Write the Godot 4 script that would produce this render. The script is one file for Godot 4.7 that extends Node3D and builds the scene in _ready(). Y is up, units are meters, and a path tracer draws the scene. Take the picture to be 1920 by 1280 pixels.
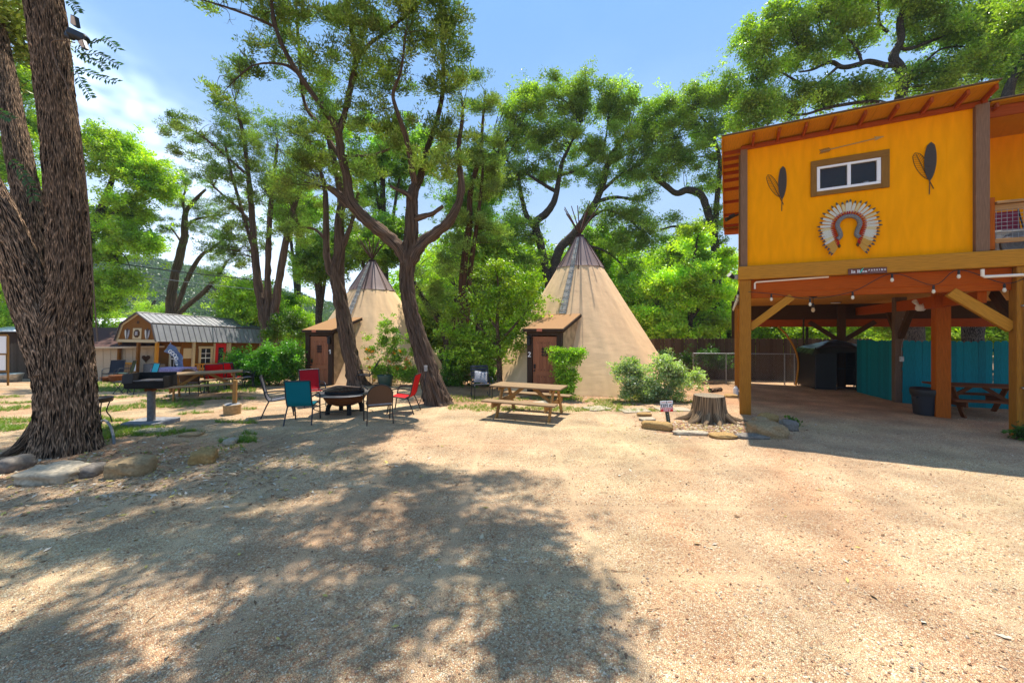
extends Node3D
# A gravel yard with two tipis, a stilt house with a carport, cedars, oaks and a pecan.
# Units are metres, y is up, the camera looks along -z; «d» below is the distance along -z.
const F := 740.0
const HOR := 613.0
const CX := 960.0
const EYE := 2.0
var rng := RandomNumberGenerator.new()
var M := {}
var used := {}
var cache := {}
var nz := FastNoiseLite.new()
var HB: Transform3D   # the stilt house's own axes: x along its front, -z towards its back

class Geo:
	var v := PackedVector3Array()
	var n := PackedVector3Array()
	var uv := PackedVector2Array()
	var col := PackedColorArray()
	var idx := PackedInt32Array()
	var seams: Array = []
	var colored := false
	func vert(p: Vector3, t := Vector2.ZERO, c := Color.WHITE) -> int:
		v.append(p); uv.append(t); n.append(Vector3.ZERO)
		if colored:
			col.append(c)
		return v.size() - 1
	func tri(a: int, b: int, c: int) -> void:
		idx.append(a); idx.append(b); idx.append(c)
	# a flat quad, counter-clockwise seen from outside
	func quad(a: Vector3, b: Vector3, c: Vector3, d: Vector3, ua := Vector2(0, 0), ub := Vector2(1, 0), uc := Vector2(1, 1), ud := Vector2(0, 1), cc := Color.WHITE) -> void:
		var i := vert(a, ua, cc); vert(b, ub, cc); vert(c, uc, cc); vert(d, ud, cc)
		tri(i, i + 2, i + 1); tri(i, i + 3, i + 2)
	func tri3(a: Vector3, b: Vector3, c: Vector3, cc := Color.WHITE, out := Vector3.ZERO) -> void:
		if out != Vector3.ZERO and (b - a).cross(c - a).dot(out) < 0.0:
			var q := b
			b = c; c = q
		var i := vert(a, Vector2(a.x, a.y), cc); vert(b, Vector2(b.x, b.y), cc); vert(c, Vector2(c.x, c.y), cc)
		tri(i, i + 2, i + 1)
	func smooth() -> void:
		for k in range(0, idx.size(), 3):
			var a := idx[k]; var b := idx[k + 1]; var c := idx[k + 2]
			var f := (v[c] - v[a]).cross(v[b] - v[a])
			n[a] += f; n[b] += f; n[c] += f
		for s in seams:
			var m: Vector3 = n[s[0]] + n[s[1]]
			n[s[0]] = m; n[s[1]] = m
		for k in n.size():
			n[k] = n[k].normalized() if n[k].length_squared() > 1e-20 else Vector3.UP
	func mesh() -> ArrayMesh:
		smooth()
		var arr := []
		arr.resize(Mesh.ARRAY_MAX)
		arr[Mesh.ARRAY_VERTEX] = v
		arr[Mesh.ARRAY_NORMAL] = n
		arr[Mesh.ARRAY_TEX_UV] = uv
		if colored:
			arr[Mesh.ARRAY_COLOR] = col
		arr[Mesh.ARRAY_INDEX] = idx
		var m := ArrayMesh.new()
		m.add_surface_from_arrays(Mesh.PRIMITIVE_TRIANGLES, arr)
		return m

# ---------------------------------------------------------------- places
func sstep(a: float, b: float, x: float) -> float:
	var t := clampf((x - a) / (b - a), 0.0, 1.0)
	return t * t * (3.0 - 2.0 * t)

func G(x: float, z: float) -> float:
	var d := -z
	var y := -0.0207 * clampf(d, -10.0, 40.0)
	y -= 0.055 * clampf(d - 15.0, 0.0, 12.0) * sstep(-8.0, -14.0, x)
	return y

func GP(x: float, d: float, up := 0.0) -> Vector3:
	return Vector3(x, G(x, -d) + up, -d)

func at(px: float, py: float, d: float) -> Vector3:
	return Vector3((px - CX) / F * d, EYE + (HOR - py) / F * d, -d)

func gp(px: float, py: float) -> Vector3:
	var d := 1480.0 / maxf(py - 628.3, 8.0)
	for k in 6:
		var x := (px - CX) / F * d
		d = (EYE - G(x, -d)) * F / maxf(py - HOR, 8.0)
	return GP((px - CX) / F * d, d)

# a pixel on the stilt house's front: x = metres along the front, y = height
func wl(px: float, py: float) -> Vector2:
	var k := (px - CX) / F
	var t := (10.06 * k - 5.95) / (0.878 + 0.478 * k)
	return Vector2(t, EYE + (HOR - py) / F * (10.06 - 0.478 * t))

func rr(a: float, b: float) -> float:
	return rng.randf_range(a, b)

func rdir() -> Vector3:
	var y := rr(-1, 1)
	var a := rr(0, TAU)
	var q := sqrt(1.0 - y * y)
	return Vector3(q * cos(a), y, q * sin(a))

# ---------------------------------------------------------------- nodes
func numbered(called: String) -> String:
	used[called] = used.get(called, -1) + 1
	return called if used[called] == 0 else "%s_%03d" % [called, used[called]]

func tag(o: Node3D, label: String, category: String, group := "", kind := "") -> Node3D:
	o.set_meta("label", label)
	if category: o.set_meta("category", category)
	if group: o.set_meta("group", group)
	if kind: o.set_meta("kind", kind)
	return o

func thing(called: String, label: String, category: String, pos := Vector3.ZERO, yaw := 0.0, group := "") -> Node3D:
	var o := Node3D.new()
	o.name = numbered(called)
	add_child(o)
	o.position = pos
	o.rotation.y = yaw
	tag(o, label, category, group)
	return o

func part(parent: Node3D, called: String, mesh: Mesh, m: Material, pos := Vector3.ZERO, rot := Vector3.ZERO) -> MeshInstance3D:
	var o := MeshInstance3D.new()
	o.name = called if parent != self else numbered(called)
	o.mesh = mesh
	o.material_override = m
	parent.add_child(o, true)
	o.position = pos
	o.rotation = rot
	return o

func dup(src: Node3D, pos: Vector3, yaw: float, label: String, group := "") -> Node3D:
	var o: Node3D = src.duplicate()
	o.name = numbered(String(src.name).rstrip("0123456789").trim_suffix("_"))
	add_child(o)
	o.position = pos
	o.rotation.y = yaw
	o.set_meta("label", label)
	if group: o.set_meta("group", group)
	return o

func struct(o: Node3D) -> Node3D:
	o.set_meta("kind", "structure")
	return o

# ---------------------------------------------------------------- meshes
func cbox_mesh(s: Vector3, c: float, variant: int) -> ArrayMesh:
	var key := "b%.3f,%.3f,%.3f,%.3f,%d" % [s.x, s.y, s.z, c, variant]
	if cache.has(key):
		return cache[key]
	var g := Geo.new()
	var h := s / 2.0
	c = minf(c, minf(h.x, minf(h.y, h.z)) * 0.45)
	var lng := 0
	if s.y > s[lng]: lng = 1
	if s.z > s[lng]: lng = 2
	var off := Vector2(rr(0, 5), rr(0, 5))
	var P := func(sg: Vector3, ax: int) -> Vector3:
		var q := Vector3(sg.x * (h.x - c), sg.y * (h.y - c), sg.z * (h.z - c))
		q[ax] = sg[ax] * h[ax]
		return q
	var U := func(p: Vector3, nax: int) -> Vector2:
		var ua := lng
		if nax == lng:
			ua = (lng + 1) % 3
		var va := 3 - ua - nax
		return off + Vector2(p[ua], p[va] + 0.37 * nax)
	var face := func(pts: Array, nax: int, out: Vector3) -> void:
		if (pts[1] - pts[0]).cross(pts[2] - pts[0]).dot(out) < 0.0:
			pts.reverse()
		if pts.size() == 4:
			g.quad(pts[0], pts[1], pts[2], pts[3], U.call(pts[0], nax), U.call(pts[1], nax), U.call(pts[2], nax), U.call(pts[3], nax))
		else:
			var i := g.vert(pts[0], U.call(pts[0], nax)); g.vert(pts[1], U.call(pts[1], nax)); g.vert(pts[2], U.call(pts[2], nax))
			g.tri(i, i + 2, i + 1)
	for ax in 3:
		var b := (ax + 1) % 3
		var d := (ax + 2) % 3
		for sg in [-1.0, 1.0]:
			var pts := []
			for q in [[-1.0, -1.0], [1.0, -1.0], [1.0, 1.0], [-1.0, 1.0]]:
				var e := Vector3.ZERO
				e[ax] = sg; e[b] = q[0]; e[d] = q[1]
				pts.append(P.call(e, ax))
			var o := Vector3.ZERO
			o[ax] = sg
			face.call(pts, ax, o)
		# edges along ax
		for q in [[-1.0, -1.0], [1.0, -1.0], [1.0, 1.0], [-1.0, 1.0]]:
			var e0 := Vector3.ZERO
			e0[ax] = -1.0; e0[b] = q[0]; e0[d] = q[1]
			var e1 := e0
			e1[ax] = 1.0
			var o2 := Vector3.ZERO
			o2[b] = q[0]; o2[d] = q[1]
			face.call([P.call(e0, b), P.call(e1, b), P.call(e1, d), P.call(e0, d)], b if ax == lng else ax if b == lng else b, o2)
	for sx in [-1.0, 1.0]:
		for sy in [-1.0, 1.0]:
			for sz in [-1.0, 1.0]:
				var e := Vector3(sx, sy, sz)
				face.call([P.call(e, 0), P.call(e, 1), P.call(e, 2)], (lng + 1) % 3, e)
	cache[key] = g.mesh()
	return cache[key]

func box(parent: Node3D, called: String, c: Vector3, s: Vector3, m: Material, rot := Vector3.ZERO, bev := 0.006) -> MeshInstance3D:
	return part(parent, called, cbox_mesh(s, bev, rng.randi() % 3), m, c, rot)

# a board from a to b, wide along «up», thick across it
func board(parent: Node3D, called: String, a: Vector3, b: Vector3, wide: float, thick: float, m: Material, up := Vector3.UP, bev := 0.006) -> MeshInstance3D:
	var x := (b - a).normalized()
	var z := x.cross(up).normalized()
	if z.length() < 0.5:
		z = x.cross(Vector3.RIGHT).normalized()
	var y := z.cross(x).normalized()
	var o := part(parent, called, cbox_mesh(Vector3(a.distance_to(b), wide, thick), bev, rng.randi() % 3), m)
	o.transform = Transform3D(Basis(x, y, z), (a + b) / 2.0)
	return o

func crom(p: Array, t: float) -> Variant:
	var n := p.size() - 1
	var i := clampi(int(floor(t)), 0, n - 1)
	var f := t - i
	var a = p[maxi(i - 1, 0)]; var b = p[i]; var c = p[i + 1]; var d = p[mini(i + 2, n)]
	return 0.5 * ((2.0 * b) + (c - a) * f + (2.0 * a - 5.0 * b + 4.0 * c - d) * f * f + (3.0 * b - a - 3.0 * c + d) * f * f * f)

func curve(p: Array, per: int) -> Array:
	var o := []
	for k in (p.size() - 1) * per + 1:
		o.append(crom(p, float(k) / per))
	return o

# adds a tube to g; disp(angle, along, radius, point) may return another radius
func add_tube(g: Geo, pts: Array, rad: Array, sides: int, disp = null, close_end := true) -> void:
	var n := pts.size()
	var T: Vector3 = (pts[1] - pts[0]).normalized()
	var N := T.cross(Vector3(0.31, 0.12, 0.94)).normalized()
	if N.length() < 0.5: N = T.cross(Vector3.RIGHT).normalized()
	var first := g.v.size()
	var along := 0.0
	for i in n:
		var p: Vector3 = pts[i]
		if i > 0:
			along += p.distance_to(pts[i - 1])
		var t2: Vector3 = (pts[mini(i + 1, n - 1)] - pts[maxi(i - 1, 0)]).normalized()
		N = (N - t2 * N.dot(t2)).normalized()
		var B := t2.cross(N)
		var r: float = rad[i]
		for j in sides + 1:
			var a := TAU * j / sides
			var q := r
			if disp != null:
				q = disp.call(TAU * (j % sides) / sides, along, r, p)
			g.vert(p + (N * cos(a) + B * sin(a)) * q, Vector2(float(j) / sides * maxf(1.0, roundf(TAU * rad[0] * 2.0)) / 2.0, along))
		g.seams.append([first + i * (sides + 1), first + i * (sides + 1) + sides])
	for i in n - 1:
		for j in sides:
			var a := first + i * (sides + 1) + j
			var c := a + sides + 1
			g.tri(a, c, a + 1)
			g.tri(a + 1, c, c + 1)
	if close_end:
		for e in [0, n - 1]:
			var ci := g.vert(pts[e], Vector2(0.5, 0.5))
			var s0 := g.v.size()
			for j in sides + 1:
				g.vert(g.v[first + e * (sides + 1) + j], Vector2(cos(TAU * j / sides), sin(TAU * j / sides)) * 0.1)
			for j in sides:
				if e == 0: g.tri(ci, s0 + j, s0 + j + 1)
				else: g.tri(ci, s0 + j + 1, s0 + j)

func tube(parent: Node3D, called: String, pts: Array, r: float, m: Material, sides := 8, per := 1) -> MeshInstance3D:
	var g := Geo.new()
	var p := curve(pts, per) if per > 1 else pts
	var rad := []
	rad.resize(p.size())
	rad.fill(r)
	add_tube(g, p, rad, sides)
	return part(parent, called, g.mesh(), m)

func cyl(parent: Node3D, called: String, a: Vector3, b: Vector3, r: float, m: Material, r2 := -1.0, sides := 14) -> MeshInstance3D:
	var g := Geo.new()
	add_tube(g, [a, b], [r, r if r2 < 0.0 else r2], sides)
	return part(parent, called, g.mesh(), m)

# a body of revolution about y; profile of (radius, height), upwards outside
func add_lathe(g: Geo, prof: Array, sides: int, off := Vector3.ZERO) -> void:
	var first := g.v.size()
	var along := 0.0
	for i in prof.size():
		if i > 0: along += prof[i].distance_to(prof[i - 1])
		for j in sides + 1:
			var a := TAU * j / sides
			g.vert(off + Vector3(prof[i].x * cos(a), prof[i].y, -prof[i].x * sin(a)), Vector2(float(j) / sides, along))
		g.seams.append([first + i * (sides + 1), first + i * (sides + 1) + sides])
	for i in prof.size() - 1:
		for j in sides:
			var a := first + i * (sides + 1) + j
			var c := a + sides + 1
			g.tri(a, c, a + 1)
			g.tri(a + 1, c, c + 1)

func lathe(parent: Node3D, called: String, prof: Array, m: Material, sides := 24, pos := Vector3.ZERO) -> MeshInstance3D:
	var g := Geo.new()
	add_lathe(g, prof, sides)
	return part(parent, called, g.mesh(), m, pos)

func add_prism(g: Geo, poly: PackedVector2Array, depth: float, xf := Transform3D.IDENTITY) -> void:
	var area := 0.0
	for i in poly.size():
		area += poly[i].cross(poly[(i + 1) % poly.size()])
	if area < 0.0:
		poly.reverse()
	var ids := Geometry2D.triangulate_polygon(poly)
	for sgn in [1.0, -1.0]:
		for k in range(0, ids.size(), 3):
			var q := []
			for e in 3:
				q.append(Vector3(poly[ids[k + e]].x, poly[ids[k + e]].y, sgn * depth / 2.0))
			var out := Vector3(0, 0, sgn)
			if (q[1] - q[0]).cross(q[2] - q[0]).dot(out) < 0.0:
				q.reverse()
			var i0 := g.vert(xf * q[0], Vector2(q[0].x, q[0].y)); g.vert(xf * q[1], Vector2(q[1].x, q[1].y)); g.vert(xf * q[2], Vector2(q[2].x, q[2].y))
			g.tri(i0, i0 + 2, i0 + 1)
	for i in poly.size():
		var a := poly[i]
		var b := poly[(i + 1) % poly.size()]
		var l := a.distance_to(b)
		g.quad(xf * Vector3(a.x, a.y, -depth / 2), xf * Vector3(b.x, b.y, -depth / 2), xf * Vector3(b.x, b.y, depth / 2), xf * Vector3(a.x, a.y, depth / 2), Vector2(0, 0), Vector2(l, 0), Vector2(l, depth), Vector2(0, depth))

func prism(parent: Node3D, called: String, pts: Array, depth: float, m: Material, xf := Transform3D.IDENTITY) -> MeshInstance3D:
	var g := Geo.new()
	add_prism(g, PackedVector2Array(pts), depth)
	var o := part(parent, called, g.mesh(), m)
	o.transform = xf
	return o

# a slab with the outline pts (x, z), lying at height 0..h
func text(parent: Node3D, called: String, s: String, h: float, m: Material, xf: Transform3D, bold := false, serif := false, depth := 0.004) -> MeshInstance3D:
	var t := TextMesh.new()
	var f := SystemFont.new()
	f.font_names = PackedStringArray(["Droid Serif" if serif else "Droid Sans"])
	f.font_weight = 700 if bold else 400
	t.font = f
	t.text = s
	t.font_size = 32
	t.pixel_size = h / 23.0
	t.depth = depth
	t.curve_step = 1.0
	var o := part(parent, called, t, m)
	o.transform = xf
	return o

func scatter(parent: Node3D, called: String, mesh: Mesh, m: Material, xs: Array, cols: PackedColorArray, kind := "stuff") -> MultiMeshInstance3D:
	var mm := MultiMesh.new()
	mm.transform_format = MultiMesh.TRANSFORM_3D
	mm.use_colors = true
	mm.mesh = mesh
	mm.instance_count = xs.size()
	for i in xs.size():
		mm.set_instance_transform(i, xs[i])
		mm.set_instance_color(i, cols[i])
	var o := MultiMeshInstance3D.new()
	o.name = called if parent != self else numbered(called)
	o.multimesh = mm
	o.material_override = m
	parent.add_child(o, true)
	if kind: o.set_meta("kind", kind)
	return o

# a rough stone about size s
func stone_mesh(s: Vector3, seed_: int, block := 0.55) -> ArrayMesh:
	var g := Geo.new()
	nz.seed = seed_
	nz.frequency = 1.0
	var nu := 22
	var nv := 12
	for i in nv + 1:
		var b := PI * (float(i) / nv - 0.5)
		for j in nu + 1:
			var a := TAU * (j % nu) / nu
			var q := Vector3(cos(b) * cos(a), sin(b), -cos(b) * sin(a))
			# between a ball and a block
			var mx := maxf(absf(q.x), maxf(absf(q.y), absf(q.z)))
			q = q * lerpf(1.0, minf(1.0 / mx, 1.55), block)
			q *= 1.0 + 0.22 * nz.get_noise_3dv(q * 1.3) + 0.09 * nz.get_noise_3dv(q * 3.7) + 0.04 * nz.get_noise_3dv(q * 9.0)
			g.vert(q * s * 0.5, Vector2(float(j) / nu, float(i) / nv))
		g.seams.append([i * (nu + 1), i * (nu + 1) + nu])
	for i in nv:
		for j in nu:
			var a := i * (nu + 1) + j
			var c := a + nu + 1
			g.tri(a, c, a + 1)
			g.tri(a + 1, c, c + 1)
	return g.mesh()

# ---------------------------------------------------------------- materials
func lin(r: float, g: float, b: float) -> Color:
	return Color(r, g, b).linear_to_srgb()

func mat(c: Color, rough: float, tex: Texture2D = null, scale := Vector3.ONE, bump: Texture2D = null, bh := 0.0, tri := false, metal := 0.0) -> StandardMaterial3D:
	var m := StandardMaterial3D.new()
	var k := 1.18 if maxf(c.r, maxf(c.g, c.b)) < 0.75 else 1.0
	m.albedo_color = Color(c.r * k, c.g * k, c.b * k).linear_to_srgb()
	m.roughness = rough
	m.metallic = metal
	if rough > 0.55 and metal < 0.2: m.metallic_specular = 0.25
	m.uv1_scale = scale
	if tex: m.albedo_texture = tex
	if bump:
		m.heightmap_enabled = true
		m.heightmap_texture = bump
		m.heightmap_scale = bh
		m.heightmap_flip_texture = false
	if tri:
		m.uv1_triplanar = true
	return m

func leaf_mat(back: Color, rough := 0.45) -> StandardMaterial3D:
	var m := StandardMaterial3D.new()
	m.albedo_color = Color.WHITE
	m.vertex_color_use_as_albedo = true
	m.roughness = rough - 0.1
	m.backlight_enabled = true
	m.backlight = back
	return m

func noise_tex(w: int, h: int, freq: float, seed_: int, fx: float, fy: float, lo: float, hi: float, pow_ := 1.0, ridged := false, oct := 4) -> ImageTexture:
	# grey tile, stretched by fx and fy; wraps by blending its edges
	var n := FastNoiseLite.new()
	n.seed = seed_
	n.frequency = freq
	n.fractal_octaves = oct
	n.noise_type = FastNoiseLite.TYPE_SIMPLEX_SMOOTH
	if ridged: n.fractal_type = FastNoiseLite.FRACTAL_RIDGED
	var data := PackedByteArray()
	data.resize(w * h)
	for y in h:
		var wy := clampf((y - h * 0.8) / (h * 0.2), 0.0, 1.0)
		for x in w:
			var wx := clampf((x - w * 0.8) / (w * 0.2), 0.0, 1.0)
			var v := n.get_noise_2d(x * fx, y * fy)
			if wx > 0.0: v = lerpf(v, n.get_noise_2d((x - w) * fx, y * fy), wx)
			if wy > 0.0:
				var q := n.get_noise_2d(x * fx, (y - h) * fy)
				if wx > 0.0: q = lerpf(q, n.get_noise_2d((x - w) * fx, (y - h) * fy), wx)
				v = lerpf(v, q, wy)
			v = pow(clampf(v * 0.5 + 0.5, 0.0, 1.0), pow_)
			data[y * w + x] = int(clampf(lerpf(lo, hi, v), 0.0, 1.0) * 255.0)
	return ImageTexture.create_from_image(Image.create_from_data(w, h, false, Image.FORMAT_L8, data))

func palette_tex(w: int, freq: float, seed_: int, pal: Array, dark: float) -> Array:
	# pebbles: each cell takes a colour of the palette; also returns a height map
	var n := FastNoiseLite.new()
	n.seed = seed_
	n.noise_type = FastNoiseLite.TYPE_CELLULAR
	n.frequency = freq
	n.fractal_type = FastNoiseLite.FRACTAL_NONE
	n.cellular_return_type = FastNoiseLite.RETURN_CELL_VALUE
	n.cellular_jitter = 1.0
	var a := n.get_seamless_image(w, w, false, false, 0.15)
	n.cellular_return_type = FastNoiseLite.RETURN_DISTANCE2_SUB
	var b := n.get_seamless_image(w, w, false, false, 0.15)
	a.convert(Image.FORMAT_L8); b.convert(Image.FORMAT_L8)
	var da := a.get_data()
	var db := b.get_data()
	var out := PackedByteArray()
	out.resize(w * w * 3)
	var hh := PackedByteArray()
	hh.resize(w * w)
	var np := pal.size()
	for i in w * w:
		var c: Color = pal[(da[i] * 7) % np]
		var e := clampf(db[i] / 60.0, 0.0, 1.0)
		var k := (1.0 - dark) + dark * e
		out[i * 3] = int(c.r8 * k); out[i * 3 + 1] = int(c.g8 * k); out[i * 3 + 2] = int(c.b8 * k)
		hh[i] = int(clampf(e * 0.7 + 0.3 * (da[i] / 255.0), 0, 1) * 255)
	return [ImageTexture.create_from_image(Image.create_from_data(w, w, false, Image.FORMAT_RGB8, out)), ImageTexture.create_from_image(Image.create_from_data(w, w, false, Image.FORMAT_L8, hh))]

func make_materials() -> void:
	var wood := noise_tex(512, 256, 0.02, 11, 0.35, 5.0, 0.66, 1.0, 1.0, false, 5)
	var wood_h := noise_tex(512, 256, 0.03, 12, 0.25, 6.0, 0.2, 1.0)
	var blot := noise_tex(256, 256, 0.02, 21, 1.0, 1.0, 0.62, 1.0)
	var fine := noise_tex(256, 256, 0.12, 22, 1.0, 1.0, 0.6, 1.0)
	var W := func(c: Color, r := 0.75, b := 0.25) -> StandardMaterial3D: return mat(c, r, wood, Vector3(0.8, 3.2, 1), wood_h, b)
	M.post = W.call(Color(0.46, 0.19, 0.024))
	M.beam = W.call(Color(0.6, 0.265, 0.03))
	M.red = W.call(Color(0.52, 0.1, 0.008))
	M.redpost = W.call(Color(0.52, 0.125, 0.012))
	M.rafter = W.call(Color(0.42, 0.08, 0.014))
	M.greywood = W.call(Color(0.2, 0.135, 0.095))
	M.cornerwood = W.call(Color(0.27, 0.155, 0.095))
	M.trimwood = W.call(Color(0.3, 0.15, 0.035))
	M.soffit = W.call(Color(0.8, 0.33, 0.014))
	M.ceil = W.call(Color(0.74, 0.33, 0.045))
	M.darkwood = W.call(Color(0.09, 0.045, 0.022))
	M.rail = W.call(Color(0.5, 0.28, 0.12))
	M.picnic = W.call(Color(0.5, 0.27, 0.09))
	M.picnic_top = W.call(Color(0.36, 0.235, 0.125))
	M.picnic_dark = W.call(Color(0.2, 0.07, 0.025))
	M.fence = W.call(Color(0.125, 0.085, 0.055), 0.9, 0.5)
	M.fence_b = W.call(Color(0.1, 0.066, 0.042), 0.9, 0.5)
	M.fence_c = W.call(Color(0.15, 0.105, 0.07), 0.9, 0.5)
	M.blue = W.call(Color(0.006, 0.24, 0.3), 0.6, 0.2)
	M.blue_b = W.call(Color(0.008, 0.21, 0.27), 0.6, 0.2)
	M.blue_c = W.call(Color(0.006, 0.27, 0.34), 0.6, 0.2)
	M.cabin = W.call(Color(0.24, 0.095, 0.014), 0.7)
	M.cream = mat(Color(0.72, 0.57, 0.33), 0.6, fine, Vector3(3, 3, 3))
	M.beige = mat(Color(0.74, 0.6, 0.43), 0.7, fine, Vector3(1, 1, 1))
	M.yellow = mat(Color(0.98, 0.37, 0.001), 0.9, noise_tex(256, 256, 0.03, 77, 1.6, 0.3, 0.93, 1.02), Vector3(0.45, 0.45, 0.45), fine, 0.04, true)
	M.doorframe = W.call(Color(0.075, 0.045, 0.03))
	M.door = W.call(Color(0.48, 0.19, 0.095), 0.6)
	M.door_b = W.call(Color(0.42, 0.16, 0.08), 0.6)
	M.hood = mat(Color(0.46, 0.25, 0.11), 0.85, fine, Vector3(4, 4, 4))
	M.canvas = mat(Color(0.86, 0.58, 0.33), 0.85, noise_tex(512, 512, 0.012, 31, 1.0, 0.6, 0.93, 1.0), Vector3(0.35, 0.35, 0.35), noise_tex(512, 512, 0.012, 32, 0.5, 2.2, 0.0, 1.0, 1.0, false, 3), 0.45)
	M.yellow.metallic_specular = 0.15
	M.canvas_side = mat(Color(0.75, 0.56, 0.34), 0.85, blot, Vector3(0.5, 0.5, 0.5))
	M.cap = mat(Color(0.31, 0.195, 0.17), 0.55, fine, Vector3(2, 2, 2))
	M.pole = W.call(Color(0.12, 0.065, 0.05))
	M.strap = mat(Color(0.045, 0.022, 0.02), 0.7)
	M.black = mat(Color(0.018, 0.018, 0.02), 0.5, fine, Vector3(3, 3, 3))
	M.iron = mat(Color(0.035, 0.033, 0.034), 0.55, fine, Vector3(2, 2, 2), fine, 0.1, true, 0.4)
	M.soot = mat(Color(0.03, 0.028, 0.027), 0.8, blot, Vector3(3, 3, 3), fine, 0.2, true)
	M.frame = mat(Color(0.035, 0.04, 0.05), 0.4, fine, Vector3(3, 3, 3), null, 0, false, 0.3)
	M.frame_brown = mat(Color(0.06, 0.04, 0.03), 0.45, fine, Vector3(3, 3, 3), null, 0, false, 0.2)
	M.rust = mat(Color(0.2, 0.075, 0.028), 0.85, blot, Vector3(3, 3, 3), fine, 0.2, true)
	M.rim = mat(Color(0.14, 0.13, 0.135), 0.45, blot, Vector3(4, 4, 4), fine, 0.08, true, 0.5)
	M.galv = mat(Color(0.45, 0.46, 0.47), 0.4, blot, Vector3(2, 2, 2), null, 0, false, 0.7)
	M.steel_post = mat(Color(0.2, 0.2, 0.2), 0.6, blot, Vector3(2, 2, 2), fine, 0.1, false, 0.3)
	var woven := woven_tex()
	M.teal = sling(Color(0.005, 0.2, 0.24), woven)
	M.teal_bright = sling(Color(0.01, 0.42, 0.52), woven)
	M.redsling = sling(Color(0.42, 0.008, 0.018), woven)
	M.redsling_b = sling(Color(0.62, 0.01, 0.015), woven)
	M.greysling = sling(Color(0.12, 0.12, 0.14), woven)
	M.darksling = sling(Color(0.03, 0.035, 0.05), woven)
	M.wicker = mat(Color(0.16, 0.085, 0.045), 0.6, woven, Vector3(30, 30, 30), woven, 0.3, true)
	M.cushion = mat(Color(0.42, 0.4, 0.4), 0.9, blot, Vector3(2, 2, 2))
	M.pillow = mat(Color(0.75, 0.75, 0.78), 0.9, print_tex(), Vector3(6, 6, 6), null, 0, true)
	M.lace = mat(Color(0.74, 0.68, 0.6), 0.8, print_tex(), Vector3(2.6, 2.6, 2.6), null, 0, true)
	M.slat = W.call(Color(0.05, 0.055, 0.075), 0.6)
	M.white = mat(Color(0.78, 0.78, 0.78), 0.5)
	M.pvc = mat(Color(0.72, 0.62, 0.5), 0.4)
	M.vinyl = mat(Color(0.8, 0.8, 0.82), 0.35)
	M.cooler = mat(Color(0.6, 0.57, 0.5), 0.5, blot, Vector3(1, 1, 1))
	M.sign_red = mat(Color(0.6, 0.012, 0.02), 0.4)
	M.sign_brown = mat(Color(0.17, 0.04, 0.026), 0.5, fine, Vector3(3, 3, 3))
	M.sign_green = mat(Color(0.02, 0.06, 0.03), 0.5, fine, Vector3(3, 3, 3))
	M.pink_sign = mat(Color(0.5, 0.17, 0.1), 0.6)
	M.ink = mat(Color(0.015, 0.02, 0.03), 0.6)
	M.tealink = mat(Color(0.03, 0.5, 0.4), 0.5)
	M.bulb = mat(Color(0.75, 0.66, 0.5), 0.2)
	M.trash = mat(Color(0.02, 0.024, 0.035), 0.45, fine, Vector3(2, 2, 2))
	M.tarp = mat(Color(0.015, 0.03, 0.03), 0.35, blot, Vector3(2, 2, 2), blot, 1.5, true)
	M.cloth = mat(Color(0.4, 0.3, 0.48), 0.9, blot, Vector3(2, 2, 2))
	M.flag = mat(Color(0.25, 0.31, 0.43), 0.8, blot, Vector3(2, 2, 2))
	M.flag.backlight_enabled = true
	M.flag.backlight = Color(0.4, 0.5, 0.8)
	M.metalroof = mat(Color(0.26, 0.255, 0.26), 0.45, noise_tex(256, 256, 0.02, 41, 1.0, 1.0, 0.85, 1.0), Vector3(0.4, 0.4, 0.4), null, 0, false, 0.35)
	M.seam = mat(Color(0.16, 0.15, 0.145), 0.5, null, Vector3.ONE, null, 0, false, 0.3)
	M.darktrim = mat(Color(0.05, 0.04, 0.038), 0.5)
	M.reddoor = mat(Color(0.5, 0.006, 0.012), 0.4)
	M.shingle = mat(Color(0.15, 0.085, 0.07), 0.9, fine, Vector3(5, 5, 5))
	M.concrete = mat(Color(0.3, 0.3, 0.31), 0.9, blot, Vector3(2, 2, 2), fine, 0.3, true)
	M.bucket = mat(Color(0.55, 0.37, 0.18), 0.8, blot, Vector3(3, 3, 3), null, 0, true)
	M.feather_a = mat(Color(0.6, 0.6, 0.52), 0.7, print2_tex(), Vector3(14, 14, 14), null, 0, true)
	M.feather_b = mat(Color(0.62, 0.53, 0.3), 0.7, print2_tex(), Vector3(14, 14, 14), null, 0, true)
	M.feather_c = mat(Color(0.55, 0.3, 0.06), 0.7, print2_tex(), Vector3(14, 14, 14), null, 0, true)
	M.feather_dark = mat(Color(0.06, 0.055, 0.06), 0.7)
	M.band = mat(Color(0.36, 0.35, 0.35), 0.7, print_tex(), Vector3(12, 12, 12), null, 0, true)
	M.bead = mat(Color(0.35, 0.01, 0.012), 0.6)
	M.bronze = mat(Color(0.13, 0.062, 0.02), 0.5, fine, Vector3(3, 3, 3), null, 0, false, 0.5)
	M.gunmetal = mat(Color(0.1, 0.085, 0.08), 0.6, fine, Vector3(3, 3, 3))
	M.arrow = mat(Color(0.4, 0.26, 0.1), 0.5, null, Vector3.ONE, null, 0, false, 0.4)
	M.glass = StandardMaterial3D.new()
	M.glass.transparency = BaseMaterial3D.TRANSPARENCY_ALPHA
	M.glass.albedo_color = Color(0.2, 0.22, 0.22, 0.03)
	M.glass.roughness = 0.03
	M.glass.metallic_specular = 0.33
	M.dark = mat(Color(0.03, 0.03, 0.03), 0.9)
	M.lens = mat(Color(0.5, 0.33, 0.2), 0.3)
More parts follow.
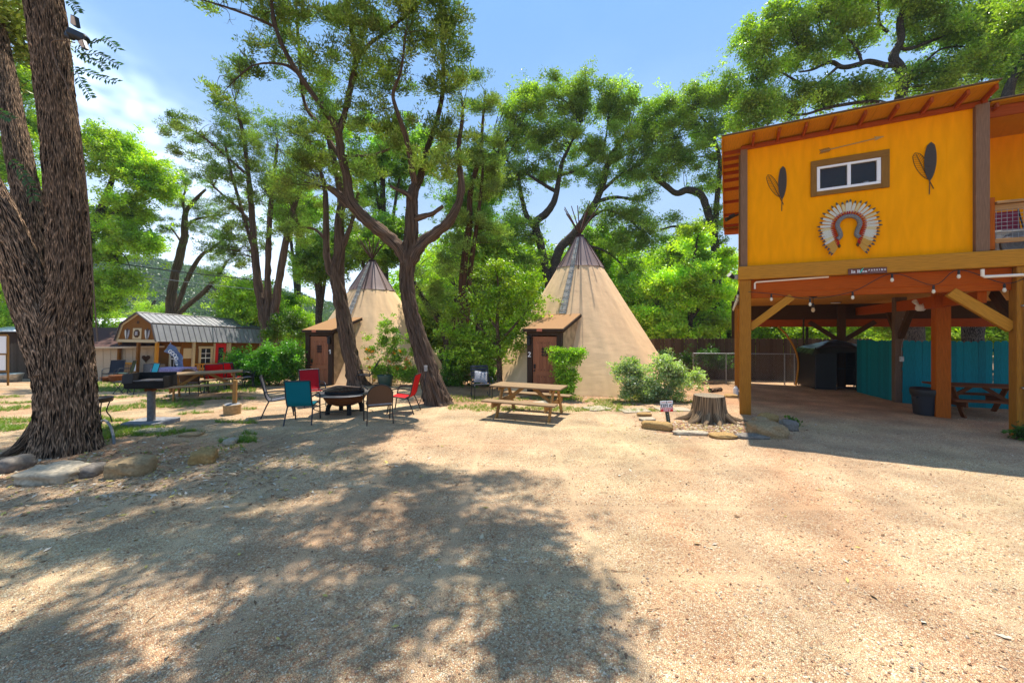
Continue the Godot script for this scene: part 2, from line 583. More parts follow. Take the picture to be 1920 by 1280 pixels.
	M.stone = mat(Color(0.46, 0.32, 0.17), 0.9, blot, Vector3(3.5, 3.5, 3.5), fine, 1.2, true)
	M.stone_b = mat(Color(0.55, 0.46, 0.33), 0.9, blot, Vector3(3, 3, 3), fine, 1.2, true)
	M.stone_c = mat(Color(0.5, 0.31, 0.12), 0.9, blot, Vector3(4, 4, 4), fine, 1.2, true)
	M.stone_d = mat(Color(0.27, 0.23, 0.19), 0.9, blot, Vector3(3, 3, 3), fine, 1.2, true)
	var bark := noise_tex(512, 512, 0.02, 52, 1.5, 0.4, -0.12, 1.15, 1.7, true, 4)
	var bark_h := noise_tex(512, 512, 0.02, 52, 1.5, 0.4, 0.0, 1.0, 1.0, true, 4)
	M.bark = mat(Color(0.9, 0.59, 0.38), 0.95, bark, Vector3(2, 0.8, 1), bark_h, 5.0)
	M.bark_dark = mat(Color(0.28, 0.22, 0.17), 0.95, bark, Vector3(2, 1, 1), bark_h, 2.0)
	var cb := noise_tex(512, 512, 0.02, 53, 2.6, 0.13, 0.0, 1.1, 1.0, false, 5)
	var ch := noise_tex(512, 512, 0.02, 54, 2.2, 0.09, 0.0, 1.0, 1.0, true, 4)
	M.cedar = mat(Color(0.6, 0.41, 0.29), 0.95, cb, Vector3(2, 0.6, 1), ch, 6.0)
	M.cedar_red = mat(Color(0.3, 0.16, 0.09), 0.95, cb, Vector3(2, 0.6, 1), ch, 1.5)
	M.stump = mat(Color(0.9, 0.6, 0.34), 0.95, cb, Vector3(2, 0.6, 1), ch, 2.0)
	M.stump_top = mat(Color(0.42, 0.33, 0.23), 0.9, rings_tex(), Vector3(1, 1, 1))
	M.leaf = leaf_mat(Color(0.85, 1.0, 0.3))
	M.leaf_thin = leaf_mat(Color(0.95, 1.0, 0.3))
	M.pecan_leaf = leaf_mat(Color(0.45, 0.5, 0.2))
	M.needle = leaf_mat(Color(0.75, 0.8, 0.35), 0.6)
	M.tint = mat(Color.WHITE, 0.9)
	M.tint.vertex_color_use_as_albedo = true
	M.wire = mat(Color(0.03, 0.03, 0.03), 0.6)

func sling(c: Color, woven: Texture2D) -> StandardMaterial3D:
	var m := mat(c, 0.6, woven, Vector3(40, 40, 40), woven, 0.1, true)
	m.backlight_enabled = true
	m.backlight = Color(0.35, 0.35, 0.35)
	return m

func woven_tex() -> ImageTexture:
	var im := Image.create(64, 64, false, Image.FORMAT_RGB8)
	for y in 64:
		for x in 64:
			var a := absf(sin(PI * x / 8.0)) if (int(x / 8) + int(y / 8)) % 2 == 0 else absf(sin(PI * y / 8.0))
			var k := 0.62 + 0.38 * a
			im.set_pixel(x, y, Color(k, k, k))
	return ImageTexture.create_from_image(im)

func print_tex() -> ImageTexture:
	# a black and white woven pattern of lozenges and zigzags
	if cache.has("print"): return cache.print
	var im := Image.create(128, 128, false, Image.FORMAT_RGB8)
	for y in 128:
		for x in 128:
			var u := absf(fposmod(x, 32.0) - 16.0)
			var v := absf(fposmod(y, 32.0) - 16.0)
			var k := 1.0 if fposmod(u + v, 11.0) < 6.0 else 0.06
			if fposmod(x * 3 + y, 41.0) < 5.0: k = 0.1
			im.set_pixel(x, y, Color(k, k, k))
	cache.print = ImageTexture.create_from_image(im)
	return cache.print

func print2_tex() -> ImageTexture:
	if cache.has("print2"): return cache.print2
	cache.print2 = noise_tex(128, 128, 0.09, 61, 1.0, 1.0, 0.35, 1.25, 0.7, false, 2)
	return cache.print2

func rings_tex() -> ImageTexture:
	var im := Image.create(256, 256, false, Image.FORMAT_RGB8)
	nz.seed = 5
	nz.frequency = 0.02
	for y in 256:
		for x in 256:
			var r := Vector2(x - 128, y - 128).length() + 9.0 * nz.get_noise_2d(x, y)
			var k := 0.72 + 0.2 * sin(r * 0.9) + 0.15 * nz.get_noise_2d(x * 7.0, y * 7.0)
			if nz.get_noise_2d(x * 3.0 + 900.0, y * 3.0) > 0.4: k *= 0.5
			im.set_pixel(x, y, Color(k, k, k))
	return ImageTexture.create_from_image(im)

# ---------------------------------------------------------------- camera, sky, sun
func make_world() -> void:
	var cam := Camera3D.new()
	cam.name = "camera"
	cam.projection = Camera3D.PROJECTION_FRUSTUM
	cam.near = 0.05
	cam.far = 900.0
	cam.size = 2.0 * 0.05 * 640.0 / F
	cam.frustum_offset = Vector2(0, -27.0 / F * 0.05)
	add_child(cam)
	cam.position = Vector3(0, EYE, 0)
	cam.current = true
	var env := Environment.new()
	env.background_mode = Environment.BG_SKY
	env.tonemap_mode = Environment.TONE_MAPPER_LINEAR
	env.tonemap_exposure = 1.95
	env.sdfgi_enabled = true
	env.ssao_enabled = true
	env.ssil_enabled = true
	var sky := Sky.new()
	var sm := ProceduralSkyMaterial.new()
	sm.sky_top_color = lin(0.13, 0.275, 0.53)
	sm.sky_horizon_color = lin(0.42, 0.5, 0.58)
	sm.sky_curve = 0.22
	sm.sky_energy_multiplier = 1.0
	sm.ground_bottom_color = lin(0.3, 0.24, 0.17)
	sm.ground_horizon_color = lin(0.4, 0.36, 0.28)
	sm.sky_cover = clouds()
	sm.sky_cover_modulate = Color(1, 1, 1, 1)
	sky.sky_material = sm
	env.sky = sky
	env.background_energy_multiplier = 1.0
	env.fog_enabled = true
	env.fog_density = 0.0004
	env.fog_light_color = Color(0.8, 0.88, 0.95)
	var we := WorldEnvironment.new()
	we.name = "world"
	we.environment = env
	add_child(we)
	var sun := DirectionalLight3D.new()
	sun.name = "sun"
	sun.light_color = Color(1.0, 0.975, 0.93)
	sun.light_energy = 1.35
	sun.light_angular_distance = 0.5
	sun.shadow_enabled = true
	sun.sky_mode = DirectionalLight3D.SKY_MODE_LIGHT_ONLY
	add_child(sun)
	sun.look_at_from_position(Vector3(0.86, 6.7, -2.54) * 6.0, Vector3.ZERO)

func clouds() -> ImageTexture:
	# thin cirrus: a rippled streak over the hill and faint veils elsewhere
	var w := 1024
	var h := 512
	var n := FastNoiseLite.new()
	n.seed = 9
	n.frequency = 0.012
	n.fractal_octaves = 5
	var n2 := FastNoiseLite.new()
	n2.seed = 19
	n2.frequency = 0.06
	n2.fractal_octaves = 3
	var im := Image.create(w, h, false, Image.FORMAT_RGBA8)
	for y in h / 2:
		var el := (0.5 - (y + 0.5) / h) * PI
		for x in w:
			var az := wrapf((x + 0.5) / w * TAU, -PI, PI)   # 0 is straight ahead, positive to the right
			# gnomonic-like coordinates on a flat cloud sheet
			var sd := Vector3(sin(az) * cos(el), sin(el), -cos(az) * cos(el))
			var veil := clampf(n.get_noise_3d(sd.x * 130.0 + sd.z * 60.0, sd.y * 330.0 - sd.x * 70.0, sd.z * 130.0) * 0.9 + 0.02, 0.0, 1.0) * 0.12
			# the streak runs down to the right round azimuth -0.75
			var u := (az + 0.77)
			var c := el - (0.385 - u * 0.62)
			var along := exp(-pow(u / 0.26, 2.0))
			var k := exp(-pow(c / (0.055 if c > 0.0 else 0.16), 2.0)) * along
			var rip := 0.62 + 0.8 * n2.get_noise_2d(wrapf(x + 512.0, 0.0, 1024.0) * 1.6 - y * 3.2, y * 3.0 + wrapf(x + 512.0, 0.0, 1024.0) * 1.1) + 0.5 * n.get_noise_2d(wrapf(x + 512.0, 0.0, 1024.0), y * 4.0)
			var low := exp(-pow((el - 0.1) / 0.12, 2.0)) * exp(-pow((az + 0.62) / 0.5, 2.0)) * 0.55
			var a := clampf(veil + k * clampf(rip, 0.15, 1.2) * 1.1 + low, 0.0, 1.0)
			im.set_pixel(x, y, Color(0.75, 0.78, 0.82, a * 0.8))
	return ImageTexture.create_from_image(im)

# ---------------------------------------------------------------- ground
func make_ground() -> void:
	var ds := []
	var d := -25.0
	while d < 1.4:
		ds.append(d); d += 2.4
	d = 1.5
	while d < 9.0:
		ds.append(d); d += 0.05
	while d < 26.0:
		ds.append(d); d += 0.22
	while d < 430.0:
		ds.append(d); d *= 1.16
	var nu := 190
	var g := Geo.new()
	g.colored = true
	var a := FastNoiseLite.new()
	a.seed = 3; a.frequency = 0.35; a.fractal_octaves = 4
	var b := FastNoiseLite.new()
	b.seed = 4; b.frequency = 3.0; b.fractal_octaves = 3
	for i in ds.size():
		var dd: float = ds[i]
		var half := 1.75 * maxf(dd, 2.0) + 7.0
		if dd > 60.0: half = 1.75 * dd + 200.0
		for j in nu + 1:
			var x := (2.0 * j / nu - 1.0) * half
			var y := G(x, -dd)
			if dd > 1.0 and dd < 26.0:
				y += 0.022 * a.get_noise_2d(x, dd) + 0.010 * b.get_noise_2d(x, dd)
			g.vert(Vector3(x, y, -dd), Vector2(x, dd), soil(x, dd, a, b))
	for i in ds.size() - 1:
		for j in nu:
			var p := i * (nu + 1) + j
			var q := p + nu + 1
			# rows go away from the viewer
			g.tri(p, q, p + 1)
			g.tri(p + 1, q, q + 1)
	var pal := [Color8(226, 196, 164), Color8(216, 180, 146), Color8(234, 214, 188), Color8(206, 164, 130), Color8(220, 188, 154), Color8(238, 224, 204), Color8(196, 152, 120), Color8(224, 192, 158), Color8(214, 172, 140), Color8(230, 202, 170), Color8(182, 146, 120), Color8(222, 190, 158), Color8(228, 200, 168)]
	var t: Array = palette_tex(1024, 0.105, 71, pal, 0.26)
	var m := StandardMaterial3D.new()
	m.albedo_color = Color(1, 1, 1)
	m.vertex_color_use_as_albedo = true
	m.roughness = 0.95
	m.albedo_texture = t[0]
	m.uv1_scale = Vector3(0.75, 0.75, 0.75)
	m.uv1_triplanar = true
	m.uv1_world_triplanar = true
	m.heightmap_enabled = true
	m.heightmap_texture = t[1]
	m.heightmap_scale = 0.8
	var dt := noise_tex(512, 512, 0.012, 72, 1.0, 1.0, 0.72, 1.1, 1.0, false, 6)
	m.detail_enabled = true
	m.detail_albedo = dt
	m.detail_blend_mode = BaseMaterial3D.BLEND_MODE_MUL
	m.detail_uv_layer = BaseMaterial3D.DETAIL_UV_2
	m.uv2_triplanar = true
	m.uv2_world_triplanar = true
	m.uv2_scale = Vector3(0.137, 0.137, 0.137)
	var o := part(self, "ground", g.mesh(), m)
	struct(o)
	make_hill()
	# loose gravel near the camera, too small to count
	var pm: ArrayMesh = stone_mesh(Vector3(1, 0.6, 0.8), 5, 0.2)
	pm = pebble_mesh()
	var xs := []
	var cs := PackedColorArray()
	var cols := [Color(0.62, 0.42, 0.26), Color(0.66, 0.49, 0.33), Color(0.5, 0.3, 0.18), Color(0.7, 0.57, 0.42), Color(0.56, 0.35, 0.21), Color(0.4, 0.24, 0.14), Color(0.64, 0.46, 0.3)]
	for k in 42000:
		var dd := 1.9 + 7.6 * pow(rng.randf(), 1.5)
		var x := rr(-1, 1) * (1.36 * dd + 0.4)
		var s := rr(0.0025, 0.0075) * (1.0 if rng.randf() < 0.97 else 2.2)
		var bs := Basis(rdir(), rr(0, TAU)).scaled(Vector3(s, s * 0.75, s))
		var dim := k % 9 == 0
		if dim: s = rr(0.006, 0.014)
		bs = Basis(rdir(), rr(0, TAU)).scaled(Vector3(s, s * 0.75, s))
		xs.append(Transform3D(bs, Vector3(x, gy(x, dd, a, b) + s * 0.2, -dd)))
		var c: Color = cols[rng.randi() % cols.size()] * rr(0.75, 1.15)
		if dim: c = [Color(0.3, 0.17, 0.1), Color(0.4, 0.25, 0.15), Color(0.34, 0.26, 0.19), Color(0.5, 0.34, 0.16)][rng.randi() % 4] * rr(0.7, 1.1)
		cs.append(Color(c.r, c.g, c.b))
	tag(scatter(self, "gravel", pm, M.tint, xs, cs), "loose pink and tan gravel strewn over the yard", "gravel", "", "stuff")
	# fallen leaves and bits of bark
	var lm := litter_mesh()
	xs = []
	cs = PackedColorArray()
	for k in 9000:
		var p: Vector2
		var q := rng.randf()
		if q < 0.45: p = Vector2(-6.0 + rng.randfn() * 2.0, 5.9 + rng.randfn() * 0.8)
		elif q < 0.62: p = Vector2(4.35 + rng.randfn() * 0.75, 8.55 + rng.randfn() * 0.38)
		elif q < 0.75: p = Vector2(rr(1, 6), rr(11.5, 13.5))
		else: p = Vector2(rr(-7, 7), rr(2.2, 11))
		if p.y < 1.6 or q >= 0.75 and rng.randf() < 0.85: continue
		var s := rr(0.018, 0.045)
		xs.append(Transform3D(Basis(Vector3.UP, rr(0, TAU)) * Basis(Vector3(rr(-1, 1), 0, rr(-1, 1)).normalized(), rr(-0.5, 0.5)) * Basis.from_scale(Vector3(s, s, s * rr(0.4, 0.9))), Vector3(p.x, gy(p.x, p.y, a, b) + 0.008, -p.y)))
		var c: Color = [Color(0.42, 0.3, 0.18), Color(0.55, 0.43, 0.28), Color(0.22, 0.13, 0.07), Color(0.5, 0.4, 0.12), Color(0.6, 0.52, 0.4)][rng.randi() % 5] * rr(0.7, 1.1)
		cs.append(Color(c.r, c.g, c.b))
	tag(scatter(self, "leaf_litter", lm, M.tint, xs, cs), "dry leaf litter round the trees and the stump bed", "leaf litter", "", "stuff")
	# twigs
	var tm := Geo.new()
	tm.colored = true
	add_tube(tm, [Vector3(-0.5, 0, 0), Vector3(-0.1, 0.05, 0.06), Vector3(0.5, 0, -0.05)], [0.035, 0.03, 0.015], 4)
	tm.col.resize(tm.v.size())
	tm.col.fill(Color.WHITE)
	xs = []
	cs = PackedColorArray()
	for k in 70:
		var dd := 2.0 + 9.0 * rng.randf()
		var x := rr(-1.3, 1.0) * dd
		var s := rr(0.04, 0.13)
		xs.append(Transform3D(Basis(Vector3.UP, rr(0, TAU)).scaled(Vector3(s, s * 0.8, s)), Vector3(x, gy(x, dd, a, b) + 0.006, -dd)))
		cs.append(Color(0.16, 0.1, 0.06) * rr(0.6, 1.4))
	tag(scatter(self, "twigs", tm.mesh(), M.tint, xs, cs), "small fallen twigs scattered over the gravel", "twigs", "", "stuff")
	# grass
	var gm := grass_mesh()
	xs = []
	cs = PackedColorArray()
	for k in 26000:
		var px := 0.0
		var py := 0.0
		var q := rng.randf()
		if q < 0.5: px = rr(-150, 480); py = rr(742, 830)
		elif q < 0.62: px = rr(60, 480); py = rr(716, 735)
		elif q < 0.8: px = rr(840, 1330); py = rr(742, 772)
		else: px = rr(200, 460); py = rr(800, 850)
		var p := gp(px, py)
		var dens := a.get_noise_2d(p.x * 1.1 + 40.0, p.z * 2.3)
		if q < 0.5 and dens < 0.14: continue
		if q >= 0.62 and dens < -0.02: continue
		if q >= 0.8 and rng.randf() < 0.95: continue
		var s := rr(0.05, 0.11) * (0.8 if q > 0.62 else 1.0)
		xs.append(Transform3D(Basis(Vector3.UP, rr(0, TAU)).scaled(Vector3(s, s * rr(0.6, 1.1), s)), Vector3(p.x, gy(p.x, -p.z, a, b) - 0.004, p.z)))
		var dry := clampf(rr(-0.3, 0.7) + (0.35 if q > 0.62 else 0.0), 0.0, 1.0)
		var c := Color(0.17, 0.29, 0.035).lerp(Color(0.5, 0.42, 0.15), dry * 0.9) * rr(0.8, 1.2)
		cs.append(Color(c.r, c.g, c.b))
	tag(scatter(self, "grass", gm, M.leaf, xs, cs), "short patchy grass by the pecan and the tipis", "grass", "", "stuff")

func gy(x: float, d: float, a: FastNoiseLite, b: FastNoiseLite) -> float:
	var y := G(x, -d)
	if d > 1.0 and d < 26.0:
		y += 0.022 * a.get_noise_2d(x, d) + 0.010 * b.get_noise_2d(x, d)
	return y

func soil(x: float, d: float, a: FastNoiseLite, b: FastNoiseLite) -> Color:
	var c := Color(1.28, 0.955, 0.8)
	var v := a.get_noise_2d(x * 0.5 + 7.0, d * 0.8)
	c = c.lerp(Color(1.36, 1.06, 0.8), clampf(v * 1.6, 0, 1) * 0.6)
	c = c.lerp(Color(1.12, 0.73, 0.52), clampf(-v * 1.6, 0, 1) * 0.55)
	for tr in [0.0, 1.55]:
		var cx: float = 1.2 + tr + 0.055 * d * d - 0.1 * d
		var k := exp(-pow((x - cx) / 0.34, 2.0)) * sstep(1.0, 3.0, d) * (1.0 - sstep(9.0, 11.0, d))
		c = c.lerp(Color(1.08, 0.75, 0.54), k * (0.4 + 0.5 * b.get_noise_2d(x * 0.7, d * 0.4)))
	# bare earth and leaf mould round the pecan, the stump bed and beside the shrubs
	var e := exp(-pow((x + 6.6) / 2.6, 2) - pow((d - 6.9) / 1.0, 2))
	c = c.lerp(Color(0.9, 0.66, 0.44), clampf(e * 1.2 + b.get_noise_2d(x, d) * 0.4, 0, 0.75) * e)
	# the mulch in the stump bed has an edge of its own
	var bed := pow((x - 4.35) / 1.45, 2.0) + pow((d - 8.55) / 0.72, 2.0) + 0.25 * b.get_noise_2d(x * 0.8, d * 0.8)
	c = c.lerp(Color(0.62, 0.46, 0.38) * (1.0 + 0.5 * b.get_noise_2d(x * 3.0, d * 3.0)), 0.85 * sstep(1.05, 0.85, bed))
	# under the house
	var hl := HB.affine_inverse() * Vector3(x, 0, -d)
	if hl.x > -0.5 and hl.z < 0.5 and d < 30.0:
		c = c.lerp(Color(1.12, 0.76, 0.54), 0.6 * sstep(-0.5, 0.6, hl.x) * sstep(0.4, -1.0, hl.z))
	# green sod at the left and round the tipis
	var s := a.get_noise_2d(x * 1.1 + 40.0, -d * 2.3)
	if d > 9.2 and d < 30.0 and x < -7.0:
		c = c.lerp(Color(0.42, 0.45, 0.2), sstep(0.0, 0.2, s) * 0.6)
	if d > 11.0 and d < 30.0 and x > -3.0 and x < 9.0:
		c = c.lerp(Color(0.5, 0.44, 0.27), 0.6 * sstep(11.0, 12.2, d))
	if d > 30.0:
		c = c.lerp(Color(0.3, 0.36, 0.16), sstep(30, 50, d))
	return c

func pebble_mesh() -> ArrayMesh:
	var g := Geo.new()
	g.colored = true
	var p := [Vector3(0, 0.8, 0.1), Vector3(1, 0.1, 0.2), Vector3(0.2, -0.05, 1), Vector3(-0.9, 0.15, 0.3), Vector3(-0.4, 0, -0.9), Vector3(0.6, -0.1, -0.8), Vector3(0, -0.7, 0)]
	for k in 5:
		g.tri3(p[0], p[1 + k], p[1 + (k + 1) % 5], Color.WHITE, p[0] + p[1 + k])
		g.tri3(p[6], p[1 + k], p[1 + (k + 1) % 5], Color.WHITE, p[6] + p[1 + k])
	return g.mesh()

func litter_mesh() -> ArrayMesh:
	var g := Geo.new()
	g.colored = true
	g.tri3(Vector3(-1, 0, 0), Vector3(0, 0.15, 0.6), Vector3(1, 0.1, 0), Color.WHITE, Vector3.UP)
	g.tri3(Vector3(-1, 0, 0), Vector3(0, 0.05, -0.6), Vector3(1, 0.1, 0), Color.WHITE, Vector3.UP)
	return g.mesh()

func grass_mesh() -> ArrayMesh:
	var g := Geo.new()
	g.colored = true
	for k in 11:
		var a := TAU * k / 11.0 + rr(-0.3, 0.3)
		var o := Vector3(cos(a), 0, sin(a)) * rr(0.0, 0.5)
		var dir := Vector3(cos(a + rr(-0.8, 0.8)), 0, sin(a))
		var w := Vector3(-sin(a), 0, cos(a)) * 0.07
		var h := rr(0.6, 1.1)
		var m := o + dir * 0.2 + Vector3.UP * h * 0.6
		var t := o + dir * rr(0.35, 0.7) + Vector3.UP * h
		var k2 := rr(0.8, 1.2)
		var c := Color(k2, k2, k2)
		g.tri3(o - w, o + w, m, c)
		g.tri3(m - w * 0.6, m + w * 0.6, t, c)
	return g.mesh()

func make_hill() -> void:
	# a wooded ridge beyond the cabin
	var g := Geo.new()
	var n := FastNoiseLite.new()
	n.seed = 8; n.frequency = 0.012
	var nx := 60
	var nd := 24
	var H := func(x: float, d: float) -> float:
		var k := sstep(95.0, 210.0, d) * (1.0 - 0.3 * sstep(230.0, 330.0, d))
		var top := 6.0 + 30.0 * sstep(-55.0, -215.0, x) + 16.0 * sstep(-200.0, -330.0, x)
		return -1.0 + k * (top + 5.0 * n.get_noise_2d(x, d))
	for i in nd + 1:
		for j in nx + 1:
			var d := 80.0 + 260.0 * i / nd
			var x := -460.0 + 480.0 * j / nx
			g.vert(Vector3(x, H.call(x, d), -d), Vector2(x, d))
	for i in nd:
		for j in nx:
			var p := i * (nx + 1) + j
			var q := p + nx + 1
			g.tri(p, q, p + 1)
			g.tri(p + 1, q, q + 1)
	struct(part(self, "hill", g.mesh(), mat(Color(0.1, 0.14, 0.05), 0.95)))
	var xs := []
	var cs := PackedColorArray()
	for k in 5200:
		var d := rr(84, 250)
		var x := -d * rr(0.45, 1.35)
		if x > 15.0: continue
		var s := rr(1.8, 4.2) * (0.75 + d / 500.0)
		xs.append(Transform3D(Basis(Vector3.UP, rr(0, TAU)).scaled(Vector3(s, s * rr(0.7, 1.0), s)), Vector3(x, H.call(x, d) + s * 0.25, -d)))
		var c := Color(0.085, 0.14, 0.04).lerp(Color(0.17, 0.22, 0.07), rng.randf()) * rr(0.75, 1.2)
		cs.append(Color(c.r, c.g, c.b))
	var cl := clump_mesh(170, 0.3)
	tag(scatter(self, "hillside_woods", cl, M.leaf, xs, cs), "far-off woods covering the hill beyond the cabin", "woods", "", "stuff")

# a ball of leaves of radius about 1
func clump_mesh(count: int, leaf: float) -> ArrayMesh:
	var g := Geo.new()
	g.colored = true
	for k in count:
		var q := rdir()
		q.y = absf(q.y) * 0.9 - 0.15
		var p := q * rr(0.7, 1.05)
		add_leaf(g, p, (q + rdir() * 0.9).normalized(), leaf * rr(0.6, 1.2), rr(0.75, 1.2))
	return g.mesh()

func add_leaf(g: Geo, p: Vector3, nrm: Vector3, l: float, k := 1.0, wide := 0.5) -> void:
	var t := nrm.cross(rdir()).normalized()
	var s := nrm.cross(t).normalized() * l * wide * 0.5
	var a := p - t * l * 0.5
	var b := p + t * l * 0.5
	var mid := p + t * l * 0.05
	var up := nrm * l * 0.09
	var c := Color(k, k, k * 0.95)
	g.tri3(a, mid + s + up, b, c, nrm)
	g.tri3(a, b, mid - s + up, c, nrm)

# ---------------------------------------------------------------- plants
# a sprig of broad leaves along a few twiglets, radius about r
func sprig_mesh(count: int, leaf: float, r: float, wide := 0.5, up := 0.8) -> ArrayMesh:
	var g := Geo.new()
	g.colored = true
	for k in count:
		var p := rdir() * r * pow(rng.randf(), 0.45)
		p.y *= 0.75
		var nrm := (rdir() + Vector3(0, up, 0)).normalized()
		add_leaf(g, p, nrm, leaf * rr(0.6, 1.35), 0.5 + 1.15 * pow(rng.randf(), 1.4), wide)
	return g.mesh()

# juniper foliage: short blunt fingers fanning up and out
func needle_mesh(count: int, l: float, r: float) -> ArrayMesh:
	var g := Geo.new()
	g.colored = true
	for k in count:
		var q := rdir()
		q.y = absf(q.y) * 0.8 - 0.2
		var p := rdir() * r * pow(rng.randf(), 0.6)
		p.y *= 0.6
		var dir := (q + Vector3(0, 0.35, 0) + p.normalized() * 0.7).normalized()
		var ll := l * rr(0.5, 1.2)
		var s := dir.cross(rdir()).normalized() * ll * 0.13
		var kk := 0.5 + 1.1 * pow(rng.randf(), 1.3)
		var c := Color(kk, kk, kk)
		var m := p + dir * ll * 0.55
		g.tri3(p, m + s, p + dir * ll, c)
		g.tri3(p, p + dir * ll, m - s, c)
		var s2 := dir.cross(s).normalized() * ll * 0.13
		g.tri3(p, m + s2, p + dir * ll, c)
		g.tri3(p, p + dir * ll, m - s2, c)
	return g.mesh()

# limb points from pixels: [px, py, width in px, metres nearer(-)/farther(+)]
func lp(a: Array, d: float, o: Vector3) -> Dictionary:
	var p := []
	var r := []
	for q in a:
		var dd: float = d + (q[3] if q.size() > 3 else 0.0)
		p.append(at(q[0], q[1], dd) - o)
		r.append(q[2] * 0.5 * dd / F * F / sqrt(F * F + (q[0] - CX) * (q[0] - CX)))
	return {"p": p, "r": r}

func add_limb(g: Geo, L: Dictionary, per: int, sides: int, disp = null) -> Dictionary:
	var p := curve(L.p, per)
	var r := curve(L.r, per)
	for i in r.size():
		r[i] = maxf(r[i], 0.004)
	add_tube(g, p, r, sides, disp)
	return {"p": p, "r": r}

func bark_disp(amp: float, ridges: float, twist: float, flare := 0.0, lobes := 5.0) -> Callable:
	var n := FastNoiseLite.new()
	n.seed = rng.randi() % 1000
	n.frequency = 1.0
	n.fractal_octaves = 3
	return func(a: float, l: float, r: float, p: Vector3) -> float:
		var t := a + l * twist
		var q := Vector3(cos(t) * ridges * 0.5, sin(t) * ridges * 0.5, l * 0.9)
		var k := 1.0 - absf(n.get_noise_3dv(q)) * 2.2
		var e := r * (1.0 + amp * (k - 0.5))
		if flare > 0.0:
			e += flare * exp(-maxf(l, 0.0) / 0.22) * (0.35 + 0.65 * pow(absf(cos(a * lobes * 0.5 + 0.7)), 2.0))
		return e

# foliage: blobs = [centre, radii, clusters]; each cluster hangs on a twig from the nearest limb
func add_crown(t: Node3D, limbs: Array, blobs: Array, sprigs: Array, m: Material, bark: Material, c0: Color, c1: Color, per: int, cr: float, flat := 0.7, twig_r := 0.012, bare := 0.0, many := 1.0) -> void:
	var skel := []
	for L in limbs:
		for i in L.p.size():
			if i > L.p.size() * 0.25: skel.append([L.p[i], L.r[i]])
	var tw := Geo.new()
	var xs := []
	var cs := []
	for q in sprigs:
		xs.append([])
		cs.append(PackedColorArray())
	for b in blobs:
		for k in int(ceil(b[2] * many)):
			var e := rdir() * pow(rng.randf(), 0.4)
			var c: Vector3 = b[0] + Vector3(e.x * b[1].x, e.y * b[1].y, e.z * b[1].z)
			var best := 1e9
			var from := c
			for s in skel:
				var dd: float = s[0].distance_squared_to(c) + rng.randf() * 0.4 + maxf(0.0, s[0].y - c.y) * 1.5
				if dd < best:
					best = dd
					from = s[0]
			var l := from.distance_to(c)
			var mid := from.lerp(c, 0.5) + rdir() * l * 0.14 + Vector3(0, l * 0.08, 0)
			var r0 := twig_r * clampf(0.6 + l * 0.5, 0.7, 2.2)
			add_tube(tw, curve([from, mid, c], 3), curve([r0, r0 * 0.7, r0 * 0.3], 3), 4, null, false)
			for w in 3:
				var e2 := c + rdir() * cr * rr(0.6, 1.1)
				add_tube(tw, [c.lerp(mid, 0.25), c.lerp(e2, 0.5) + rdir() * 0.04, e2], [r0 * 0.4, r0 * 0.3, r0 * 0.12], 3, null, false)
			if rng.randf() < bare: continue
			var mix_ := clampf(rng.randf() * 0.7 + rr(-0.1, 0.3), 0.0, 1.0)
			var kk := rr(0.65, 1.35)
			var size := cr * rr(0.55, 1.5)
			for w in int(per * rr(0.6, 1.3)):
				var off := Vector3(rng.randfn(), rng.randfn() * flat, rng.randfn()) * size * (0.42 + 0.5 * pow(rng.randf(), 4.0))
				var cc := c0.lerp(c1, clampf(mix_ + rr(-0.2, 0.2), 0.0, 1.0)) * kk * rr(0.85, 1.15)
				var which := rng.randi() % sprigs.size()
				var s := rr(0.8, 1.2)
				xs[which].append(Transform3D(Basis(Vector3.UP, rr(0, TAU)) * Basis(Vector3.RIGHT, rr(-0.5, 0.5)) * Basis.from_scale(Vector3(s, s, s)), c + off))
				cs[which].append(Color(cc.r, cc.g, cc.b))
	if tw.v.size(): part(t, "twigs", tw.mesh(), bark).set_meta("kind", "stuff")
	for q in sprigs.size():
		scatter(t, "crown", sprigs[q], m, xs[q], cs[q])

# blobs from pixels: [px, py, rx, ry, count, depth offset]
func bp(a: Array, d: float, o: Vector3, thick := 1.0) -> Array:
	var out := []
	for q in a:
		var dd: float = d + (q[5] if q.size() > 5 else 0.0)
		var k := dd / F
		out.append([at(q[0], q[1], dd) - o, Vector3(q[2] * k, q[3] * k, (q[2] + q[3]) * 0.5 * k * thick), q[4]])
	return out

func tree(called: String, label: String, cat: String, base: Vector3, limbs: Array, d: float, blobs: Array, S: Array, m: Material, bark: Material, c0: Color, c1: Color, per: int, cr: float, opt := {}) -> Node3D:
	var t := thing(called, label, cat, base, 0.0, opt.get("group", ""))
	var done := []
	for k in limbs.size():
		var g := Geo.new()
		var L: Dictionary = lp(limbs[k], d, base)
		for i in L.r.size():
			L.r[i] *= opt.get("slim", 1.0)
		var sides: int = opt.get("sides", 12) if k == 0 else 10
		var R := add_limb(g, L, opt.get("per", 5), sides, bark_disp(opt.get("amp", 0.2), opt.get("ridges", 5.0), opt.get("twist", 0.3), opt.get("flare", 0.06) if k == 0 else 0.0))
		part(t, "trunk" if k == 0 else "limb", g.mesh(), bark)
		done.append(R)
	add_crown(t, done, bp(blobs, d, base, opt.get("thick", 1.0)), S, m, bark, c0, c1, per, cr, opt.get("flat", 0.7), opt.get("twig", 0.012), opt.get("bare", 0.0), opt.get("many", 1.0))
	return t

var oak_s := []
var elm_s := []
var cedar_s := []
var pecan_s := []

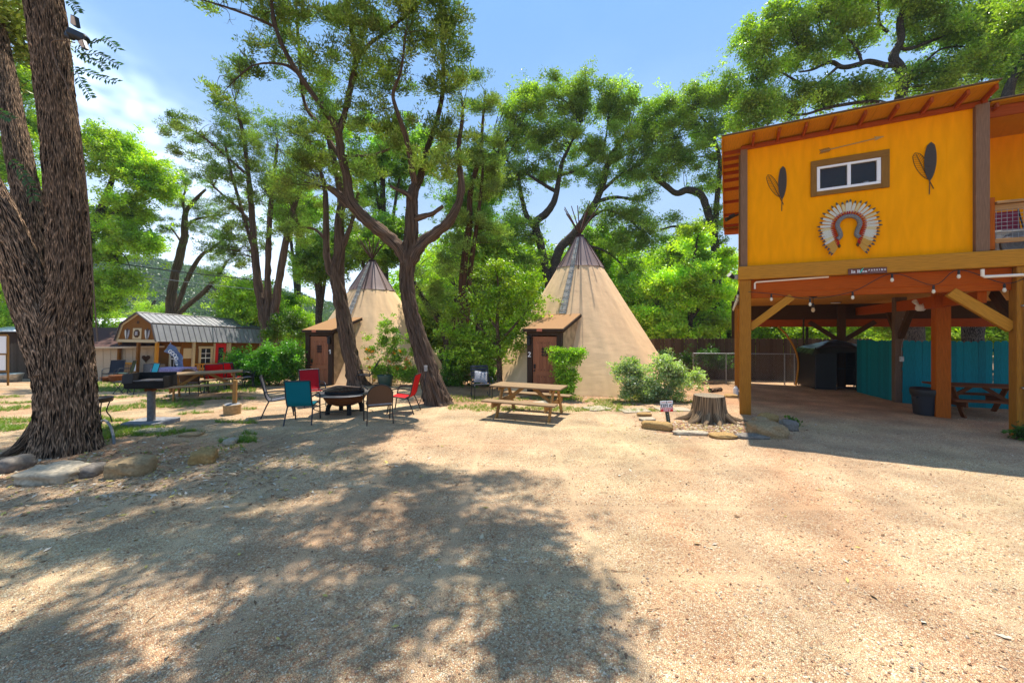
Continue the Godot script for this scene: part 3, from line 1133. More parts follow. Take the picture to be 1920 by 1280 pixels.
func make_trees() -> void:
	oak_s = [sprig_mesh(34, 0.12, 0.32, 0.5), sprig_mesh(30, 0.13, 0.36, 0.5)]
	elm_s = [sprig_mesh(34, 0.15, 0.3, 0.55), sprig_mesh(34, 0.14, 0.3, 0.55)]
	cedar_s = [needle_mesh(22, 0.12, 0.15), needle_mesh(22, 0.105, 0.17)]
	pecan_s = [sprig_mesh(22, 0.1, 0.26, 0.4, 0.5), sprig_mesh(22, 0.11, 0.28, 0.4, 0.5)]
	var oak0 := Color(0.24, 0.36, 0.07)
	var oak1 := Color(0.74, 0.82, 0.17)
	var elm0 := Color(0.25, 0.47, 0.045)
	var elm1 := Color(0.74, 0.92, 0.12)
	var ced0 := Color(0.25, 0.44, 0.1)
	var ced1 := Color(0.58, 0.7, 0.17)
	pecan()
	# ---- the forked cedar in the middle
	var b := gp(818, 757)
	var d := -b.z
	tree("cedar_tree", "forked cedar with a twisted fluted trunk right of the fire pit", "tree", b + Vector3(0, -0.12, 0), [
		[[822, 768, 66], [820, 755, 56], [806, 705, 44], [792, 660, 39], [777, 610, 34], [766, 560, 31], [762, 520, 30], [766, 486, 33], [770, 455, 30], [772, 405, 26], [774, 360, 22], [788, 333, 15, 0.2], [797, 291, 12, 0.4], [818, 228, 10, 0.6], [830, 169, 9, 0.7], [830, 84, 8, 0.8], [826, 10, 7, 0.9], [820, -90, 5, 1.0]],
		[[764, 492, 34], [750, 466, 32], [722, 440, 30], [695, 418, 29], [672, 397, 27], [655, 372, 24], [650, 335, 20], [640, 290, 18, -0.1], [632, 244, 17, -0.2], [608, 207, 13, -0.3], [575, 160, 12, -0.4], [539, 105, 11, -0.5], [514, 42, 10, -0.6], [505, -40, 8, -0.7], [490, -150, 5, -0.8]],
		[[655, 385, 22], [634, 364, 18], [616, 350, 14]],
		[[634, 250, 14, -0.2], [648, 205, 14], [660, 150, 13, 0.2], [668, 97, 12, 0.3], [655, 40, 9, 0.4], [648, -60, 7, 0.5]],
		[[664, 120, 9, 0.2], [690, 85, 8], [735, 50, 7], [780, 12, 6], [820, -40, 4]],
		[[646, 310, 14, 0.2], [628, 280, 10, 0.4], [600, 235, 9, 0.6], [570, 190, 8, 0.8], [560, 84, 7, 0.9], [553, -20, 5, 1.0]],
		[[770, 490, 34], [786, 462, 28], [812, 440, 25], [838, 419, 22], [857, 388, 18], [865, 354, 15], [862, 315, 12], [860, 274, 10], [866, 230, 8], [868, 196, 7]],
		[[778, 345, 14], [762, 262, 12, -0.3], [748, 219, 10, -0.5], [737, 177, 8, -0.6], [752, 131, 6, -0.7], [760, 60, 4, -0.8]],
		[[775, 385, 16], [764, 365, 12, -0.2], [745, 356, 8, -0.3], [732, 348, 6, -0.3]],
		[[772, 412, 16], [792, 406, 13, -0.1], [812, 400, 10, -0.2], [830, 386, 7, -0.3]],
		[[558, 136, 9, -0.42], [536, 122, 7, -0.5], [500, 118, 5, -0.7], [470, 125, 4, -0.8], [440, 150, 3, -0.9]],
		[[515, 50, 7, -0.6], [470, 30, 6, -0.8], [420, 12, 5, -1.0], [360, -6, 3, -1.2]],
		[[640, 292, 6, 0.3], [700, 290, 5, 0.5], [752, 268, 4, 0.6]],
	], d, [
		[470, 12, 85, 30, 9], [545, 40, 60, 45, 9], [620, 20, 60, 50, 10], [700, 40, 70, 50, 13], [780, 40, 70, 45, 12], [850, 60, 45, 60, 9],
		[450, 130, 35, 22, 4], [415, 160, 18, 22, 2], [500, 100, 40, 40, 5], [585, 130, 45, 45, 6], [650, 110, 40, 40, 6], [720, 140, 50, 45, 8], [790, 130, 50, 50, 8], [855, 150, 35, 50, 6],
		[690, 215, 50, 40, 6], [610, 250, 45, 35, 4], [740, 235, 45, 40, 6], [820, 235, 45, 40, 5], [575, 300, 50, 40, 7], [560, 345, 40, 30, 5], [695, 310, 40, 30, 4], [780, 290, 35, 30, 3], [840, 310, 30, 40, 4], [860, 235, 25, 40, 3],
		[500, -80, 130, 60, 12], [640, -110, 120, 80, 16], [800, -90, 110, 80, 14], [560, -230, 160, 90, 14, -1.5], [740, -230, 150, 90, 14, -1.5], [400, -60, 90, 50, 6, -1.0]
	], cedar_s, M.needle, M.cedar, ced0, ced1, 13, 0.24, {"many": 2.0, "sides": 40, "per": 7, "slim": 0.84, "amp": 0.36, "ridges": 4.5, "twist": 0.55, "flare": 0.1, "twig": 0.009, "bare": 0.22})
	# ---- the cedar before the first tipi
	b = gp(672, 722)
	d = -b.z
	tree("cedar_tree", "slim leaning cedar in front of the tipi numbered 1", "tree", b + Vector3(0, -0.1, 0), [
		[[673, 730, 40], [668, 715, 33], [658, 672, 29], [648, 619, 27], [639, 569, 25], [633, 532, 24], [632, 500, 24], [636, 470, 20], [636, 420, 17], [640, 370, 14], [628, 310, 11], [612, 240, 9], [600, 170, 6]],
		[[632, 520, 20], [618, 508, 15], [612, 473, 13], [611, 420, 12], [608, 350, 9], [590, 290, 6]],
		[[636, 474, 15], [648, 448, 10], [660, 415, 8], [672, 360, 6]],
		[[612, 450, 8], [590, 430, 5], [560, 425, 4]],
	], d, [[590, 300, 50, 50, 9], [560, 360, 45, 40, 8], [615, 230, 45, 50, 8], [570, 240, 40, 45, 6], [650, 330, 35, 40, 5], [560, 430, 35, 25, 4], [600, 175, 40, 40, 5], [670, 400, 25, 30, 3]],
		cedar_s, M.needle, M.cedar, ced0, ced1, 15, 0.3, {"many": 1.9, "sides": 28, "amp": 0.4, "ridges": 4.0, "twist": 0.4, "flare": 0.1, "bare": 0.15, "twig": 0.011})
	# ---- the clump of cedars behind the leafy bush
	b = GP((505.0 - CX) / F * 18.5, 18.5)
	d = 18.5
	tree("cedar_tree", "many-stemmed cedar rising out of the big green bush", "tree", b, [
		[[506, 705, 34], [505, 655, 28], [496, 600, 22], [484, 536, 17], [477, 470, 14], [472, 400, 12], [464, 320, 9], [455, 250, 7], [440, 190, 4]],
		[[506, 660, 20], [502, 590, 15], [502, 530, 13], [503, 470, 12], [506, 400, 10], [512, 337, 7], [520, 270, 5]],
		[[508, 655, 22], [514, 590, 17], [522, 530, 15], [536, 450, 13], [550, 390, 10], [566, 345, 8], [577, 280, 5]],
		[[478, 480, 8], [455, 400, 7], [435, 330, 6], [420, 265, 4]],
		[[466, 330, 6], [420, 290, 5], [370, 250, 4], [320, 232, 3]],
		[[474, 420, 6], [440, 385, 5], [400, 350, 4]],
	], d, [[470, 240, 55, 45, 10], [430, 290, 50, 40, 9], [325, 232, 45, 18, 5], [380, 255, 50, 30, 6], [420, 210, 40, 35, 6], [390, 330, 45, 35, 6], [520, 270, 50, 50, 8], [540, 350, 45, 45, 9], [480, 350, 50, 45, 9], [430, 395, 45, 40, 8], [545, 430, 40, 35, 6], [455, 460, 40, 40, 7], [420, 480, 35, 35, 6], [565, 300, 35, 40, 5], [440, 150, 28, 25, 4], [350, 300, 35, 25, 3]],
		cedar_s, M.needle, M.cedar, ced0 * 0.95, ced1, 16, 0.33, {"many": 1.9, "amp": 0.35, "twig": 0.012, "bare": 0.12})
	# ---- a gnarled cedar behind the cabin
	b = GP((320.0 - CX) / F * 27.0, 33.0)
	tree("cedar_tree", "bare-stemmed gnarled cedar behind the gambrel cabin", "tree", b, [
		[[318, 690, 26], [319, 592, 22], [322, 545, 19], [334, 490, 17], [345, 442, 15], [347, 400, 11], [365, 375, 8], [385, 355, 5]],
		[[328, 590, 13], [337, 560, 10], [356, 512, 9], [378, 478, 8], [400, 465, 6], [425, 440, 4]],
		[[330, 592, 13], [352, 572, 11], [384, 545, 10], [405, 520, 7], [425, 490, 5]],
		[[347, 405, 7], [342, 375, 5], [348, 350, 4], [340, 320, 3]],
		[[346, 430, 7], [365, 412, 6], [400, 405, 4], [430, 400, 3]],
		[[340, 455, 5], [330, 440, 4], [318, 425, 3]],
	], 27.0, [[350, 345, 45, 28, 7], [310, 420, 22, 16, 3], [390, 395, 40, 25, 6], [410, 440, 40, 30, 7], [425, 485, 30, 30, 6], [375, 430, 25, 20, 3], [340, 375, 30, 20, 3], [405, 520, 25, 18, 4], [430, 560, 30, 30, 5]],
		cedar_s, M.needle, M.cedar, ced0, ced1, 17, 0.38, {"many": 1.8, "amp": 0.3, "twig": 0.014, "bare": 0.1})
	# ---- tall thin cedars between the tipis
	b = GP((875.0 - CX) / F * 17.6, 17.6)
	tree("cedar_tree", "tall thin pair of cedar stems between the two tipis", "tree", b, [
		[[868, 712, 24], [867, 640, 18], [866, 560, 16], [872, 480, 14], [880, 420, 12], [882, 360, 10], [900, 290, 8], [905, 230, 5], [910, 170, 3]],
		[[868, 640, 14], [878, 560, 11], [884, 490, 9], [893, 430, 8], [903, 350, 6], [906, 290, 4]],
	], 17.6, [[905, 190, 28, 45, 7], [900, 270, 40, 40, 8], [890, 340, 45, 40, 8], [920, 320, 30, 40, 5], [880, 420, 45, 40, 7], [920, 420, 35, 40, 6], [860, 480, 35, 35, 5]],
		cedar_s, M.needle, M.cedar_red, ced0 * 0.9, ced1 * 0.9, 26, 0.36, {"many": 1.7, "twig": 0.011, "bare": 0.15})
	tree("cedar_tree", "leaning dark cedar stem behind the leafy maple-like tree", "tree", GP((838.0 - CX) / F * 19.0, 19.0), [
		[[846, 725, 20], [842, 660, 17], [830, 610, 14], [800, 570, 11], [770, 520, 8]],
		[[842, 650, 12], [850, 600, 9], [856, 540, 7]],
		[[846, 700, 14], [838, 720, 10]],
	], 19.0, [[800, 500, 45, 45, 8], [850, 520, 45, 40, 8], [830, 580, 40, 35, 6], [790, 560, 30, 30, 4]], cedar_s, M.needle, M.bark_dark, ced0, ced1 * 0.9, 26, 0.38, {"many": 1.6, "bare": 0.3})
	# ---- live oak behind tipi 2
	b = GP((1040.0 - CX) / F * 27.0, 27.0)
	tree("oak_tree", "spreading live oak rising behind the tipi numbered 2", "tree", b, [
		[[1030, 715, 32], [1030, 600, 26], [1038, 520, 23], [1048, 470, 21], [1078, 437, 19], [1104, 400, 17], [1121, 370, 16], [1132, 337, 16], [1142, 300, 12], [1160, 270, 8], [1180, 240, 5]],
		[[1034, 560, 20], [1022, 500, 19], [1012, 450, 18], [1004, 418, 17], [1024, 400, 17], [1040, 375, 14], [1047, 340, 11], [1054, 305, 9], [1070, 270, 6], [1090, 230, 4]],
		[[1006, 425, 14], [988, 405, 12], [978, 370, 10], [970, 330, 8], [950, 300, 5], [925, 280, 3]],
		[[1044, 360, 9], [1010, 340, 7], [985, 322, 5]],
		[[1086, 428, 12], [1110, 385, 10], [1150, 370, 8], [1190, 372, 5], [1225, 360, 3]],
		[[1048, 330, 7], [1100, 310, 6], [1130, 280, 5], [1140, 230, 3]],
		[[1090, 425, 8], [1130, 395, 6], [1170, 405, 5], [1200, 430, 3]],
		[[1062, 455, 8], [1110, 462, 6], [1150, 480, 5], [1180, 515, 3]],
		[[1122, 365, 8], [1160, 330, 7], [1200, 310, 5]],
	], 27.0, [[985, 200, 50, 38, 9], [1050, 180, 60, 36, 11], [1110, 178, 55, 38, 10], [1170, 205, 50, 40, 9], [1215, 240, 35, 45, 7], [955, 255, 40, 45, 7], [1010, 260, 50, 42, 9], [1080, 255, 55, 42, 10], [1150, 275, 50, 42, 9], [960, 330, 40, 50, 7], [1020, 325, 45, 30, 5], [1095, 335, 40, 28, 4], [1200, 320, 45, 45, 8], [1130, 395, 45, 22, 4], [1190, 400, 45, 35, 6], [970, 410, 40, 45, 6], [1165, 460, 40, 30, 5], [935, 470, 40, 45, 7], [985, 480, 35, 40, 6], [1215, 440, 25, 35, 4], [1190, 515, 25, 25, 3]],
		oak_s, M.leaf, M.bark_dark, oak0, oak1, 26, 0.62, {"slim": 0.82, "thick": 0.8, "many": 1.9, "amp": 0.2, "twig": 0.017, "flat": 0.65})
	# ---- live oak right of it
	b = GP((1320.0 - CX) / F * 27.0, 27.0)
	tree("oak_tree", "live oak with a crooked bare limb, left of the yellow house", "tree", b, [
		[[1345, 700, 30], [1340, 600, 24], [1345, 520, 22], [1340, 450, 20], [1328, 400, 18], [1315, 366, 17], [1290, 356, 17], [1268, 362, 14], [1246, 346, 12], [1222, 330, 8]],
		[[1340, 440, 16], [1345, 370, 13], [1350, 300, 10], [1330, 240, 7], [1300, 200, 4]],
		[[1340, 500, 14], [1300, 450, 10], [1270, 425, 6], [1240, 430, 3]],
		[[1342, 560, 12], [1300, 520, 9], [1255, 500, 6], [1220, 520, 4]],
		[[1348, 320, 9], [1380, 250, 7], [1400, 200, 4]],
	], 27.0, [[1255, 215, 45, 40, 9], [1310, 195, 50, 38, 9], [1355, 170, 40, 32, 7], [1280, 275, 50, 42, 9], [1340, 260, 45, 45, 9], [1245, 300, 40, 40, 6], [1335, 330, 40, 40, 5], [1260, 430, 35, 26, 3], [1350, 420, 30, 35, 4], [1285, 480, 50, 30, 4], [1380, 200, 35, 35, 6]],
		oak_s, M.leaf, M.bark_dark, oak0, oak1, 26, 0.62, {"slim": 0.82, "thick": 0.8, "many": 1.9, "twig": 0.018, "flat": 0.65})
	# ---- the big live oak over the house
	b = GP((1705.0 - CX) / F * 18.5, 18.5)
	tree("oak_tree", "great live oak arching over the roof of the yellow house", "tree", b, [
		[[1712, 690, 60], [1705, 500, 50], [1690, 300, 38], [1686, 210, 32], [1692, 165, 28], [1690, 132, 27], [1676, 108, 24], [1690, 75, 20], [1688, 40, 17], [1700, 0, 13], [1720, -60, 8]],
		[[1684, 122, 18], [1660, 122, 15], [1630, 115, 14], [1605, 122, 13], [1580, 126, 12], [1558, 116, 10], [1525, 130, 6], [1500, 135, 4]],
		[[1616, 116, 8], [1608, 95, 7], [1590, 75, 6], [1540, 78, 5], [1500, 95, 4]],
		[[1682, 80, 12], [1700, 92, 11], [1750, 75, 10], [1800, 50, 9], [1840, 10, 7], [1860, -40, 5]],
		[[1698, 142, 8], [1730, 120, 7], [1770, 90, 6], [1830, 88, 4]],
		[[1688, 205, 14], [1640, 190, 10], [1560, 200, 8], [1500, 215, 6], [1450, 200, 4]],
		[[1666, 60, 9], [1650, 45, 8], [1648, 10, 6], [1640, -40, 4]],
		[[1575, 122, 8], [1520, 160, 6], [1450, 130, 5], [1415, 150, 3]],
	], 18.5, [[1425, 70, 35, 35, 6], [1480, 40, 50, 38, 9], [1440, 115, 45, 32, 7], [1520, 85, 50, 32, 7], [1560, 30, 50, 38, 9], [1620, 50, 45, 35, 7], [1625, 5, 50, 30, 7], [1700, 20, 50, 35, 7], [1750, 50, 50, 35, 7], [1770, 5, 50, 30, 7], [1820, 40, 50, 36, 8], [1870, 30, 45, 40, 8], [1910, 50, 35, 50, 7], [1450, 185, 50, 30, 7], [1520, 185, 50, 28, 7], [1580, 170, 45, 26, 6], [1640, 165, 40, 24, 4], [1740, 140, 50, 28, 7], [1800, 120, 50, 32, 8], [1860, 110, 50, 36, 8], [1410, 215, 45, 30, 6], [1910, 120, 35, 40, 6], [1760, 175, 45, 18, 5], [1420, 260, 40, 40, 5], [1880, 170, 45, 25, 6], [1600, -60, 120, 40, 12], [1800, -50, 120, 40, 12]],
		oak_s, M.leaf, M.bark_dark, oak0 * 1.05, oak1, 18, 0.46, {"slim": 0.85, "many": 1.6, "twig": 0.016, "flat": 0.65})
	# ---- a second oak behind the house's right end
	tree("oak_tree", "thick dark oak trunk seen through the carport, behind the blue fence", "tree", GP(17.5, 15.2), [
		[[1830, 720, 52], [1826, 600, 46], [1850, 400, 40], [1880, 240, 32], [1888, 190, 28], [1895, 160, 22], [1920, 110, 16], [1960, 40, 10]],
		[[1880, 235, 16], [1910, 190, 12], [1950, 160, 8]],
	], 15.2, [[1930, 70, 50, 60, 9], [1960, 140, 40, 40, 6], [1940, 10, 60, 40, 7]], oak_s, M.leaf, M.bark_dark, oak0, oak1, 24, 0.6, {"flat": 0.65})
	# ---- broad-leaved tree behind the pecan
	tree("elm_tree", "bright broad-leaved tree beyond the lawn, behind the pecan trunk", "tree", GP((130.0 - CX) / F * 24.0, 24.0), [
		[[120, 735, 50], [130, 600, 40], [150, 500, 30], [180, 420, 22], [205, 350, 13], [218, 310, 8], [225, 290, 4]],
		[[150, 500, 18], [200, 470, 13], [260, 450, 9], [300, 460, 5]],
		[[170, 440, 15], [215, 400, 10], [260, 360, 7], [300, 345, 4]],
		[[140, 520, 18], [90, 400, 14], [40, 280, 10], [20, 200, 6]],
	], 24.0, [[185, 275, 30, 30, 5], [225, 285, 38, 28, 7], [268, 325, 30, 24, 6], [215, 315, 45, 35, 7], [285, 355, 32, 26, 6], [235, 385, 40, 26, 6], [195, 400, 30, 26, 4], [240, 440, 35, 18, 5], [275, 455, 28, 16, 5], [205, 460, 25, 18, 3], [195, 540, 35, 26, 6], [235, 530, 32, 22, 5], [190, 580, 22, 25, 4], [180, 620, 25, 28, 5], [30, 150, 50, 50, 8], [45, 250, 40, 50, 8], [20, 340, 40, 40, 6], [180, 480, 30, 40, 4]],
		elm_s, M.leaf_thin, M.bark_dark, elm0, elm1, 26, 0.65, {"many": 1.5, "twig": 0.02})
	tree("elm_tree", "low bright tree over the plank fence at the yard's left end", "tree", GP((-40.0 - CX) / F * 25.0, 25.0), [
		[[-40, 720, 40], [-30, 640, 32], [0, 590, 24], [40, 600, 16], [80, 640, 10]],
		[[-25, 640, 22], [-10, 560, 16], [10, 500, 10]],
	], 25.0, [[10, 520, 45, 35, 8], [35, 580, 40, 35, 8], [10, 620, 45, 26, 8], [50, 630, 30, 22, 5], [-50, 540, 50, 60, 8], [60, 540, 30, 40, 5]], elm_s, M.leaf_thin, M.bark_dark, elm0, elm1, 28, 0.7, {"many": 1.4})
	# ---- small leafy tree before tipi 2
	b = gp(936, 728)
	d = -b.z
	tree("maple_tree", "small bright green tree shading the left side of tipi 2", "tree", b, [
		[[936, 732, 12], [937, 712, 11], [936, 680, 10], [934, 640, 8], [932, 600, 6], [935, 550, 4], [930, 500, 2]],
		[[935, 655, 6], [905, 620, 4], [870, 590, 3]], [[935, 640, 6], [965, 610, 4], [990, 580, 3]], [[934, 620, 5], [900, 570, 3], [885, 540, 2]],
	], d, [[935, 515, 30, 25, 6], [905, 550, 38, 26, 8], [955, 555, 36, 26, 8], [985, 535, 26, 26, 5], [875, 585, 34, 26, 8], [925, 590, 40, 26, 9], [975, 590, 34, 26, 7], [1005, 555, 22, 20, 4], [850, 620, 28, 22, 5], [890, 630, 40, 24, 8], [945, 630, 34, 24, 7], [880, 665, 36, 24, 6], [925, 665, 22, 20, 3], [1000, 600, 18, 14, 2], [960, 655, 14, 14, 2], [845, 660, 24, 24, 4]],
		[sprig_mesh(24, 0.1, 0.2, 0.6), sprig_mesh(24, 0.09, 0.2, 0.6)], M.leaf_thin, M.bark, Color(0.32, 0.56, 0.05), Color(0.62, 0.82, 0.1), 11, 0.36, {"twig": 0.007, "sides": 10, "flare": 0.02})
	# ---- trees beyond the fences
	var bg := [
		["bright round-headed tree just behind the cabin roof's right end", 450, 570, 60, 38, 27.0, 1, 24], ["bright leafy tree beyond the cabin, left of tipi 1", 535, 590, 55, 45, 28.0, 1, 24],
		["dark small-leaved tree behind the poles of tipi 1", 690, 440, 60, 55, 25.0, 0, 26], ["leafy tree just left of the top of tipi 1", 600, 480, 55, 40, 26.0, 0, 22],
		["shady tree filling the gap right of tipi 1", 800, 590, 60, 50, 22.5, 0, 22], ["tall shady tree behind the maple-like tree", 900, 480, 60, 90, 23.5, 0, 34],
		["yellow-green elm standing at the right shoulder of tipi 2", 1185, 570, 45, 55, 25.0, 1, 24], ["bright elm over the plank fence, left of the carport post", 1270, 590, 55, 45, 26.5, 1, 24],
		["tree half hidden by the carport's left post", 1370, 590, 50, 55, 27.5, 1, 20], ["bright tree seen under the carport ceiling beyond the fence", 1460, 615, 60, 34, 24.0, 1, 20],
		["leafy tree seen through the carport braces", 1560, 612, 55, 34, 22.0, 1, 18], ["sunlit bush-like tree above the blue fence between the posts", 1720, 610, 60, 34, 20.0, 1, 18], ["sunlit tree above the blue fence by the right post", 1880, 605, 60, 40, 19.0, 1, 18],
		["tall airy tree seen through the forked cedar's crown", 725, 310, 95, 95, 29.0, 0, 34], ["airy tree seen left of the leaning cedar's stems", 555, 400, 55, 75, 30.0, 0, 22], ["tall green tree left of the top of tipi 2", 900, 330, 60, 90, 30.0, 0, 24],
		["distant tree rising behind the oak beside the house", 1130, 470, 60, 50, 31.0, 0, 20], ["hazy tree beyond the cabin's left gable", 205, 610, 40, 30, 38.0, 1, 14], ["pale tree in front of the wooded hill", 290, 580, 45, 25, 45.0, 1, 14],
	]
	for q in bg:
		var dd: float = q[5]
		var o := GP((q[1] - CX) / F * dd, dd)
		var bl := []
		for k in 6:
			bl.append([q[1] + rr(-0.55, 0.55) * q[3], q[2] + rr(-0.6, 0.7) * q[4], q[3] * 0.6, q[4] * 0.5, int(q[7] / 6.0) + 1, rr(-0.8, 0.8)])
		var base_y := HOR + (EYE - o.y) * F / dd
		tree("elm_tree" if q[6] == 1 else "ash_tree", q[0], "tree", o, [
			[[q[1], base_y, 16], [q[1] + rr(-4, 4), (base_y + q[2]) / 2.0, 13], [q[1] + rr(-8, 8), q[2], 9], [q[1] + rr(-10, 10), q[2] - q[4] * 0.7, 4]],
			[[q[1], (base_y + q[2]) / 2.0, 8], [q[1] + q[3] * 0.3, q[2], 5], [q[1] + q[3] * 0.6, q[2] - q[4] * 0.3, 3]],
			[[q[1], (base_y + q[2]) / 2.0, 8], [q[1] - q[3] * 0.3, q[2], 5], [q[1] - q[3] * 0.6, q[2] - q[4] * 0.3, 3]],
		], dd, bl, elm_s, M.leaf_thin if q[6] == 1 else M.leaf, M.bark_dark, elm0 if q[6] == 1 else oak0, elm1 if q[6] == 1 else Color(0.6, 0.8, 0.12), 28, 0.8, {"many": 1.6, "twig": 0.02, "group": "trees beyond the fences", "per": 3})
	tree("elm_tree", "bright yellow-green tree between tipi 2 and the carport's left posts", "tree", GP((1290.0 - CX) / F * 21.0, 21.0), [
		[[1290, 700, 14], [1292, 640, 12], [1296, 570, 10], [1300, 500, 7], [1310, 440, 4]], [[1292, 630, 8], [1260, 590, 6], [1230, 570, 4]], [[1294, 600, 8], [1330, 550, 6], [1350, 510, 4]],
	], 21.0, [[1240, 540, 36, 28, 6], [1300, 520, 40, 30, 7], [1345, 490, 28, 34, 6], [1270, 580, 40, 28, 7], [1330, 560, 34, 28, 6], [1215, 590, 30, 26, 5], [1300, 450, 30, 26, 4], [1350, 610, 26, 28, 5], [1290, 625, 40, 18, 5], [1240, 620, 30, 18, 4]],
		elm_s, M.leaf_thin, M.bark_dark, Color(0.42, 0.7, 0.07), Color(0.85, 1.0, 0.15), 20, 0.5, {"many": 1.5, "flat": 0.55, "twig": 0.012})
	# the wood that closes the view behind them
	var xs := []
	var cs := PackedColorArray()
	for k in 1900:
		var x := rr(-34, 44)
		var dd := rr(30, 42)
		var s := rr(0.9, 1.9)
		var y := G(x, -dd) + rr(0.3, 2.6 + 6.5 * sstep(-13.0, -7.0, x) - 3.0 * sstep(14.0, 24.0, x))
		xs.append(Transform3D(Basis(Vector3.UP, rr(0, TAU)).scaled(Vector3(s, s, s)), Vector3(x, y, -dd)))
		var c := Color(0.26, 0.5, 0.06).lerp(Color(0.75, 0.92, 0.12), rng.randf()) * rr(0.8, 1.2)
		cs.append(Color(c.r, c.g, c.b))
	tag(scatter(self, "woods", clump_mesh(260, 0.2), M.leaf_thin, xs, cs), "mass of green woods closing the view beyond the fences", "woods", "", "stuff")
	shrubs()

func pecan() -> void:
	var b := gp(122, 846)
	var d := -b.z
	var t := thing("pecan_tree", "massive pecan with deeply furrowed bark and three stems at the yard's left edge", "tree", b)
	var done := []
	var fl := bark_disp(0.17, 22.0, 0.05, 0.14, 6.0)
	var specs := [
		[[[118, 868, 150], [122, 848, 142], [124, 815, 128], [125, 770, 120], [122, 715, 118], [118, 660, 117], [116, 620, 112], [124, 575, 96], [130, 530, 87], [128, 450, 84], [121, 350, 80], [112, 250, 78], [100, 150, 78], [90, 60, 80], [78, -20, 78], [60, -150, 66], [10, -330, 50], [-40, -520, 30]], 110, 14],
		[[[98, 690, 84, 0.1], [88, 610, 84, 0.15], [76, 530, 70, 0.3], [62, 430, 63, 0.45], [42, 330, 58, 0.6], [22, 220, 52, 0.7], [5, 120, 46, 0.8], [-20, 0, 42, 0.9], [-60, -150, 34, 1.0]], 60, 9],
		[[[100, 700, 90, -0.12], [78, 620, 92, -0.15], [52, 545, 88, -0.2], [22, 460, 86, -0.3], [-12, 385, 84, -0.4], [-60, 300, 80, -0.5], [-130, 200, 70, -0.6], [-230, 60, 55, -0.8]], 60, 9],
		[[[88, 780, 46, -0.02], [62, 812, 40, -0.08], [36, 838, 30, -0.18], [4, 856, 20, -0.3], [-34, 870, 10, -0.4]], 16, 5],
	]
	for k in 4:
		var g := Geo.new()
		var L: Dictionary = lp(specs[k][0], d, b)
		var R := add_limb(g, L, specs[k][2], specs[k][1], fl if k == 0 else bark_disp(0.16, 14.0, 0.05))
		part(t, ["trunk", "limb", "limb", "root"][k], g.mesh(), M.bark)
		if k < 3: done.append(R)
	# boughs that reach out over the yard, above the picture; their shade dapples the gravel
	var boughs := [
		[Vector3(-8.3, 9.0, 6.9), Vector3(-6.4, 9.6, 7.2), Vector3(-4.0, 10.1, 7.6), Vector3(-1.6, 10.3, 7.7), Vector3(0.6, 9.9, 7.2), Vector3(1.9, 9.4, 6.6)],
		[Vector3(-8.5, 10.5, 7.0), Vector3(-6.0, 11.6, 8.4), Vector3(-3.2, 12.2, 9.6), Vector3(-0.6, 12.3, 9.9)],
		[Vector3(-8.2, 8.4, 6.8), Vector3(-6.0, 8.7, 6.0), Vector3(-4.2, 8.4, 5.3), Vector3(-2.4, 8.0, 5.0), Vector3(-0.8, 7.8, 4.9)],
		[Vector3(-9.0, 11.5, 7.0), Vector3(-8.0, 13.0, 8.0), Vector3(-6.4, 14.0, 9.0)],
	]
	for q in boughs:
		var g := Geo.new()
		var p := []
		var r := []
		for i in q.size():
			p.append(Vector3(q[i].x, q[i].y, -q[i].z) - b)
			r.append(lerpf(0.17, 0.035, float(i) / (q.size() - 1)))
		var R := add_limb(g, {"p": p, "r": r}, 6, 12, bark_disp(0.15, 6.0, 0.1))
		part(t, "limb", g.mesh(), M.bark)
		done.append(R)
	var blobs := []
	# [ground x, ground d, spread] of the dappled shade; the leaves stand up-sun of it
	for q in [[-5.2, 4.6, 0.8, 6], [-4.0, 5.3, 0.9, 9], [-2.9, 5.4, 0.8, 9], [-1.9, 5.6, 0.7, 8], [-1.0, 5.1, 0.6, 6], [-3.4, 4.4, 0.8, 9], [-2.2, 4.5, 0.7, 9], [-1.1, 4.3, 0.6, 8], [-0.2, 4.3, 0.5, 6], [-2.6, 3.6, 0.6, 8], [-1.5, 3.5, 0.6, 8], [-0.5, 3.4, 0.5, 7], [0.2, 3.2, 0.4, 4], [-1.8, 2.7, 0.5, 5], [-0.8, 2.6, 0.5, 4], [0.15, 2.6, 0.4, 4], [-4.4, 3.6, 0.7, 6], [-3.2, 2.9, 0.6, 5], [-5.6, 6.0, 0.7, 5], [-2.6, 2.2, 0.6, 4], [-4.6, 6.4, 0.7, 4], [-3.0, 6.5, 0.8, 5], [-0.3, 1.7, 0.6, 3], [-1.5, 1.7, 0.6, 4]]:
		for k in int(ceil(q[3] * 0.85)):
			var e: Vector2 = Vector2(rng.randfn(), rng.randfn()) * float(q[2]) * 0.55
			var up := rr(0.0, 1.6)
			var dd: float = (q[1] + e.y + 1.25 + 0.379 * up) / 0.681
			var h := 2.0 + 0.842 * dd + 1.3 + up
			blobs.append([Vector3(q[0] + e.x + 0.128 * h, h - 0.1, -dd) - b, Vector3(0.1, 0.1, 0.1), 1])
	# the leafy corner at the upper left and the sprays by the floodlight
	blobs.append_array(bp([[15, 30, 45, 45, 7, 1.2], [40, 95, 30, 25, 4, 1.4], [10, 140, 30, 30, 3, 1.3], [-60, -60, 100, 80, 14, 0.5], [130, -110, 70, 50, 6], [-20, 420, 30, 60, 2, 1.6]], d, b))
	add_crown(t, done, blobs, pecan_s, M.pecan_leaf, M.bark, Color(0.2, 0.3, 0.05), Color(0.42, 0.5, 0.08), 15, 0.31, 0.6, 0.013)
	# hanging sprays of pinnate leaves
	var sg := Geo.new()
	sg.colored = true
	var tg := Geo.new()
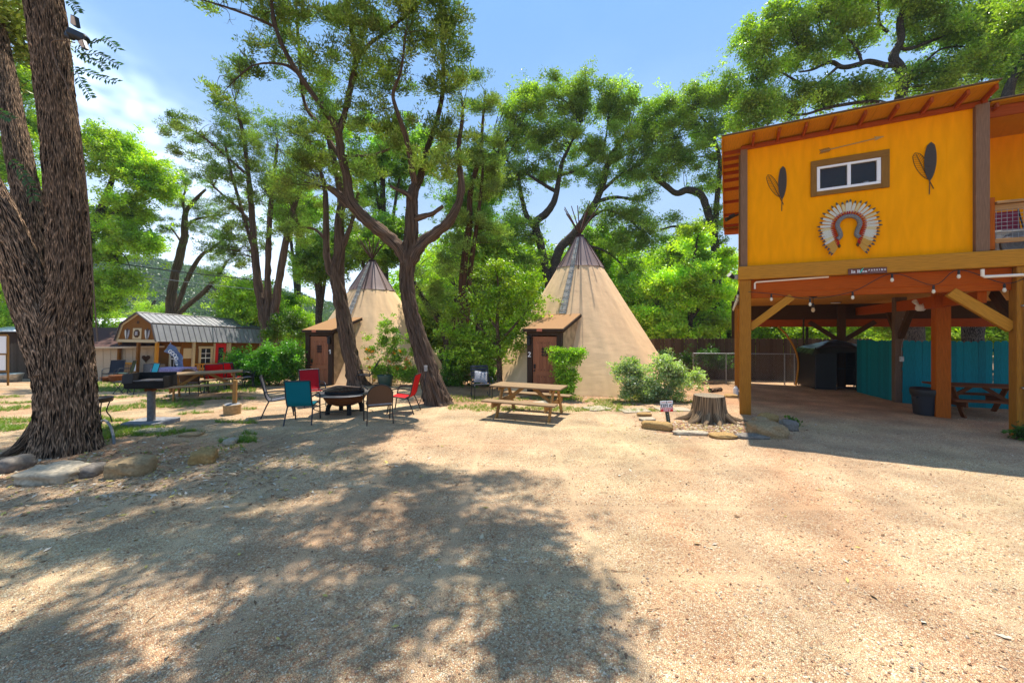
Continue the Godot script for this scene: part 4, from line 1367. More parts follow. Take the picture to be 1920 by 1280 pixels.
	for q in [[[140, 95], [165, 82], [180, 78], [200, 74], [218, 90]], [[150, 105], [180, 100], [200, 110], [222, 122]], [[145, 130], [165, 135], [190, 145], [218, 152]], [[140, 125], [150, 150], [160, 165], [170, 182]], [[150, 100], [172, 112], [190, 120], [198, 130]], [[128, 0], [138, 8], [146, 22]], [[-8, 205], [8, 215], [22, 222]], [[40, 325], [55, 345], [62, 372]], [[20, 300], [40, 320], [52, 340]]]:
		var pts := []
		for k in q.size():
			pts.append(at(q[k][0], q[k][1], d - 0.2 - 0.1 * k) - b)
		pts = curve(pts, 4)
		var rad := []
		rad.resize(pts.size())
		rad.fill(0.004)
		add_tube(tg, pts, rad, 4)
		for k in pts.size():
			for s in [-1, 1]:
				var dir: Vector3 = (pts[mini(k + 1, pts.size() - 1)] - pts[maxi(k - 1, 0)]).normalized()
				var side: Vector3 = dir.cross(Vector3(0.2, 0.3, 1)).normalized() * float(s)
				var a: Vector3 = pts[k]
				var tip: Vector3 = a + (side * 0.8 + dir * 0.7 + Vector3(0, -0.2, rr(-0.3, 0.3))).normalized() * rr(0.09, 0.14)
				var w: Vector3 = (tip - a).cross(Vector3(0, 0.3, 1)).normalized() * 0.022
				var mm := a.lerp(tip, 0.5) + Vector3(0, 0, 0.01)
				var kk := rr(0.7, 1.2)
				var c := Color(0.07, 0.15, 0.03) * kk
				sg.tri3(a, mm + w, tip, c)
				sg.tri3(a, tip, mm - w, c)
	part(t, "leaf_sprays", sg.mesh(), M.leaf).set_meta("kind", "stuff")
	part(t, "twigs", tg.mesh(), M.bark).set_meta("kind", "stuff")
	# the floodlight on the trunk
	var f := thing("floodlight", "grey twin-head security floodlight fixed high on the pecan trunk", "floodlight", at(136, 66, d - 0.55))
	box(f, "housing", Vector3(0.08, -0.01, 0), Vector3(0.26, 0.12, 0.14), M.frame, Vector3(0, 0.3, -0.35), 0.03)
	box(f, "mount", Vector3(-0.1, 0.03, -0.05), Vector3(0.12, 0.1, 0.1), M.frame, Vector3(0, 0, -0.3), 0.02)
	var h1 := prism(f, "lamp_head", [Vector2(-0.07, 0.11), Vector2(0.02, 0.07), Vector2(0.06, -0.1), Vector2(0.0, -0.09), Vector2(-0.075, -0.03)], 0.05, M.frame, Transform3D(Basis(Vector3.UP, -0.2), Vector3(0.07, 0.2, 0.02)))
	prism(h1, "lens", [Vector2(-0.06, 0.095), Vector2(0.01, 0.06), Vector2(0.045, -0.08), Vector2(0.0, -0.075), Vector2(-0.065, -0.03)], 0.02, M.lens, Transform3D(Basis(), Vector3(0, 0, 0.022)))
	var h2 := prism(f, "lamp_head", [Vector2(-0.07, 0.03), Vector2(0.03, 0.05), Vector2(0.1, -0.1), Vector2(0.03, -0.1)], 0.05, M.frame, Transform3D(Basis(Vector3.UP, -0.2), Vector3(0.2, -0.16, 0.04)))
	prism(h2, "lens", [Vector2(-0.055, 0.02), Vector2(0.025, 0.038), Vector2(0.08, -0.085), Vector2(0.035, -0.085)], 0.02, M.lens, Transform3D(Basis(), Vector3(0, 0, 0.022)))
	tube(t, "cable", [at(140, 80, d - 0.56) - b, at(112, 75, d - 0.62) - b, at(95, 82, d - 0.62) - b, at(105, 120, d - 0.6) - b, at(128, 170, d - 0.58) - b, at(148, 250, d - 0.5) - b, at(160, 340, d - 0.42) - b, at(168, 440, d - 0.4) - b, at(176, 560, d - 0.42) - b, at(182, 640, d - 0.45) - b], 0.009, M.greywood, 6, 5)
	# a bent hose end at the foot of the trunk
	tag(tube(self, "hose_pipe", [gp(186, 800) + Vector3(0, 0.1, 0), gp(196, 800) + Vector3(0, 0.14, 0), gp(207, 812) + Vector3(0, 0.13, 0), gp(213, 828) + Vector3(0, 0.04, 0), gp(213, 833) + Vector3(0, -0.02, 0)], 0.024, M.steel_post, 10, 5), "grey bent hose end sticking out beside the pecan's foot", "hose")

func shrub(called: String, label: String, px: float, base_y: float, blobs: Array, S: Array, m: Material, c0: Color, c1: Color, per: int, cr: float, stems := 5, twig := 0.006) -> Node3D:
	var b := gp(px, base_y)
	var d := -b.z
	var t := thing(called, label, "shrub", b)
	var limbs := []
	var B := bp(blobs, d, b)
	for k in stems:
		var g := Geo.new()
		var e: Vector3 = B[k % B.size()][0]
		var s := Vector3(e.x * 0.35 + rr(-0.1, 0.1), -0.03, rr(-0.1, 0.1))
		limbs.append(add_limb(g, {"p": [s, s.lerp(e, 0.5) + Vector3(rr(-0.05, 0.05), 0.05, 0), e], "r": [twig * 2.2, twig * 1.8, twig]}, 4, 6))
		part(t, "stem", g.mesh(), M.bark)
	add_crown(t, limbs, B, S, m, M.bark, c0, c1, per, cr, 0.8, twig)
	return t

func shrubs() -> void:
	var small := [sprig_mesh(26, 0.07, 0.15, 0.55), sprig_mesh(26, 0.065, 0.15, 0.55)]
	var mid_ := [sprig_mesh(26, 0.085, 0.18, 0.5), sprig_mesh(26, 0.09, 0.18, 0.5)]
	shrub("leafy_bush", "big dense green bush beneath the many-stemmed cedar", 510, 722, [[455, 685, 28, 22, 9], [490, 678, 30, 12, 8], [470, 700, 32, 16, 9], [530, 680, 32, 14, 9], [552, 668, 20, 22, 7], [510, 695, 34, 20, 11], [545, 695, 24, 20, 8], [442, 678, 14, 10, 3], [500, 662, 20, 6, 3], [430, 700, 10, 14, 2]], mid_, M.leaf, Color(0.1, 0.34, 0.035), Color(0.3, 0.55, 0.06), 24, 0.34, 8, 0.009)
	shrub("vine_bush", "climbing greenery round the cedar stems above the big bush", 520, 716, [[508, 630, 10, 22, 3], [520, 605, 10, 24, 3], [548, 612, 16, 14, 3], [566, 628, 10, 10, 2]], mid_, M.leaf_thin, Color(0.06, 0.16, 0.02), Color(0.2, 0.3, 0.04), 20, 0.3, 3, 0.008)
	var fl := shrub("flowering_shrub", "tall shrub with orange flowers beside the door of tipi 1", 735, 722, [[725, 700, 24, 16, 8], [755, 695, 24, 18, 8], [735, 670, 20, 18, 6], [765, 665, 18, 20, 5], [718, 640, 7, 22, 4], [722, 610, 6, 14, 3], [740, 635, 8, 22, 3], [695, 660, 8, 16, 3], [705, 690, 14, 16, 4], [770, 640, 10, 24, 3], [775, 705, 16, 14, 4], [690, 640, 4, 8, 1]], small, M.leaf_thin, Color(0.22, 0.45, 0.05), Color(0.5, 0.68, 0.1), 13, 0.22, 8, 0.005)
	var xs := []
	var cs := PackedColorArray()
	var fb := gp(735, 722)
	for q in [[740, 662], [743, 690], [690, 655], [688, 672], [698, 660], [750, 660], [762, 672], [694, 690], [735, 683], [728, 676], [770, 680], [686, 655], [742, 688], [700, 715], [757, 690]]:
		for k in 3:
			xs.append(Transform3D(Basis(rdir(), rr(0, TAU)).scaled(Vector3.ONE * rr(0.035, 0.06)), at(q[0] + rr(-3, 3), q[1] + rr(-3, 3), -fb.z - 0.35) - fb))
			var c := Color(0.8, 0.2, 0.01).lerp(Color(0.85, 0.45, 0.02), rng.randf())
			cs.append(Color(c.r, c.g, c.b))
	scatter(fl, "blossom", clump_mesh(14, 1.1), M.leaf_thin, xs, cs)
	shrub("leafy_bush", "upright bright green bush at the right of the door of tipi 2", 1062, 748, [[1062, 735, 10, 14, 4], [1058, 715, 14, 14, 6], [1070, 705, 14, 16, 6], [1054, 690, 15, 16, 5], [1076, 682, 12, 14, 4], [1046, 670, 12, 12, 3], [1068, 668, 15, 12, 4], [1085, 665, 8, 10, 2], [1040, 658, 8, 8, 2], [1058, 755, 12, 8, 3]], small, M.leaf_thin, Color(0.3, 0.58, 0.05), Color(0.6, 0.88, 0.1), 11, 0.17, 8, 0.005)
	shrub("variegated_shrub", "wide pale silvery-leaved shrub before the right side of tipi 2", 1225, 752, [[1175, 725, 24, 18, 8], [1205, 730, 26, 18, 9], [1245, 728, 28, 20, 10], [1280, 712, 24, 18, 8], [1170, 700, 20, 16, 6], [1200, 698, 26, 18, 8], [1235, 690, 26, 16, 7], [1265, 685, 22, 16, 6], [1180, 680, 14, 10, 3], [1250, 672, 12, 12, 3], [1295, 705, 16, 10, 3], [1305, 715, 12, 6, 2], [1270, 745, 20, 10, 5], [1215, 748, 24, 8, 5]], small, M.leaf, Color(0.42, 0.54, 0.2), Color(1.0, 1.0, 0.8), 11, 0.19, 9, 0.005)
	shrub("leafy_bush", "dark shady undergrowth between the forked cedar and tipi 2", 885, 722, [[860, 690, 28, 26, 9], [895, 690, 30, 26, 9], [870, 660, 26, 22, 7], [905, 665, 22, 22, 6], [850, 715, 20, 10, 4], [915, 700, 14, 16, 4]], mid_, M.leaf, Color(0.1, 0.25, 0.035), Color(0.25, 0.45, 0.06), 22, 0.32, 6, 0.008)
	shrub("ivy", "green creeper spilling over the plank fence right of tipi 2", 1300, 716, [[1250, 665, 10, 6, 3], [1290, 672, 14, 7, 4], [1340, 665, 22, 10, 6], [1345, 685, 20, 12, 5], [1320, 668, 14, 6, 3]], mid_, M.leaf, Color(0.04, 0.12, 0.02), Color(0.12, 0.22, 0.03), 10, 0.25, 2, 0.006)
	shrub("weed", "small green weed growing at the foot of the right carport post", 1912, 824, [[1912, 815, 10, 8, 4]], small, M.leaf, Color(0.05, 0.14, 0.02), Color(0.14, 0.26, 0.04), 6, 0.1, 3, 0.004)
	shrub("weed", "tuft of ferny weed on the big flat stone beside the stump", 1483, 795, [[1482, 795, 8, 6, 4]], small, M.leaf, Color(0.09, 0.2, 0.03), Color(0.2, 0.3, 0.05), 6, 0.08, 2, 0.003)

# ---------------------------------------------------------------- tipis
func tipi(label: String, c: Vector3, R: float, H: float, yaw: float, number: String, num_side: float, lamp_side: float, cap: float) -> Node3D:
	var t := thing("tipi", label, "tipi", c, yaw, "canvas tipis")
	var n := FastNoiseLite.new()
	n.seed = int(R * 1000.0); n.frequency = 1.0; n.fractal_octaves = 3
	var NP := 13
	var seg := 156
	var rows := 60
	var rad := func(a: float, k: float) -> float:   # k = 0 at the ground, 1 at the apex
		var base := R * (1.0 - k) + 0.05
		var f := absf(fposmod(a / TAU * NP, 1.0) - 0.5) * 2.0    # 1 at a pole
		var sag := 0.022 * (1.0 - f * f) * base
		var fold := 0.0
		# creases that spread from the pegs at the hem
		fold += 0.035 * exp(-k / 0.07) * sin(a * NP * 3.0 + 6.0 * n.get_noise_2d(a * 4.0, 3.0))
		# short slack wrinkles that run across between the poles
		fold += 0.012 * maxf(0.0, n.get_noise_2d(a * 3.0 + 50.0, k * 70.0)) * (0.4 + sin(k * 9.0) * 0.4)
		fold += 0.02 * n.get_noise_2d(a * 6.0, k * 5.0 + 9.0)
		return base - sag + fold
	var g := Geo.new()
	for i in rows + 1:
		var k := cap * i / rows
		for j in seg + 1:
			var a := TAU * (j % seg) / seg
			var r: float = rad.call(a, k)
			g.vert(Vector3(r * cos(a), H * k - 0.03 * (1.0 if i == 0 else 0.0), -r * sin(a)), Vector2(float(j) / seg * TAU * R, k * H * 1.2))
		g.seams.append([i * (seg + 1), i * (seg + 1) + seg])
	for i in rows:
		for j in seg:
			var p := i * (seg + 1) + j
			var q := p + seg + 1
			g.tri(p, q, p + 1); g.tri(p + 1, q, q + 1)
	part(t, "cover", g.mesh(), M.canvas)
	g = Geo.new()
	for i in 13:
		var k := cap - 0.012 + (0.985 - cap + 0.012) * i / 12.0
		for j in seg + 1:
			var a := TAU * (j % seg) / seg
			var f := absf(fposmod(a / TAU * NP, 1.0) - 0.5) * 2.0
			var r := R * (1.0 - k) * (1.0 - 0.05 * (1.0 - f * f)) + 0.085 + (0.012 if i == 0 else 0.0)
			g.vert(Vector3(r * cos(a), H * k, -r * sin(a)), Vector2(float(j) / seg * 6.0, k * H))
		g.seams.append([i * (seg + 1), i * (seg + 1) + seg])
	for i in 12:
		for j in seg:
			var p := i * (seg + 1) + j
			var q := p + seg + 1
			g.tri(p, q, p + 1); g.tri(p + 1, q, q + 1)
	part(t, "cap", g.mesh(), M.cap)
	# poles cross at the top and fan out
	for k in NP:
		var a := TAU * (k + 0.5) / NP
		var o := Vector3(cos(a), 0, -sin(a))
		var lift := rr(0.9, 1.35)
		var p0: Vector3 = o * 0.12 + Vector3(0, H * 0.965, 0)
		var p1: Vector3 = -o * lift * 0.68 + Vector3(rr(-0.12, 0.12), H * 0.99 + lift, rr(-0.12, 0.12))
		cyl(t, "pole", p0, p1, 0.03, M.pole, 0.016, 8)
	lathe(t, "rope_binding", [Vector2(0.17, -0.08), Vector2(0.19, -0.03), Vector2(0.185, 0.03), Vector2(0.16, 0.09)], M.strap, 16, Vector3(0, H * 0.975, 0))
	for k in range(0, NP, 2):
		var a := TAU * k / NP + 0.12
		var k0 := 0.97
		var k1: float = cap - [0.02, 0.07, 0.14, -0.02, 0.05, 0.11, 0.03, 0.09, 0.0, 0.12, 0.04, 0.08, 0.02][k]
		var pts := []
		for i in 6:
			var kk := lerpf(k0, k1, i / 5.0)
			var r := R * (1.0 - kk) + (0.1 if kk > cap - 0.02 else 0.075) + 0.005
			pts.append(Vector3(r * cos(a), H * kk, -r * sin(a)))
		tube(t, "strap", pts, 0.016, M.strap, 6)
	# entry: dark frame, little pitched hood, canvas cheeks
	var z0 := R + 0.06
	var hw := 0.62
	var top := 2.12
	var kb := 2.78
	var zb := R * (1.0 - kb / H) - 0.05
	for s in [-1.0, 1.0]:
		box(t, "door_post", Vector3(s * (hw - 0.09), top / 2 - 0.1, z0), Vector3(0.19, top + 0.2, 0.12), M.doorframe)
	box(t, "lintel", Vector3(0, top + 0.03, z0 + 0.004), Vector3(hw * 2 + 0.02, 0.16, 0.13), M.doorframe)
	box(t, "sill", Vector3(0, 0.05, z0 + 0.1), Vector3(hw * 2 - 0.3, 0.1, 0.36), M.frame)
	var xf := Transform3D(Basis(Vector3(0, 0, -1), Vector3.UP, Vector3(1, 0, 0)), Vector3.ZERO)   # prism x -> -z
	for s in [-1.0, 1.0]:
		var e := xf
		e.origin = Vector3(s * (hw - 0.02), 0, 0)
		prism(t, "cheek", [Vector2(-z0 + 0.05, 0.0), Vector2(-z0 + 0.05, top), Vector2(-zb + 0.1, kb - 0.03), Vector2(-R + 0.55, 0.0)], 0.03, M.canvas_side, e)
	var e2 := xf
	prism(t, "hood", [Vector2(-z0 - 0.16, top + 0.115), Vector2(-z0 - 0.16, top + 0.175), Vector2(-zb, kb + 0.06), Vector2(-zb, kb)], hw * 2 + 0.14, M.hood, e2)
	board(t, "fascia", Vector3(-hw - 0.075, top + 0.12, z0 + 0.165), Vector3(hw + 0.075, top + 0.12, z0 + 0.165), 0.1, 0.025, M.doorframe)
	for s in [-1.0, 1.0]:
		board(t, "rake_trim", Vector3(s * (hw + 0.085), top + 0.1, z0 + 0.17), Vector3(s * (hw + 0.085), kb - 0.02, zb + 0.02), 0.11, 0.025, M.doorframe)
	box(t, "plaque", Vector3(-0.12, top + 0.13, z0 + 0.185), Vector3(0.19, 0.1, 0.02), M.pink_sign)
	# the plank door
	var dr := box(t, "door", Vector3(0, 1.02, z0 - 0.035), Vector3(0.88, 2.02, 0.045), M.door)
	for k in 5:
		var x := (k - 2) * 0.122
		box(dr, "plank", Vector3(x, 0.35, 0.026), Vector3(0.112, 1.0, 0.016), M.door_b if k % 2 else M.door, Vector3.ZERO, 0.01)
		box(dr, "plank", Vector3(x, -0.6, 0.026), Vector3(0.112, 0.62, 0.016), M.door if k % 2 else M.door_b, Vector3.ZERO, 0.01)
		for y in [0.79, -0.1, -0.34]:
			cyl(dr, "stud", Vector3(x, y, 0.03), Vector3(x, y, 0.045), 0.016, M.iron, 0.008, 8)
	for k in 4:
		box(dr, "grille_bar", Vector3((k - 1.5) * 0.052, 0.5, 0.05), Vector3(0.02, 0.32, 0.015), M.iron)
	for k in 3:
		box(dr, "grille_bar", Vector3(0, 0.4 + k * 0.1, 0.054), Vector3(0.25, 0.02, 0.012), M.iron)
	var hs := -num_side
	if number == "2": hs = num_side
	box(dr, "lock_plate", Vector3(0.37 * hs, 0.0, 0.03), Vector3(0.07, 0.15, 0.025), M.iron)
	cyl(dr, "handle", Vector3(0.37 * hs, -0.14, 0.03), Vector3(0.37 * hs, -0.14, 0.085), 0.028, M.iron)
	text(t, "house_number", number, 0.17, M.white, Transform3D(Basis(), Vector3(num_side * (hw - 0.09), 1.42, z0 + 0.066)), true)
	var lamp := box(t, "wall_lamp", Vector3(lamp_side * (hw - 0.09), 1.86, z0 + 0.12), Vector3(0.12, 0.26, 0.12), M.iron, Vector3.ZERO, 0.03)
	box(lamp, "lamp_cap", Vector3(0, 0.15, 0), Vector3(0.16, 0.04, 0.16), M.iron, Vector3.ZERO, 0.015)
	# laced seam with its patterned strip, from the hood up to the cap
	var g2 := Geo.new()
	var steps := 26
	for i in steps + 1:
		var k := lerpf(kb / H + 0.012, 0.965, float(i) / steps)
		var r := R * (1.0 - k) + (0.075 if k < cap else 0.115)
		var w := lerpf(0.14, 0.06, float(i) / steps)
		for s in [-1.0, 1.0]:
			g2.vert(Vector3(s * w, H * k, sqrt(r * r - w * w)), Vector2(s, k))
	for i in steps:
		var p := i * 2
		g2.tri(p, p + 2, p + 1); g2.tri(p + 1, p + 2, p + 3)
	part(t, "lacing_strip", g2.mesh(), M.lace)
	for i in 12:
		var k := lerpf(kb / H + 0.03, 0.93, i / 11.0)
		var r := R * (1.0 - k) + (0.085 if k < cap else 0.125)
		var w := lerpf(0.15, 0.07, i / 11.0)
		cyl(t, "lacing_pin", Vector3(-w, H * k, sqrt(r * r - w * w)), Vector3(w, H * k + 0.02, sqrt(r * r - w * w)), 0.005, M.strap, -1, 6)
	return t

# ---------------------------------------------------------------- fences
func picket_fence(called: String, label: String, a: Vector3, b: Vector3, h: float, mats: Array, w: float, back_rail := 1.0, top_jit := 0.015, gap := 0.008) -> Node3D:
	var t := thing(called, label, "fence", a)
	var dir := b - a
	dir.y = 0
	var l := dir.length()
	dir = dir.normalized()
	var nrm := dir.cross(Vector3.UP)
	var meshes := []
	for k in 4:
		var hh := h + 0.3 + k * 0.012
		var g := Geo.new()
		var ww := (w - rr(0.3, 1.5) * gap) / 2.0
		add_prism(g, PackedVector2Array([Vector2(-ww, -0.3), Vector2(ww, -0.3), Vector2(ww, h - 0.05), Vector2(ww - 0.035, h), Vector2(-ww + 0.035, h), Vector2(-ww, h - 0.05)]), 0.018)
		# grain runs up the picket
		for i in g.uv.size():
			g.uv[i] = Vector2(g.v[i].y + k * 1.7, g.v[i].x + g.v[i].z + k * 0.31)
		meshes.append(g.mesh())
	var cnt := int(l / w)
	for k in cnt:
		var p := a + dir * (k + 0.5) * w
		p.y = G(p.x, p.z) + rr(-top_jit, top_jit)
		var o := part(t, "picket", meshes[rng.randi() % 4], mats[rng.randi() % mats.size()])
		o.transform = Transform3D(Basis(dir, Vector3.UP, dir.cross(Vector3.UP)) * Basis(Vector3.BACK, rr(-0.008, 0.008)), p - a + nrm * rr(-0.004, 0.004))
	for y in [0.35, h * 0.55, h - 0.25]:
		var p0 := a + nrm * (0.035 * back_rail)
		p0.y = G(a.x, a.z) + y
		var p1 := b + nrm * (0.035 * back_rail)
		p1.y = G(b.x, b.z) + y
		board(t, "rail", p0 - a, p1 - a, 0.09, 0.04, mats[0])
	for k in int(l / 2.4) + 1:
		var p := a + dir * minf(k * 2.4 + 0.1, l) + nrm * (0.1 * back_rail)
		p.y = G(p.x, p.z)
		board(t, "post", p - a - Vector3(0, 0.3, 0), p - a + Vector3(0, h - 0.1, 0), 0.09, 0.09, mats[0])
	return t

func make_fences() -> void:
	var brown := [M.fence, M.fence_b, M.fence_c]
	picket_fence("plank_fence", "long weathered brown plank fence behind tipi 2 and the carport", GP((1215.0 - CX) / F * 18.0, 18.0), GP((1640.0 - CX) / F * 17.0, 17.0), 1.86, brown, 0.145, -1.0)
	var bl := [M.blue, M.blue_b, M.blue_c]
	var P := func(t: float, s: float) -> Vector3:
		var w := HB * Vector3(t, 0, -s)
		w.y = G(w.x, w.z)
		return w
	picket_fence("blue_fence", "blue painted plank fence running back behind the kennel, left of the middle post", P.call(3.62, 6.3), P.call(4.05, 4.12), 1.84, bl, 0.14, -1.0, 0.015, 0.001)
	picket_fence("blue_fence", "blue painted plank fence behind the trash bin and the carport table", P.call(4.14, 4.05), P.call(7.6, 4.0), 1.84, bl, 0.14, -1.0, 0.015, 0.001)
	picket_fence("plank_fence", "gappy brown plank fence at the far left beyond the lawn", GP((-140.0 - CX) / F * 21.0, 21.0), GP((95.0 - CX) / F * 21.0, 21.0), 1.9, brown, 0.15, -1.0, 0.03)
	picket_fence("plank_fence", "short brown plank fence seen between the cedar and the maple-like tree", GP((822.0 - CX) / F * 23.0, 23.0), GP((880.0 - CX) / F * 23.0, 23.0), 1.7, brown, 0.15)
	# galvanised chain-link fence before the brown one
	var t := thing("chain_link_fence", "grey galvanised pipe and chain-link fence before the brown plank fence", "fence", GP((1300.0 - CX) / F * 16.5, 16.5))
	var o := t.position
	var A := o
	var B := GP((1512.0 - CX) / F * 15.9, 15.9)
	tube(t, "top_rail", [A - o + Vector3(0, 1.24, 0), B - o + Vector3(0, 1.24, 0)], 0.021, M.galv)
	for k in [0.0, 0.3, 0.43, 0.815, 0.9, 1.0]:
		var p := A.lerp(B, k)
		cyl(t, "post", p - o + Vector3(0, -0.2, 0), p - o + Vector3(0, 1.27, 0), 0.024, M.galv)
	var g := Geo.new()
	var dir := (B - A)
	var l := dir.length()
	dir /= l
	for s in [-1.0, 1.0]:
		var x := -1.2
		while x < l:
			var x0 := clampf(x, 0.0, l)
			var x1 := clampf(x + 1.2, 0.0, l)
			var y0 := 0.04 + (x0 - x)
			var y1 := 0.04 + (x1 - x)
			if s < 0.0:
				y0 = 1.28 - y0; y1 = 1.28 - y1
			if x1 > x0: add_tube(g, [A - o + dir * x0 + Vector3(0, y0, 0.024), A - o + dir * x1 + Vector3(0, y1, 0.026 + s * 0.003)], [0.0022, 0.0022], 3, null, false)
			x += 0.085
	part(t, "chain_link", g.mesh(), M.galv).set_meta("kind", "stuff")

# ---------------------------------------------------------------- the stilt house
func HP(t: float, y: float, s: float) -> Vector3:
	return Vector3(t, y, -s)

func hthing(called: String, label: String, cat: String, t: float, y: float, s: float, group := "", turn := 0.0) -> Node3D:
	var o := thing(called, label, cat, HB * HP(t, y, s), HB.basis.get_euler().y + turn, group)
	return o

func make_house() -> void:
	var h := thing("stilt_house", "yellow house on timber stilts with a shed roof over an open carport", "house", HB.origin, HB.basis.get_euler().y)
	var W := 4.06
	var yb := 3.53
	var D := 6.3
	var roof_y := func(s: float) -> float: return 6.64 - 0.085 * s
	# ---- posts and braces
	var ph := 3.19
	var gy_ := func(t: float, s: float) -> float:
		var w := HB * Vector3(t, 0, -s)
		return G(w.x, w.z) - 0.25
	for q in [[0.0, 0.0, 0.25, "post"], [4.72, -0.02, 0.27, "post"], [-0.02, 5.5, 0.25, "post"], [-0.1, 9.0, 0.24, "dark"], [4.22, 1.9, 0.27, "redpost"], [4.12, 4.22, 0.27, "greywood"], [3.5, 7.9, 0.24, "darkwood"], [8.4, 0.0, 0.25, "post"]]:
		var y0: float = gy_.call(q[0], q[1])
		var m: StandardMaterial3D = M.darkwood if q[3] == "dark" else M[q[3]]
		board(h, "post", HP(q[0], y0, q[1]), HP(q[0], ph - 0.004, q[1]), q[2], q[2], m, Vector3.RIGHT, 0.012)
	board(h, "brace", HP(0.1, 1.98, 0.02), HP(0.98, 2.74, 0.02), 0.17, 0.12, M.beam, Vector3.UP)
	board(h, "brace", HP(4.6, 1.98, 0.03), HP(3.72, 2.74, 0.03), 0.2, 0.13, M.beam, Vector3.UP)
	board(h, "brace", HP(0.0, 2.0, 0.15), HP(0.0, 2.74, 0.95), 0.17, 0.12, M.post, Vector3.UP)
	board(h, "brace", HP(4.72, 2.0, 0.15), HP(4.72, 2.74, 0.95), 0.17, 0.12, M.darkwood, Vector3.UP)
	for s in [-1.0, 1.0]:
		board(h, "brace", HP(4.12, 1.7, 4.22 + s * 0.1), HP(4.12, 2.5, 4.22 + s * 0.9), 0.16, 0.13, M.darkwood, Vector3.UP)
		board(h, "brace", HP(3.5 + s * 0.1, 1.5, 7.9), HP(3.5 + s * 1.0, 2.2, 7.9), 0.16, 0.12, M.darkwood, Vector3.UP)
	board(h, "brace", HP(-0.02, 1.9, 5.35), HP(-0.02, 2.7, 4.5), 0.16, 0.12, M.post, Vector3.UP)
	# ---- beams
	board(h, "front_beam", HP(-0.16, 3.36, -0.03), HP(9.0, 3.36, -0.03), 0.335, 0.3, M.beam, Vector3.UP, 0.015)
	board(h, "header", HP(0.13, 3.03, 0.05), HP(4.58, 3.03, 0.05), 0.31, 0.14, M.red)
	board(h, "header", HP(0.13, 2.81, 0.08), HP(4.58, 2.81, 0.08), 0.145, 0.16, M.red)
	board(h, "header", HP(4.86, 2.94, 0.06), HP(8.27, 2.94, 0.06), 0.4, 0.14, M.red)
	board(h, "side_beam", HP(-0.02, 3.0, 0.14), HP(-0.02, 3.0, 9.0), 0.36, 0.14, M.greywood)
	board(h, "side_beam", HP(0.04, 3.36, 0.13), HP(0.04, 3.36, 6.2), 0.33, 0.14, M.beam)
	board(h, "inner_beam", HP(4.14, 2.61, 1.7), HP(4.14, 2.61, 8.6), 0.29, 0.24, M.red)
	board(h, "inner_beam", HP(4.24, 2.62, 0.17), HP(4.24, 2.62, 1.68), 0.24, 0.14, M.red)
	board(h, "back_beam", HP(0.0, 2.16, 8.3), HP(8.3, 2.16, 8.3), 0.3, 0.16, M.rafter)
	board(h, "back_panel", HP(0.0, 2.62, 8.33), HP(8.3, 2.62, 8.33), 0.64, 0.04, M.darkwood)
	# carport ceiling of plywood sheets
	for i in 4:
		for j in 3:
			box(h, "ceiling_sheet", HP(1.02 + i * 2.06, 2.9, 1.62 + j * 2.5), Vector3(2.05, 0.02, 2.49), M.ceil, Vector3.ZERO, 0.003)
	box(h, "floor_deck", HP(4.1, 3.05, 4.4), Vector3(8.2, 0.2, 8.2), M.darkwood)
	# ---- walls, with the window opening left open
	var wo := [1.41, 2.66, 5.16, 5.86]
	var ft := 6.59
	var g := Geo.new()
	# sheets 1.22 m wide with hairline joints, cut round the window
	var cells := []
	for q in [[0.0, 1.218], [1.222, 2.438], [2.442, 3.658], [3.662, W]]:
		for r in [[q[0], minf(q[1], wo[0]), yb, ft], [maxf(q[0], wo[1]), q[1], yb, ft], [maxf(q[0], wo[0]), minf(q[1], wo[1]), yb, wo[2]], [maxf(q[0], wo[0]), minf(q[1], wo[1]), wo[3], ft]]:
			if r[1] - r[0] > 0.005: cells.append(r)
	for q in cells:
		var z := 0.0
		g.quad(Vector3(q[0], q[2], z), Vector3(q[1], q[2], z), Vector3(q[1], q[3], z), Vector3(q[0], q[3], z), Vector2(q[0], q[2]), Vector2(q[1], q[2]), Vector2(q[1], q[3]), Vector2(q[0], q[3]))
		g.quad(Vector3(q[1], q[2], -0.12), Vector3(q[0], q[2], -0.12), Vector3(q[0], q[3], -0.12), Vector3(q[1], q[3], -0.12))
	g.quad(Vector3(wo[0], wo[2], -0.12), Vector3(wo[1], wo[2], -0.12), Vector3(wo[1], wo[2], 0), Vector3(wo[0], wo[2], 0))
	g.quad(Vector3(wo[0], wo[3], 0), Vector3(wo[1], wo[3], 0), Vector3(wo[1], wo[3], -0.12), Vector3(wo[0], wo[3], -0.12))
	part(h, "front_wall", g.mesh(), M.yellow)
	for x in [0.06, W - 0.06]:
		prism(h, "side_wall", [Vector2(0.125, yb), Vector2(D + 0.12, yb), Vector2(D + 0.12, roof_y.call(D + 0.12) - 0.02), Vector2(0.125, roof_y.call(0.125) - 0.02)], 0.12, M.yellow, Transform3D(Basis(Vector3(0, 0, -1), Vector3.UP, Vector3(1, 0, 0)), Vector3(x, 0, 0)))
	box(h, "back_wall", HP(W / 2, (yb + 6.06) / 2, D + 0.2), Vector3(W, 6.06 - yb, 0.12), M.yellow)
	board(h, "corner_post", HP(-0.03, yb + 0.003, -0.02), HP(-0.03, 6.5, -0.02), 0.15, 0.14, M.cornerwood, Vector3.RIGHT)
	board(h, "corner_post", HP(-0.08, yb + 0.003, 0.15), HP(-0.08, 6.45, 0.15), 0.12, 0.1, M.trimwood, Vector3.RIGHT)
	board(h, "corner_post", HP(W + 0.08, yb + 0.003, -0.03), HP(W + 0.08, 6.52, -0.03), 0.2, 0.17, M.cornerwood, Vector3.RIGHT)
	# ---- window
	var wn := Node3D.new()
	wn.name = "window"
	h.add_child(wn, true)
	var w0 := 1.345; var w1 := 2.745; var y0 := 5.1; var y1 := 5.93
